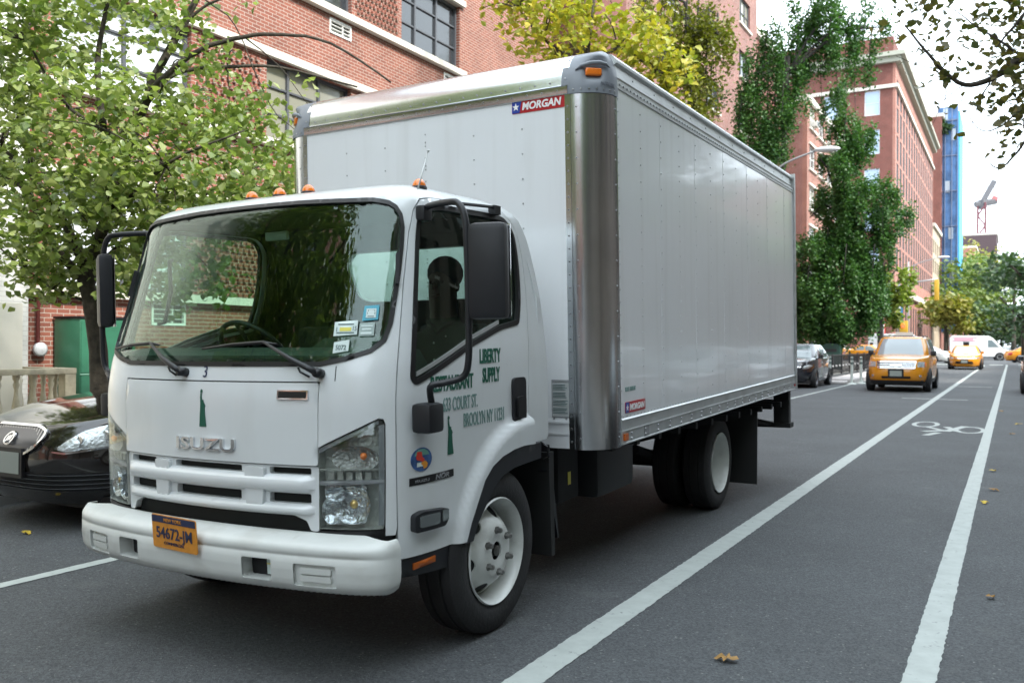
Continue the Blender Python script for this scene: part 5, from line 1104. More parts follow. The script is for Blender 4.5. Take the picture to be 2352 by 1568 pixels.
# ================================================================ buildings and street furniture
redbrick = brick('orange red brick', (.245, .084, .055), (.175, .058, .040), (.38, .33, .28))
redbrick2 = brick('pink red brick', (.185, .064, .050), (.145, .050, .039), (.40, .33, .29))
gbrick = brick('grey brown brick', (.17, .145, .125), (.13, .115, .10), (.22, .21, .19))
dkbrick = brick('dark red brick', (.165, .05, .038), (.13, .04, .03), (.16, .10, .08))
salmon = brick('salmon brick', (.30, .112, .080), (.25, .095, .068), (.45, .33, .27)); paintw = brick('white painted brick', (.70, .69, .65), (.66, .65, .62), (.58, .56, .53), rough=.7, dirt=.05)
stone = mat('pale stone', (.58, .55, .48), .7, nscale=3, namt=.08); frm = mat('grey window frame', (.07, .075, .085), .5); frw = mat('white window frame', (.68, .68, .66), .5)
def wing(nm, c, rough=.08): return mat(nm, c, rough, spec=.8)
pane_dk = wing('dark window glass', (.03, .035, .04)); pane_md = wing('curtained window glass', (.22, .22, .18), .15); blind = mat('white blinds', (.62, .66, .70), .35, coat=.8)
def blindmat():
    m = mat('striped blinds', (.6, .64, .68), .4, coat=.6); t = m.node_tree; b = t.nodes['Principled BSDF']; co = t.nodes.new('ShaderNodeTexCoord'); sx = t.nodes.new('ShaderNodeSeparateXYZ'); t.links.new(co.outputs['Object'], sx.inputs[0])
    a = t.nodes.new('ShaderNodeMath'); a.operation = 'MULTIPLY'; a.inputs[1].default_value = 28; t.links.new(sx.outputs[2], a.inputs[0]); f = t.nodes.new('ShaderNodeMath'); f.operation = 'FRACT'; t.links.new(a.outputs[0], f.inputs[0])
    g = t.nodes.new('ShaderNodeMath'); g.operation = 'GREATER_THAN'; g.inputs[1].default_value = .25; t.links.new(f.outputs[0], g.inputs[0]); x = t.nodes.new('ShaderNodeMixRGB'); x.inputs[1].default_value = (.25, .28, .32, 1); x.inputs[2].default_value = (.66, .70, .74, 1)
    t.links.new(g.outputs[0], x.inputs[0]); t.links.new(x.outputs[0], b.inputs['Base Color']); return m
blind = blindmat()
def wallx(name, x, y0, y1, z0, z1, holes, m, parent, th=.3, nx=1):
    """wall in the plane x=const facing +x (nx=1) or -x"""
    f = flat((x, 0, 0), (0, 1, 0), (0, 0, 1), (nx, 0, 0)); V, Fc = panel('', f, [(y0, z0), (y1, z0), (y1, z1), (y0, z1)], holes, th=th, step=99, build=False)
    if nx < 0: Fc = [q[::-1] for q in Fc]
    return mk(name, V, Fc, m, parent)
def wally(name, y, x0, x1, z0, z1, holes, m, parent, th=.3, ny=-1):
    x0, x1 = x0+.3, x1-.3; f = flat((0, y, 0), (1, 0, 0), (0, 0, 1), (0, ny, 0)); V, Fc = panel('', f, [(x0, z0), (x1, z0), (x1, z1), (x0, z1)], holes, th=th, step=99, build=False)
    if ny > 0: Fc = [q[::-1] for q in Fc]
    return mk(name, V, Fc, m, parent)
def window(parent, side, c, a0, a1, z0, z1, cols=(.5,), rows=(), fm=None, pm=None, dep=.14, fw=.05, name='window'):
    """side 'x': plane x=c, a along y, faces +x; 'y': plane y=c, a along x, faces -y"""
    fm = fm or frm; pm = pm or pane_dk
    def T(a, z, d): return (c-d, a, z) if side == 'x' else ((a, c+d, z) if side == 'y' else (c+d, a, z))
    b = MB()
    def bar(A0, A1, Z0, Z1, d0, d1):
        p, q = T(A0, Z0, d1), T(A1, Z1, d0); b.box(tuple(min(u, v) for u, v in zip(p, q)), tuple(max(u, v) for u, v in zip(p, q)))
    bar(a0, a1, z0, z0+fw, dep-.04, dep+.03); bar(a0, a1, z1-fw, z1, dep-.04, dep+.03); bar(a0, a0+fw, z0+fw, z1-fw, dep-.04, dep+.03); bar(a1-fw, a1, z0+fw, z1-fw, dep-.04, dep+.03)
    W = a1-a0; H = z1-z0
    for q in cols: bar(a0+W*q-fw/2, a0+W*q+fw/2, z0+fw, z1-fw, dep-.03, dep+.03)
    for q in rows: bar(a0+fw, a1-fw, z0+H*q-.018, z0+H*q+.018, dep-.02, dep+.025)
    w_ = b.build(name, fm, parent); p = MB(); p.quad(T(a0+.01, z0+.01, dep+.02), T(a1-.01, z0+.01, dep+.02), T(a1-.01, z1-.01, dep+.02), T(a0+.01, z1-.01, dep+.02)); p.build('pane', pm, w_)
    return w_
random.seed(3)
# ---- near brick building on the left
XA = -12.24
bA = empty('brick_building', (0, 0, 0), 0, 'orange brick building with white stone sill bands and lattice brick panels at the left pavement', 'building')
st_s = [(2.16, 3.85), (5.20, 6.80), (8.25, 9.95), (11.3, 13.0)]
mods = [(-30+4.2*i) for i in range(12)]; Wd = []; Lt = []
for k in range(12):
    y = 16.4-4.2*k
    if y > -32: Wd.append((y, y+2.45))
for k in range(12):
    y = 14.72-4.2*k
    if y > -32: Lt.append((y, y+1.62))
holes = []; vents = []
for (z0, z1) in st_s:
    for (a, b) in Wd: holes.append(rct(a, z0+.06, b, z1))
for (a, b) in Wd:
    for zz in (1.68, 7.78, 4.72): vents.append((a+1.65-4.2*0, zz))
vh = []
for (a, b) in Wd:
    vh.append(rct(a+1.67+4.2*0-.0, 1.69, a+2.35, 2.06)); vh.append(rct(a+1.74, 7.79, a+2.42, 8.10))
wallx('wall', XA, -32, 24.0, -.02, 15.5, holes+vh, redbrick, bA)
for si, (z0, z1) in enumerate(st_s):
    for (a, b) in Wd:
        bl = abs(a-7.99) < .3 or (si == 0 and a < 9)
        window(bA, 'x', XA, a, b, z0+.06, z1, cols=(.5,) if bl else (.28, .64), rows=(.35, .68), fw=.06, pm=blind if bl else (pane_md if (si+int(a)) % 2 else pane_dk))
    MB().box((XA-.05, -32, z0-.08), (XA+.14, 19.0, z0+.055)).build('sill_band', stone, bA)
    MB().box((XA-.05, -32, z1+.002), (XA+.10, 19.0, z1+.15)).build('lintel_band', stone, bA)
    # lattice panels: projecting headers
    V = MB()
    for (a, b) in Lt:
        for j in range(int((z1-z0-.1)/.135)):
            for i in range(int(1.6/.135)):
                zz = z0+.08+j*.135; yy = a+.03+i*.135+(.0675 if j % 2 else 0)
                if yy+.07 < b: V.box((XA-.01, yy, zz), (XA+.055, yy+.07, zz+.062))
    V.build('lattice_panel', redbrick, bA)
MB().box((XA-.02, -32, 15.5), (XA+.2, 24.1, 15.8)).build('parapet', stone, bA)
for (a, b) in Wd:
    for (v0, v1, zz, zt) in ((a+1.67, a+2.35, 1.69, 2.06), (a+1.74, a+2.42, 7.79, 8.10)):
        m_ = MB().box((XA-.04, v0, zz), (XA+.02, v1, zz+.04)).box((XA-.04, v0, zt-.035), (XA+.02, v1, zt)).box((XA-.04, v0, zz+.04), (XA+.02, v0+.035, zt-.035)).box((XA-.04, v1-.035, zz+.04), (XA+.02, v1, zt-.035)).box((XA-.03, (v0+v1)/2+.07, zz+.04), (XA+.01, (v0+v1)/2+.09, zt-.035))
        for k in range(3): m_.box((XA-.03, v0+.035, zz+.10+k*.078), (XA+.012, v1-.035, zz+.112+k*.078))
        g_v = m_.build('vent', frw, bA); MB().box((XA-.12, v0, zz), (XA-.10, v1, zt)).build('vent_back', mat('vent dark', (.09, .10, .08), .8), g_v)
wally('end_wall', 24.0, XA-14, XA, -.02, 15.5, [], redbrick2, bA, ny=1)
MB().box((XA-14, -32, 15.2), (XA, 24, 15.4)).build('roof', walkm, bA)
# painted bay at the left edge, drainpipe, pale parapet block, railing
bp_ = empty('painted_wall', (0, 0, 0), 0, 'white painted brick bay at the left edge of the picture', 'wall')
wallx('brickwork', XA+.16, -4.0, 7.5, -.02, 13.0, [rct(3.2, 2.3, 4.8, 3.9), rct(3.2, 5.4, 4.8, 7.0), rct(-1.5, 2.3, .3, 3.9)], paintw, bp_, th=.155)
for a, b, c, d in ((3.2, 2.3, 4.8, 3.9), (3.2, 5.4, 4.8, 7.0), (-1.5, 2.3, .3, 3.9)): window(bp_, 'x', XA+.16, a, c, b, d, rows=(.5,), dep=.10)
dp = MB().tube([(XA+.07, 7.70, 1.35), (XA+.07, 7.70, 5.2)], .028, 8).build('drainpipe', mat('oxide red pipe', (.25, .06, .055), .6), None, True); tag(dp, 'thin dark red pipe running down the brick wall beside the painted bay', 'pipe')
MB().lathe([(-.02, .0), (-.02, .10), (.03, .10), (.05, .07), (.06, .0)], (XA+.09, 7.72, 1.30), 'x', 18).build('pipe_cap', mat('pale grey cap', (.55, .57, .6), .5), dp, True)
blkp = MB().box((-11.6, 3.0, .13), (-11.35, 6.98, 1.92), bev=.02).build('parapet_block', mat('cream render', (.72, .68, .58), .8, nscale=3, namt=.05), None, True, 40); tag(blkp, 'large cream rendered block standing behind the stone railing', 'block')
ral = empty('stone_railing', (0, 0, 0), 0, 'weathered pale balustrade with turned posts at the left pavement edge of the areaway', 'railing')
rm_ = mat('weathered stone', (.42, .37, .27), .85, nscale=6, namt=.3)
XR = -10.65
MB().box((XR-.08, -3, 1.00), (XR+.08, 7.22, 1.075), bev=.012).box((XR-1.5, 7.06, 1.001), (XR-.08, 7.22, 1.0745)).build('top_rail', rm_, ral, True, 40); MB().box((XR-.07, -3, .13), (XR+.07, 7.2, .26)).build('base_rail', rm_, ral)
prb = [(a, b*.85) for a, b in [(0, .05), (.03, .05), (.06, .03), (.12, .045), (.25, .062), (.36, .055), (.48, .032), (.56, .026), (.62, .045), (.66, .03), (.70, .05), (.74, .05)]]
k = 0; y = 7.12
pb = MB().lathe([(a, b) for a, b in prb], (0, 0, .26), 'z', 12)
bal0 = None
for k in range(44):
    yy = 7.14-k*.225
    if yy < -2.7: break
    if k == 0: o = MB().box((-.075, -.075, .26), (.075, .075, 1.0), bev=.01).build('post', rm_, ral); o.location = (XR, yy, 0); continue
    if bal0 is None: bal0 = pb.build('baluster', rm_, ral, True, 45); o = bal0
    else: o = bal0.copy(); COL.objects.link(o); o.parent = ral
    o.location = (XR, yy, 0)
for k in range(5):
    o = bal0.copy(); COL.objects.link(o); o.parent = ral; o.location = (XR-.25-.26*k, 7.14, 0)
gc = empty('green_cabinet', (XA+.40, 8.42, .13), 0, 'tall green metal utility cabinet against the brick wall behind the street tree', 'cabinet')
gm = mat('green cabinet paint', (.028, .13, .075), .42, nscale=3, namt=.15)
MB().box((-.35, -.46, 0), (.25, .46, 1.62), bev=.015).build('casing', gm, gc, True, 40)
MB().box((.252, -.445, .10), (.262, .445, .80)).build('door', gm, gc); MB().box((.252, -.445, .84), (.262, .445, 1.58)).build('door', gm, gc)
MB().box((.251, -.46, .810), (.270, .46, .825)).build('hinge_strip', mat('light green edge', (.22, .42, .32), .4), gc)
MB().box((-.36, -.47, 1.62), (.27, .47, 1.65)).build('lid', seal, gc)
# ---- middle building with projecting bay, tall
XB = -13.4
bB = empty('apartment_block', (0, 0, 0), 0, 'tall red brick apartment block with short white sills behind the yellow tree', 'building')
hB = []; wb = []
for zf in np.arange(4.3, 25, 3.05):
    for y in (29.3, 36.5, 43.2, 49.4): hB.append(rct(y, zf, y+2.3, zf+1.55)); wb.append((y, y+2.3, zf, zf+1.55))
wallx('wall', XB, 26.5, 53, -.02, 27, hB, redbrick2, bB)
for a, b, c, d in wb:
    window(bB, 'x', XB, a, b, c, d, cols=(.33, .66), rows=(.5,), fm=frm, pm=random.choice([pane_dk, pane_md]))
    MB().box((XB-.02, a-.1, c-.12), (XB+.12, b+.1, c-.002)).build('sill', stone, bB)
wally('side_wall', 26.5, XB-12, XB, -.02, 27, [], redbrick2, bB)
wally('side_wall', 53, XB-12, XB, -.02, 27, [], redbrick2, bB, ny=1)
by = MB().box((XB, 25.2, 10.9), (XB+1.7, 28.6, 27)).build('bay', dkbrick, bB); MB().box((XB-.3, 25.0, 8.2), (XB+.5, 28.6, 10.7)).build('bay_under_shade', seal, bB)  # second box is a black block painting the shade beneath the bay
MB().box((XB-.3, 53, -.02), (XB+.0, 53.3, 27)).build('corner_pier', redbrick2, bB)
bC = empty('rear_wing', (0, 0, 0), 0, 'lower dark brick wing with a pale coping set behind the apartment block', 'building')
XC = -12.9
wallx('wall', XC-1.2, 53.3, 61, -.02, 20.8, [rct(54.6, z, 56.2, z+1.9) for z in (6.4, 11, 15.6)], dkbrick, bC)
for z in (6.4, 11, 15.6): window(bC, 'x', XC-1.2, 54.6, 56.2, z, z+1.9, rows=(.5,), fm=frm, pm=pane_md)
wally('side_wall', 61, XC-12, XC-1.2, -.02, 20.8, [], dkbrick, bC, ny=1)
MB().box((XC-12, 53.3, 20.8), (XC-1.0, 61.2, 21.3)).build('coping', stone, bC)
# ---- sunlit building with white sills, before the cross street
XD = -12.0
bD = empty('corner_building', (0, 0, 0), 0, 'sunlit orange brick building with white sill bands and window air conditioners before the crossing', 'building')
hD = []; wD = []
for zf in np.arange(2.4, 17, 2.75):
    for y in (62.0, 65.2, 68.6, 71.8): hD.append(rct(y, zf, y+2.1, zf+1.6)); wD.append((y, y+2.1, zf, zf+1.6))
wallx('wall', XD, 61.2, 75.6, -.02, 17.8, hD, redbrick, bD)
for a, b, c, d in wD:
    w_ = window(bD, 'x', XD, a, b, c, d, cols=(.5,), rows=(.5,), fm=frw, pm=random.choice([pane_md, blind, pane_dk]))
    MB().box((XD-.02, a-.25, c-.14), (XD+.14, b+.25, c-.002)).build('sill', stone, bD); MB().box((XD-.02, a-.25, d+.002), (XD+.10, b+.25, d+.14)).build('lintel', stone, bD)
    if random.random() < .3:
        ac = MB().box((XD-.1, a+.2, c+.07), (XD+.45, a+.85, c+.47), bev=.03).build('air_conditioner', mat('air conditioner beige', (.52, .52, .48), .5), bD, True, 40); MB().box((XD+.451, a+.25, c+.12), (XD+.456, a+.80, c+.42)).build('grille', frm, ac)
wally('side_wall', 61.2, XD-12, XD, -.02, 17.8, [], redbrick2, bD); wally('side_wall', 75.6, XD-12, XD, -.02, 17.8, [], redbrick2, bD, ny=1)
MB().box((XD-12, 61.2, 17.8), (XD+.15, 75.7, 18.2)).build('coping', stone, bD)
# ---- big building beyond the cross street
XE, YE = -12.0, 112.0
bE = empty('cornice_building', (0, 0, 0), 0, 'big red brick building with a heavy pale cornice beyond the cross street', 'building')
hE = []; wE = []
for zf in np.arange(10.2, 31, 3.3):
    for y in [113.4+3.45*k for k in range(16)]: hE.append(rct(y, zf, y+1.9, zf+2.95)); wE.append((y, y+1.9, zf, zf+2.95, 'x'))
for y in [113.4+3.45*k for k in range(16)]: hE.append(rct(y, 1.2, y+1.7, 6.6)); wE.append((y, y+1.7, 1.2, 6.6, 'x'))
wallx('wall', XE, YE, 168, -.02, 34.5, hE, salmon, bE)  # street face takes the paler brick: sunlight put into its colour
hF = []
for zf in np.arange(10.2, 31, 4.6):
    for x in (-20.0, -15.4): hF.append(rct(x, zf, x+1.7, zf+2.9)); wE.append((x, x+1.7, zf, zf+2.9, 'y'))
wally('side_wall', YE, -40, XE, -.02, 34.5, hF, dkbrick, bE)  # darker brick on this side paints in its shade
bpl = mat('sky blue blind', (.35, .45, .60), .3, coat=.5)
for a, b, c, d, sd_ in wE[:112] if False else wE:
    if sd_ == 'x': window(bE, 'x', XE, a, b, c, d, cols=(), rows=(.5,), fm=frm, pm=mat('matt dark pane', (.03, .03, .035), .65), dep=.06, fw=.05)
    else: window(bE, 'y', YE, a, b, c, d, cols=(), rows=(.5,), fm=frw, pm=bpl, dep=.15, fw=.08)
def cor(z0, z1, o, m): return MB().box((-40, YE-o, z0), (XE+o, YE, z1)).box((XE, YE, z0), (XE+o, 168, z1)).build('cornice', m, bE)
cstone = mat('greenish cornice stone', (.34, .34, .28), .75); cor(7.6, 8.3, .5, stone); cor(34.5, 35.1, .6, cstone); cor(35.1, 35.6, 1.1, cstone); cor(31.6, 32.0, .3, stone); MB().box((-40, YE+.5, 36), (XE-.3, 167, 37.8)).build('attic', dkbrick, bE)
def farbuilding(name, x, y0, y1, H, m, label, rows, cols, cat='building', wz=2.6, pm=None, z00=4):
    r = empty(name, (0, 0, 0), 0, label, cat); hs = []; ws_ = []
    for i in range(rows):
        for j in range(cols):
            zf = z00+(H-z00-1)*i/rows; a = y0+(y1-y0)*(j+.2)/cols; hs.append(rct(a, zf, a+(y1-y0)/cols*.6, zf+(H-z00-1)/rows*.68)); ws_.append((a, a+(y1-y0)/cols*.6, zf, zf+(H-z00-1)/rows*.68))
    wallx('wall', x, y0, y1, -.02, H, hs, m, r); wally('side_wall', y0, x-25, x, -.02, H, [], m, r)
    for a, b, c, d in ws_: window(r, 'x', x, a, b, c, d, cols=(.5,), fm=frm, pm=pm or pane_md, fw=.12, dep=.2)
    MB().box((x-25, y0, H), (x+.4, y1, H+.6)).build('coping', stone, r); return r
farbuilding('tan_building', -12, 168.3, 186, 22, brick('tan brick', (.42, .34, .24), (.36, .29, .2), (.4, .36, .3)), 'tan building right of the cornice building, largest windows and pale frames', 5, 4)
farbuilding('brown_tower', -11.9, 186.2, 189.4, 45, dkbrick, 'narrow dark red tower rising behind the tan building, shrubs on its roof', 10, 1)
farbuilding('gabled_building', -9.5, 290, 318, 30, salmon, 'pale orange building below the crane, right of the blue netting', 5, 4)
farbuilding('brown_slate_building', -4.6, 330, 360, 38, mat('brown slate', (.07, .045, .05), .8), 'dark brown blocky building under the tower crane', 6, 5)
# blue scaffold netting tower
bl_ = mat('blue netting', (.09, .19, .38), .7, nscale=.4, namt=.55); bl2 = mat('bright blue sheeting', (.05, .33, .70), .6)
sc = empty('scaffold_tower', (-9.2, 190, 0), 0, 'tall scaffold tower wrapped in blue netting with a brighter blue side', 'scaffold')
MB().box((-3.6, 0, 4), (-.02, .3, 47.5)).build('netting', bl_, sc); MB().box((-.02, -.2, 4), (.3, 13, 46.5)).build('sheeting', bl2, sc)
b = MB()
for z in np.arange(4, 49, 6.8): b.box((-3.6, -.3, z), (0, -.05, z+.16))
for x in (-3.5, -2.3, -1.1, -.1): b.box((x, -.4, 0), (x+.12, -.06, 50))
b.build('frame', mat('scaffold pipe', (.16, .2, .3), .5), sc); 
for x, z in ((-2.8, 10), (-1.6, 22), (-2.2, 31), (-1.2, 41), (-2.6, 45), (-1.4, 14)): MB().box((x, -.12, z), (x+.8, -.05, z+2.2)).build('loose_sheet', mat('pale sheet', (.5, .55, .6), .7), sc)
# tower crane
cr_ = empty('tower_crane', (0, 0, 0), 0, 'distant tower crane with a raised jib above the dark brown building', 'crane')
cm_ = mat('crane red', (.13, .035, .045), .6); base = at(2254, 600, 300); bx_, by_ = base.x, base.y; top = at(2256, 466, 300).z
b = MB(); wv = 1.15
for dx in (-wv, wv):
    for dy in (-wv, wv): b.tube([(bx_+dx, by_+dy, 0), (bx_+dx, by_+dy, top)], .4, 4)
for i in range(int(top/3.5)):
    z = i*3.5; s_ = 1 if i % 2 else -1
    b.tube([(bx_-wv*s_, by_-wv, z), (bx_+wv*s_, by_-wv, z+3.5)], .34, 4).tube([(bx_-wv, by_-wv, z), (bx_+wv, by_-wv, z)], .12, 4)
b.build('mast', cm_, cr_)
P = lambda px, py: at(px, py, 300)
MB().tube([P(2240, 470), P(2288, 462)], 1.1, 6).tube([P(2256, 480), P(2256, 460)], 1.5, 6).build('counter_jib', mat('crane grey', (.09, .09, .10), .6), cr_)
MB().tube([P(2258, 462), P(2284, 416)], 1.1, 4).build('jib', mat('crane grey', (.09, .09, .10), .6), cr_); MB().tube([P(2284, 462), P(2286, 452)], 1.3, 4).build('counterweight', mat('crane weight', (.35, .12, .12), .6), cr_)
MB().tube([P(2284, 416), P(2284, 452)], .12, 4).tube([P(2256, 440), P(2284, 416)], .10, 4).build('cable', mat('crane grey', (.09, .09, .10), .6), cr_)
# ---- right hand buildings (beside and behind the viewer, they shade the street)
hR = []; wR = []
bR = empty('brick_building', (0, 0, 0), 0, 'long brick building along the right pavement outside the picture', 'building')
for zf in np.arange(4.6, 13, 3.2):
    for y in np.arange(-38, 30, 4.0): hR.append(rct(y, zf, y+1.7, zf+1.9)); wR.append((y, y+1.7, zf, zf+1.9))
wallx('wall', 8.0, -40, 34, -.02, 15.5, hR, gbrick, bR, nx=-1)
fr_ = MB(); pn_ = MB()
for a, b, c, d in wR:
    fr_.box((8.1, a, (c+d)/2-.03), (8.16, b, (c+d)/2+.03)); pn_.quad((8.17, a, c), (8.17, b, c), (8.17, b, d), (8.17, a, d))
tag(fr_.build('window_row', frw, bR), kind='stuff'); tag(pn_.build('pane_row', pane_dk, bR), kind='stuff')
MB().box((8.0, -40, 15.5), (24, 34, 15.9)).build('roof', stone, bR); wally('side_wall', 34, 8, 24, -.02, 15.5, [], redbrick2, bR, ny=1); wally('side_wall', -40, 8, 24, -.02, 15.5, [], redbrick2, bR)
bR2 = empty('brick_building', (0, 0, 0), 0, 'brick building along the right pavement beyond the cross street, hidden by trees', 'building')
wallx('wall', 9.0, 108, 300, -.02, 15, [], gbrick, bR2, nx=-1); wally('side_wall', 108, 9, 30, -.02, 22, [], redbrick2, bR2)
# ---- street furniture
bo0 = None
for (x, y, lb) in ((-5.93, 34.64, 'white bollard with two silver bands alone beside the parked hatchback'), (-5.12, 34.4, 'white bollard, left one of the close pair before the black fence'), (-4.93, 35.3, 'white bollard, right one of the close pair nearest the yellow taxi')):
    if bo0 is None:
        bo0 = empty('bollard', (x, y, 0), 0, lb, 'bollard', 'white bollards by the planted bed'); wb_ = mat('bollard white', (.55, .60, .56), .5)
        MB().lathe([(0, .05), (.0, .05), (.62, .05), (.62, .048), (.66, .048), (.66, .05), (.80, .05), (.80, .048), (.84, .048), (.84, .05), (.97, .05), (1.0, .03), (1.0, 0)], (0, 0, 0), 'z', 14).build('post', wb_, bo0, True, 40)
        for z in (.72, .88): MB().lathe([(z, .052), (z+.09, .052)], (0, 0, 0), 'z', 14).build('band', mat('bollard band', (.12, .17, .16), .35, metal=.3), bo0, True)
        MB().lathe([(0, .17), (.03, .15), (.05, .06)], (0, 0, 0), 'z', 14).build('foot', wb_, bo0, True, 40)
    else: c = copy_tree(bo0); c.location = (x, y, 0); c['label'] = lb
isl = MB().box((-6.2, 35.2, -.02), (-5.15, 73, .16), bev=.03).box((-6.3, 34.0, 0), (-5.35, 35.1, .10), bev=.04).build('traffic_island', mat('pale kerb', (.42, .40, .39), .8, nscale=3, namt=.1), None, True, 40); isl['kind'] = 'structure'
fe = empty('iron_fence', (0, 0, 0), 0, 'low black iron railing around the planted bed between bollards and taxi', 'fence'); im = mat('black iron', (.02, .022, .025), .5)
b = MB(); ya, yb_ = 38.5, 60.0
for (xx) in (-6.9,):
    b.box((xx-.02, ya, .96), (xx+.02, yb_, 1.0)).box((xx-.02, ya, .25), (xx+.02, yb_, .28))
    for y in np.arange(ya, yb_, .16): b.box((xx-.009, y, .16), (xx+.009, y+.018, .96))
b.build('bars', im, fe)
for y in np.arange(ya, yb_, 2.4): MB().box((-6.935, y, .1), (-6.865, y+.07, 1.05)).build('post', im, fe)
for k in range(12): MB().sphere((-6.86, 39+k*.9, .50), (.05, .07, .04), 6).build('ornament', mat('pale ornament', (.4, .41, .42), .5), fe)
mb_ = empty('mailbox', (-8.35, 49.5, .13), 0, 'dark green storage box with a rounded top by the kerb behind the hatchback', 'mailbox'); gm2 = mat('dark green paint', (.012, .05, .04), .45)
MB().prism([(-.45, .1), (.45, .1), (.45, 1.1), (.40, 1.28), (.25, 1.38), (-.25, 1.38), (-.40, 1.28), (-.45, 1.1)], 'y', -.4, .4).build('casing', gm2, mb_); [MB().box((sx*.36-.05, sy*.3-.05, 0), (sx*.36+.05, sy*.3+.05, .1)).build('leg', gm2, mb_) for sx in (-1, 1) for sy in (-1, 1)]
MB().box((-.3, -.42, .95), (.3, -.402, 1.1)).build('flap', blackp, mb_)
bb0 = None
for k, (px, lb) in enumerate(((1848, 'blue news box with a white top, leftmost of the three'), (1869, 'blue news box with a white top, middle of the three'), (1889, 'blue news box with a white top, rightmost of the three beside the trunk'))):
    p = at(px, 770, 60)
    if bb0 is None:
        bb0 = empty('news_box', (p.x, p.y, .13), 0, lb, 'news box', 'blue news boxes on the left pavement'); MB().box((-.22, -.2, 0), (.22, .2, 1.5), bev=.03).build('casing', mat('slate blue paint', (.10, .15, .24), .4), bb0, True, 40); MB().box((-.25, -.24, 1.5), (.25, .24, 1.95), bev=.06).build('top', wcar, bb0, True, 40)
    else: c = copy_tree(bb0); c.location = (p.x, p.y, .13); c['label'] = lb
def lamp_post(loc, H, arm, lb, rz=0, s=1.):
    r = empty('street_lamp', loc, rz, lb, 'street lamp', 'cobra head street lamps'); g = mat('lamp pole grey', (.30, .31, .32), .45, metal=.5)
    MB().tube([(0, 0, 0), (0, 0, H*.97)], [.11*s, .07*s], 10).build('pole', g, r, True); MB().tube(spline([(0, 0, H*.90), (arm*.3, 0, H*.955), (arm*.8, 0, H)], 6), .035*s, 6).build('arm', g, r, True)
    MB().sphere((arm*.8+.42*s, 0, H+.03), (.48*s, .17*s, .11*s), 12).build('lamp_head', mat('lamp head', (.55, .57, .58), .4), r, True); MB().sphere((arm*.8+.52*s, 0, H-.05), (.26*s, .12*s, .10*s), 10).build('lens', mat('lamp lens', (.6, .62, .6), .2), r, True)
    return r
h0 = at(1900, 345, 32.5); lamp_post((-8.0, h0.y-.3, .13), h0.z-.13, (h0.x+8.0), 'grey cobra head street lamp reaching over the rear of the truck', R_(8))
h1 = at(2090, 594, 78); lamp_post((-8.0, h1.y, .13), h1.z-.13, 3.0, 'small distant street lamp in front of the cornice building')
# signal pole, street sign, banners
sp = empty('traffic_signal', (-7.9, 77.0, .13), 0, 'traffic signal pole with a mast arm, red light lit, left of the crossing', 'traffic signal'); sg_m = mat('signal yellow', (.55, .33, .03), .5)
zz = at(2068, 665, 78).z
MB().tube([(0, 0, 0), (0, 0, zz)], [.12, .09], 10).build('pole', mat('lamp pole grey', (.30, .31, .32), .45, metal=.5), sp, True)
ax_ = at(2170, 690, 78).x+7.9; hz2 = at(2170, 690, 78).z
MB().tube([(0, 0, zz-.5), (ax_*.5, 0, zz), (ax_+.1, 0, zz+.2)], .05, 8).build('mast_arm', mat('lamp pole grey', (.30, .31, .32), .45, metal=.5), sp, True)
hz = at(2076, 753, 77).z-.13
hd_ = MB().box((.05, -.2, hz-.55), (.65, .2, hz+.45), bev=.04).build('signal_head', sg_m, sp, True, 40); MB().sphere((.35, -.22, hz+.05), (.16, .06, .16), 14).build('red_lamp', mat('red signal light', (1, .05, .02), .3, emit=2.0), hd_, True)
hd2 = MB().box((ax_-.16, -.2, hz2-.55), (ax_+.16, .2, zz+.15), bev=.04).build('signal_head', sg_m, sp, True, 40)
ss_ = empty('street_sign', (-9.0, 76.6, .13), 0, 'small green street name sign on a grey pole before the brick corner', 'sign'); sz = at(2038, 727, 76).z
MB().tube([(0, 0, 0), (0, 0, sz+.1)], .05, 8).build('pole', mat('lamp pole grey', (.30, .31, .32), .45, metal=.5), ss_, True); MB().box((-.1, -.03, sz-.35), (1.3, .03, sz+.05)).build('sign_plate', mat('sign green', (.03, .32, .24), .5), ss_)
def banner(pxs, lb, m, d):
    a = at(pxs[0], pxs[1], d); b = at(pxs[2], pxs[3], d); r = empty('banner', ((a.x+b.x)/2, a.y, 0), 0, lb, 'banner'); w_ = abs(b.x-a.x)/2
    MB().box((-w_, -.05, b.z), (w_, .05, a.z)).build('cloth', m, r); MB().tube([(-w_-.15, .1, 0), (-w_-.15, .1, a.z+.3)], .09, 8).build('pole', frm, r, True); MB().tube([(-w_-.15, .1, a.z+.1), (w_, .1, a.z+.1)], .04, 6).build('bracket', frm, r, True)
banner((2018, 722, 2034, 770), 'plain red banner hanging beside the brick side wall', mat('banner red', (.62, .03, .02), .7), 104); banner((2056, 695, 2074, 752), 'plain blue banner above the red traffic light', mat('banner blue', (.03, .20, .50), .7), 106)

bZ = empty('brick_building', (0, 0, 0), 0, 'unseen brick wall added far behind the viewer to block sky from the windshield', 'building')
wally('wall', -78, -45, 40, -.02, 24, [], dkbrick, bZ, ny=1)  # added wall: closes off the sky mirrored in the windshield

bR3 = empty('brick_building', (0, 0, 0), 0, 'unseen low brick block added on the right pavement to limit the mirrored sky', 'building')
wallx('wall', 8.6, 36, 76, -.02, 8.5, [], gbrick, bR3, nx=-1); MB().box((8.6, 36, 8.5), (22, 76, 8.9)).build('roof', stone, bR3); wally('side_wall', 76, 8.6, 22, -.02, 8.5, [], redbrick2, bR3, ny=1)  # added block: leaves mirrored sky only high on the cargo box
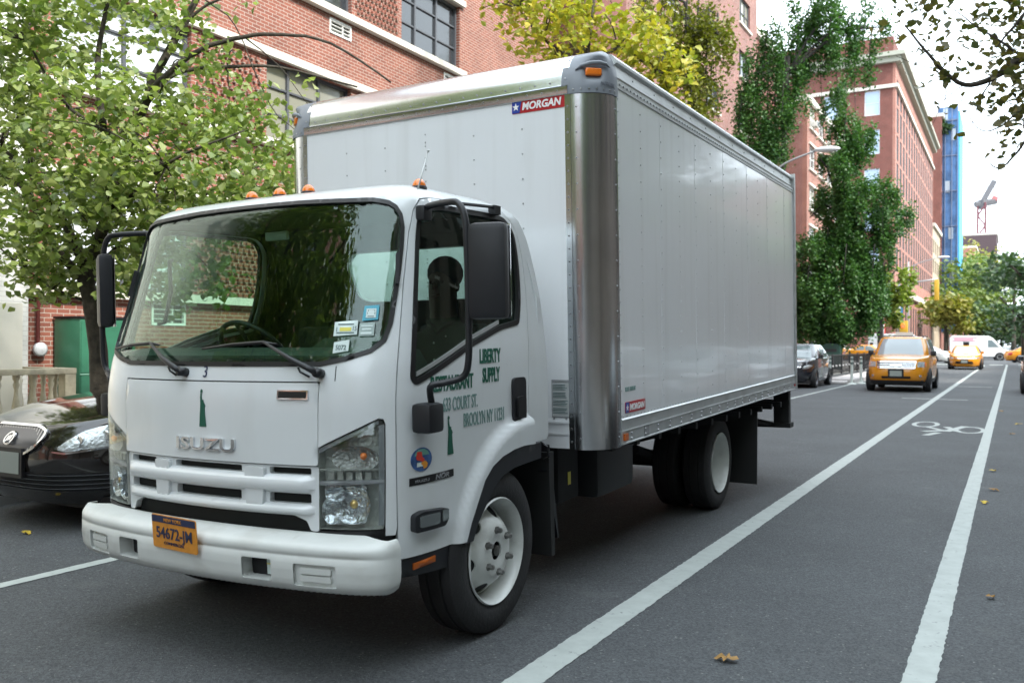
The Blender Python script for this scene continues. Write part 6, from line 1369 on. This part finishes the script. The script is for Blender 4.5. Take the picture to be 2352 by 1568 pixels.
# ================================================================ trees
bark = mat('bark', (.045, .038, .028), .9, nscale=12, namt=.4, bump=.8, bscale=30)
def leaves(name, C, N, size, m, parent, droop=.4, elong=1.5, up=.5):
    """C: (n,3) leaf positions; every leaf is a folded six point blade"""
    n = len(C); nr = rng.normal(size=(n, 3)); nr[:, 2] = np.abs(nr[:, 2])+up; nr /= np.linalg.norm(nr, axis=1, keepdims=True)
    t = rng.normal(size=(n, 3)); t[:, 2] -= droop; t -= nr*(t*nr).sum(1, keepdims=True); t /= np.linalg.norm(t, axis=1, keepdims=True); b = np.cross(nr, t)
    s = size*rng.uniform(.6, 1.25, (n, 1)); L = s*elong/2; W = s/2
    P = np.stack([C-t*L, C-t*L*.2+b*W+nr*W*.35, C+t*L*.55+b*W*.55+nr*W*.2, C+t*L, C+t*L*.55-b*W*.55+nr*W*.2, C-t*L*.2-b*W+nr*W*.35], 1).reshape(-1, 3)
    me = bpy.data.meshes.new(name); me.vertices.add(6*n); me.vertices.foreach_set('co', P.ravel())
    idx = (np.arange(n)[:, None]*6+np.array([[0, 1, 2, 3, 0, 3, 4, 5]])).ravel(); me.loops.add(8*n); me.loops.foreach_set('vertex_index', idx)
    me.polygons.add(2*n); me.polygons.foreach_set('loop_start', np.arange(0, 8*n, 4)); me.polygons.foreach_set('loop_total', np.full(2*n, 4)); me.materials.append(m); me.update(calc_edges=True)
    o = bpy.data.objects.new(name, me); COL.objects.link(o); o.parent = parent; return o
def cloud(c, r, n, k=9, sp=.16, shell=.5):
    """n leaves in twig clusters inside an ellipsoid"""
    q = max(1, n//k); d = rng.normal(size=(q, 3)); d /= np.linalg.norm(d, axis=1, keepdims=True); rad = rng.uniform(shell**3, 1, (q, 1))**(1/3)
    cc = np.array(c)+d*rad*np.array(r); return (cc[:, None, :]+rng.normal(size=(q, k, 3))*np.array([sp, sp, sp*.6])).reshape(-1, 3)
def branches(name, limbs, parent, m=None):
    b = MB()
    for pts, r0, r1 in limbs:
        P = spline(pts, 4) if len(pts) > 2 else pts; n = len(P); b.tube([Vector(p)+Vector((random.gauss(0, .006), random.gauss(0, .006), 0)) for p in P], [r0+(r1-r0)*i/(n-1) for i in range(n)], 8 if r0 > .03 else 5)
    return b.build(name, m or bark, parent, True)
def twigs(C, starts, n, r=.006):
    out = []
    for i in range(n):
        p = Vector(C[rng.integers(len(C))]); s = min(starts, key=lambda a: (Vector(a)-p).length); s = Vector(s); mid = s.lerp(p, .55)+Vector((0, 0, .12)); out.append(([s, mid, p], r*1.8, r*.6))
    return out
# ---- street tree at the left: leafy crown over the sedan
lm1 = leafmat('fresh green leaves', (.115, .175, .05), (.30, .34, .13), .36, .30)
T1 = empty('street_tree', (0, 0, 0), 0, 'leafy green street tree with a slim dark trunk rising behind the black sedan', 'tree', 'street trees along the left pavement')
D0 = 9.2
base = Vector((-8.3, 5.9, .10)); A = lambda px, py, d=D0: at(px, py, d)
trunk = [base, A(228, 900), A(222, 780), A(208, 690), A(198, 640)]
limbs = [(trunk, .105, .075), ([A(208, 690), A(185, 590), A(140, 500), A(70, 400), A(0, 340), A(-60, 280, 9.0)], .06, .018), ([A(198, 650), A(120, 560), A(60, 440), A(-20, 390, 9.5)], .05, .02),
         ([A(200, 660), A(225, 560), A(265, 440), A(300, 330), A(350, 190), A(420, 60), A(470, -40)], .07, .03), ([A(265, 440), A(240, 300), A(225, 150), A(250, -20)], .045, .02),
         ([A(330, 235), A(380, 175, 9.0), A(460, 115, 8.9), A(560, 85, 8.8), A(650, 80, 8.8), A(760, 100, 8.8), A(900, 190, 9.0)], .034, .010), ([A(335, 240), A(400, 170, 9.2), A(520, 155, 9.4), A(640, 155, 9.5), A(820, 200, 9.6)], .030, .010),
         ([A(215, 620), A(330, 520, 9.6), A(450, 460, 10), A(600, 380, 10.2)], .035, .010), ([A(240, 520), A(380, 380, 8.7), A(560, 300, 8.5)], .03, .008), ([A(420, 60), A(480, 10), A(610, -30)], .02, .008), ([A(470, 0), A(540, 60), A(620, 240), A(680, 300)], .008, .004),
         ([A(560, 85, 8.8), A(640, 150), A(720, 260)], .008, .003), ([A(215, 700), A(120, 660), A(60, 620, 9.0)], .02, .006), ([A(300, 330), A(160, 250), A(60, 90)], .03, .01)]
cl = [((60, 60), 1.0, 900), ((180, 40), .8, 650), ((330, 60), .7, 450), ((430, 120), .45, 260), ((120, 200), .9, 850), ((20, 330), .7, 700), ((230, 250), .8, 800), ((360, 320), .8, 900), ((150, 380), .85, 900), ((300, 430), .75, 900), ((450, 400), .75, 850), ((560, 330), .6, 560),
      ((80, 470), .8, 900), ((200, 520), .75, 800), ((60, 570), .55, 500), ((330, 520), .6, 600), ((130, 620), .42, 330), ((120, 660), .28, 240), ((220, 640), .35, 260), ((580, 420), .45, 350), ((480, 270), .5, 380), ((620, 250), .35, 120), ((640, 380), .3, 160), ((500, 180), .35, 120), ((0, 180), .8, 800),
      ((-120, 300), 1.0, 700), ((-100, 80), 1.0, 500), ((420, 520), .5, 420), ((540, 500), .4, 260), ((400, 620), .55, 420), ((470, 640), .4, 240), ((330, 640), .4, 260), ((700, 190), .15, 20), ((200, -150), 1.3, 900), ((480, -140), .8, 300)]
Cs = []
for (p, r, n) in cl:
    dd = D0+rng.uniform(-.7, .9); c = A(p[0], p[1], dd); Cs.append(cloud(c, (r, r*.95, r*.72), int(n*.80), k=14, sp=.105))
Cs = np.concatenate(Cs); st = [p for l in limbs for p in l[0][1:]]
branches('trunk', limbs+twigs(Cs, st, 90), T1); leaves('crown', Cs, 0, .076, lm1, T1, droop=.7, elong=1.25)
# tree standing behind the viewer's left: mirrored in the windshield
T1b = copy_tree(T1); T1b.scale = (1.9, 1.9, 1.9); T1b.location = (7.2, -14.5, 0); T1b['label'] = 'leafy street tree on the left pavement behind the viewer'
T1c = copy_tree(T1); T1c.scale = (1.9, 1.9, 1.9); T1c.location = (7.6, -25.0, 0); T1c['label'] = 'leafy street tree farthest behind the viewer on the left pavement'
# ---- yellow tree behind the cargo box
def blob_tree(name, label, trunkp, limbs, clumps, lm, size, group=None, dens_=1, sp=.22, bm=None, droop=.4, tw=40, k=9):
    r = empty(name, (0, 0, 0), 0, label, 'tree', group); Cc = np.concatenate([cloud(c, rr, int(n*dens_), k=k, sp=sp, shell=.2) for c, rr, n in clumps])
    st = [p for l in limbs for p in l[0][1:]] or [trunkp[0][-1]]
    branches('trunk', [trunkp]+limbs+twigs(Cc, st+[trunkp[0][-1]], tw, .012), r, bm); leaves('crown', Cc, 0, size, lm, r, droop=droop); return r
ylm = leafmat('yellow green leaves', (.42, .34, .03), (.24, .28, .05), .35); Y = 19.5
B_ = lambda px, py, d: at(px, py, d)
tb = B_(1350, 400, Y); tb = Vector((tb.x, tb.y, .1))
cls = []
for (px, py, r, n) in ((1200, 20, .9, 420), (1290, 60, .9, 520), (1380, 60, .8, 420), (1250, 120, .5, 120), (1460, 110, .75, 430), (1520, 150, .6, 360), (1530, 210, .45, 220), (1330, -60, 1.4, 500), (1180, -60, .9, 300), (1190, 90, .3, 40), (1480, 60, .4, 120), (1560, 170, .25, 60)):
    cls.append((B_(px, py, Y+rng.uniform(-.6, .6)), (r, r, r*.75), n))
blob_tree('yellow_tree', 'yellow leaved tree rising behind the top of the cargo box', ([tb, B_(1350, 300, Y), B_(1345, 150, Y)], .13, .07), [([B_(1345, 180, Y), B_(1420, 110, Y), B_(1510, 170, Y)], .05, .02), ([B_(1345, 160, Y), B_(1250, 90, Y), B_(1190, 20, Y)], .05, .02), ([B_(1345, 150, Y), B_(1370, -40, Y)], .06, .02)], cls, ylm, .125, sp=.24, dens_=.8)
# ---- ginkgo trees with hanging strands
def strands(S_, w):
    P = []
    for (px, py0, py1, d, r) in S_:
        a, b = B_(px, py0, d), B_(px, py1, d); L = (a-b).length; n = int(w*L*r*r*0+w*L*r); kc = max(2, int(L*r*3.2)); tk = np.sort(rng.uniform(0, 1, kc)); oc_ = rng.normal(size=(kc, 3))*np.array([.40, .40, .05])*r*(1.1-.6*tk[:, None]); ii = rng.integers(0, kc, n); t = tk[ii]; base_ = np.array(a)+(np.array(b)-np.array(a))*t[:, None]
        wob = np.stack([np.sin(t*9+px), np.cos(t*7+px), 0*t], 1)*r*.25; q = rng.normal(size=(n, 3))*np.array([.17, .17, .34]); P.append(base_+wob+oc_[ii]+q)
    return np.concatenate(P)
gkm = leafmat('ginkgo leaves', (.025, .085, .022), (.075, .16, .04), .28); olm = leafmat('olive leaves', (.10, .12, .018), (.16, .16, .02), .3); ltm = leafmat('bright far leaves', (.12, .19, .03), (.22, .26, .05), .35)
def ginkgo(name, label, px, d, S_, lim, m, size, w, group):
    r = empty(name, (0, 0, 0), 0, label, 'tree', group); p = B_(px, 790, d); base = Vector((p.x, p.y, .1))
    lb = [([base, B_(px, 600, d), B_(lim[0][0], lim[0][1], d)], .20, .10)]
    for q in lim[1:]: lb.append(([B_(lim[0][0], lim[0][1]+40, d), B_((lim[0][0]+q[0])/2, (lim[0][1]+q[1])/2-15, d), B_(q[0], q[1], d)], .08, .03))
    for s in S_: lb.append(([B_(s[0]+4, s[1], s[3]), B_(s[0]-3, (s[1]+s[2])/2, s[3]), B_(s[0], s[2], s[3])], .03, .01))
    branches('trunk', lb, r, gbark); leaves('crown', strands(S_, w), 0, size, m, r, droop=1.2, elong=1.0); return r
dG = 40; gbark = mat('dark trunk bark', (.018, .017, .014), .9, nscale=6, namt=.3)  # one even tone, darker than the other bark
S1 = []
for px, a, b, r in ((1700, 230, 330, .5), (1712, 200, 360, .8), (1730, 180, 385, .9), (1748, 160, 380, .9), (1765, 130, 370, .9), (1782, 150, 360, .85), (1800, 110, 375, .8), (1815, 90, 300, .8), (1830, 60, 240, .8), (1850, 40, 200, .8), (1870, 25, 170, .75), (1888, 20, 250, .55), (1893, 250, 330, .28), (1905, 30, 160, .6), (1925, 40, 250, .45), (1945, 50, 180, .5), (1965, 60, 260, .4), (1985, 50, 130, .5), (2005, 55, 115, .45), (2025, 50, 100, .4), (2045, 60, 90, .3), (1760, 70, 150, .5), (1790, 50, 120, .5), (1740, 110, 180, .5), (1820, 10, 60, .5), (1860, 0, 50, .6), (1900, -20, 50, .6), (1940, 10, 60, .6), (1980, 25, 70, .5), (2000, 60, 180, .3), (1722, 130, 190, .3), (1696, 250, 290, .25)):
    S1.append((px, a, b, dG+rng.uniform(-1.2, 1.2), r*1.0))
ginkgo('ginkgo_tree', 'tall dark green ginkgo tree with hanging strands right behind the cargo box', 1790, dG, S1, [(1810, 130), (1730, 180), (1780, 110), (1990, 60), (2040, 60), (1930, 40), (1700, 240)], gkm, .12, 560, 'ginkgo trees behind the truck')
S2 = []; dG2 = 48
for px, a, b, r in ((1840, 600, 760, .9), (1858, 560, 740, 1.0), (1876, 560, 780, 1.0), (1905, 360, 430, .6), (1898, 520, 770, 1.1), (1922, 210, 420, .7), (1920, 440, 780, 1.2), (1940, 250, 460, .8), (1945, 450, 790, 1.2), (1965, 280, 400, .7), (1968, 440, 760, 1.2), (1985, 300, 360, .5), (1990, 430, 740, 1.1), (2010, 425, 700, 1.0), (2030, 430, 560, .9), (2030, 600, 730, .9), (1850, 560, 770, 1.2), (1880, 600, 770, 1.2), (1912, 600, 780, 1.2), (1940, 560, 770, 1.3), (1975, 560, 770, 1.2), (2005, 560, 750, 1.1), (1930, 430, 560, 1.1), (1960, 420, 520, 1.0), (2050, 470, 560, .7), (2070, 490, 540, .6), (2090, 500, 530, .35), (1835, 600, 780, .8), (1955, 330, 480, .9), (1912, 440, 560, .9), (2000, 290, 345, .35), (1935, 180, 260, .4)):
    S2.append((px, a, b, dG2+rng.uniform(-1.5, 1.5), r))
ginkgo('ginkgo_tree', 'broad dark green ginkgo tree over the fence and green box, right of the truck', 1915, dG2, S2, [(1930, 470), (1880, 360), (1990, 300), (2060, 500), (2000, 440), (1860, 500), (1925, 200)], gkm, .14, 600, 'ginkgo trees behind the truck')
S3 = []
for px, a, b, r in ((1490, -30, 60, .7), (1520, -20, 120, .7), (1550, -30, 200, .8), (1575, -20, 280, .8), (1600, 0, 290, .9), (1625, 20, 270, .8), (1645, 30, 180, .45), (1655, 60, 130, .3), (1610, 150, 300, .6), (1585, 200, 290, .6), (1635, 120, 240, .35), (1480, 0, 30, .4)):
    S3.append((px, a, b, 27+rng.uniform(-1, 1), r*.8))
ginkgo('ginkgo_tree', 'olive green ginkgo tree behind the yellow tree', 1600, 27, S3, [(1590, 60), (1520, -20), (1640, 30), (1650, 80), (1560, 0)], olm, .11, 560, 'ginkgo trees behind the truck')
S4 = []
for px, a, b, r in ((2000, 640, 720, 1.2), (2020, 620, 700, 1.2), (2040, 640, 730, 1.0), (2062, 625, 700, 1.0), (2080, 632, 660, .8), (2095, 640, 655, .5), (2050, 690, 760, .6), (1990, 680, 740, 1.0)): S4.append((px, a, b, 62+rng.uniform(-1, 1), r))
ginkgo('small_tree', 'light yellow green tree between the dark ginkgo and the traffic signal', 2022, 62, S4, [(2030, 640), (2080, 635), (2000, 650)], ltm, .26, 260, None)
# ---- far trees down the avenue
fg = [leafmat('far green leaves', (.09, .15, .035), (.18, .23, .06), .3), leafmat('far yellow leaves', (.30, .26, .06), (.20, .22, .05), .3), leafmat('far dark leaves', (.03, .065, .03), (.06, .11, .045), .25)]
def far(px, py, d, R, m, lb, n=1500, size=.5, hk=.75):
    c = B_(px, py, d); cl_ = [(c+Vector((rng.uniform(-.7, .7)*R, rng.uniform(-.6, .6)*R, rng.uniform(-.6, .6)*R*hk)), (R*.5, R*.5, R*.38), n//9) for _ in range(9)]
    blob_tree('avenue_tree', lb, ([Vector((c.x, c.y, 0)), Vector((c.x, c.y, c.z-R*.3)), Vector((c.x+.3, c.y, c.z+R*.3))], .028*R+.12, .08), [([Vector((c.x, c.y, c.z-R*.4)), c+Vector((R*.5, 0, R*.1))], .1, .05), ([Vector((c.x, c.y, c.z-R*.4)), c+Vector((-R*.5, 0, R*.2))], .1, .05)], cl_, fg[m], size, 'trees far down the avenue', sp=R*.10, tw=14)
for a in ((2172, 728, 112, 3.3, 1, 'low yellow green tree in front of the far brick facade'), (2218, 695, 128, 6.0, 0, 'bright green tree right of the yellow one, far down the avenue'), (2178, 700, 150, 5.0, 0, 'green tree tucked under the blue netting tower'),
          (2252, 650, 165, 7.0, 0, 'tall green tree below the crane on the left side of the avenue'), (2232, 632, 200, 10.5, 1, 'tall yellowish tree right of the blue tower'), (2262, 650, 180, 9.0, 0, 'green tree closest to the sky gap, below the brown building'),
          (2265, 745, 140, 4.6, 2, 'dark low tree behind the vans'), (2300, 755, 170, 5.0, 2, 'dark tree at the far end of the avenue'), (2325, 765, 240, 7.0, 2, 'small dark tree at the vanishing point of the avenue')):
    far(*a[:5], a[5], size=.30+a[2]*.0016)
for a in ((2352, 700, 70, 3.4, 2, 'dark tree at the right edge with branches reaching left'), (2330, 640, 95, 2.6, 2, 'thin dark tree top near the right edge'), (2375, 620, 60, 3.2, 2, 'dark leafy tree leaning in from the right edge'), (2345, 750, 100, 3.2, 2, 'low dark tree behind the crossing taxi at the right')):
    far(*a[:5], a[5], n=1100, size=.30)
# roof shrubs on the brown tower
c = B_(2143, 288, 172); blob_tree('roof_shrub', 'dark shrub growing on top of the brown tower', ([Vector((c.x, c.y, 46)), Vector((c.x, c.y, c.z))], .3, .1), [], [(c, (2.2, 2.2, 1.5), 500), (c+Vector((1.6, 0, -1)), (1.4, 1.4, 1), 200)], fg[2], .7, sp=.4, tw=6)
# ---- plane tree reaching in from the upper right
plm = leafmat('plane tree leaves', (.045, .060, .018), (.14, .11, .04), .35, .5); dP = 12.0
T5 = empty('plane_tree', (0, 0, 0), 0, 'plane tree branches with sparse brown green leaves hanging in from the upper right', 'tree')
Q = lambda px, py, d=dP: at(px, py, d)
tr = [Vector((4.1, 14.0, .1)), Vector((4.0, 14.0, 3.2)), Vector((3.7, 14, 6.5)), Vector((3.2, 14, 9.5))]
main = [Vector((3.9, 14, 4.4)), Q(2700, 120), Q(2500, 150), Q(2352, 135), Q(2280, 180), Q(2215, 195), Q(2165, 160), Q(2120, 110), Q(2080, 60)]
L5 = [(tr, .22, .10), (main, .07, .010), ([Vector((3.8, 14, 5.5)), Q(2600, -60), Q(2420, -30), Q(2330, 60), Q(2290, 110)], .05, .010), ([Q(2500, 150), Q(2420, 260), Q(2352, 330), Q(2300, 385), Q(2270, 372)], .03, .006), ([Q(2352, 135), Q(2290, 90), Q(2240, 60), Q(2190, 20)], .02, .006),
      ([Q(2450, 60), Q(2352, 20), Q(2280, -10), Q(2180, -30)], .03, .008), ([Q(2280, 180), Q(2250, 230), Q(2230, 300)], .012, .004), ([Q(2420, 260), Q(2352, 250), Q(2300, 290), Q(2255, 300), Q(2220, 260)], .018, .004), ([Q(2215, 195), Q(2170, 230), Q(2140, 290)], .008, .003), ([Q(2165, 160), Q(2110, 150), Q(2060, 130)], .008, .003), ([Q(2180, -30), Q(2120, 20), Q(2050, 30)], .010, .003)]
Pc = []
for (px, py, r, n) in ((2330, 60, .30, 60), (2260, 40, .30, 40), (2200, 20, .28, 36), (2130, 20, .3, 40), (2070, 30, .25, 30), (2090, 90, .2, 14), (2150, 110, .25, 24), (2220, 150, .28, 30), (2160, 175, .2, 20), (2290, 150, .28, 46), (2340, 180, .28, 50), (2320, 240, .25, 34), (2340, 300, .25, 36), (2270, 250, .22, 14), (2300, 330, .2, 12), (2240, 250, .18, 12), (2120, 200, .15, 6), (2350, 110, .3, 50), (2290, 10, .3, 40), (2352, 240, .3, 40), (2210, 235, .1, 4), (2140, 260, .15, 5), (2030, 70, .2, 10), (2400, 150, .8, 200), (2480, 60, .8, 200), (2450, 300, .6, 120), (2230, 310, .06, 2), (2190, 90, .2, 14)):
    Pc.append(cloud(Q(px, py, dP+rng.uniform(-.5, .5)), (r*1.3, r*1.3, r), int(n*.85), k=4, sp=.12, shell=.1))
Pc = np.concatenate(Pc); branches('trunk', L5+twigs(Pc, [p for l in L5[1:] for p in l[0]], 70, .0035), T5); leaves('crown', Pc, 0, .105, plm, T5, droop=.8, elong=1.15)
# more right-hand trees (outside the picture, seen mirrored in the truck's side)
ex = [(Vector((x, y, z)), (2.2, 2.2, 1.6), 420) for x, y, z in ((4.2, 24, 8), (5.2, 26, 6.5), (4.4, 22, 6.2), (4.6, 27, 9))]
T6 = blob_tree('avenue_tree', 'green tree on the right pavement outside the picture', ([Vector((4.4, 24.5, .1)), Vector((4.4, 24.5, 6))], .18, .1), [], ex, fg[0], .26, 'trees on the right pavement', sp=.35, tw=20)
T7 = copy_tree(T6); T7.location = (-13.2, -54, 0); T7['label'] = 'green tree on the left pavement far behind the viewer'
T8 = copy_tree(T6); T8.location = (-8, -88, 0); T8.scale = (1.3, 1.3, 1.3); T8['label'] = 'large green tree at the end of the street behind the viewer'
for y, lb in ((-22, 'green tree on the right pavement behind the viewer'), (-34, 'green tree on the right pavement, farthest behind the viewer'), (22, 'green tree on the right pavement near the crossing, outside the picture')):
    c = copy_tree(T6); c.location = (0, y, 0); c['label'] = lb

T9 = copy_tree(T1); T9.scale = (2.0, 2.0, 2.0); T9.rotation_euler = (0, 0, math.pi); T9.location = (-12.0, -4.0, 0); T9['label'] = 'large leafy tree at the right kerb behind the viewer'; T9['group'] = 'trees on the right pavement'
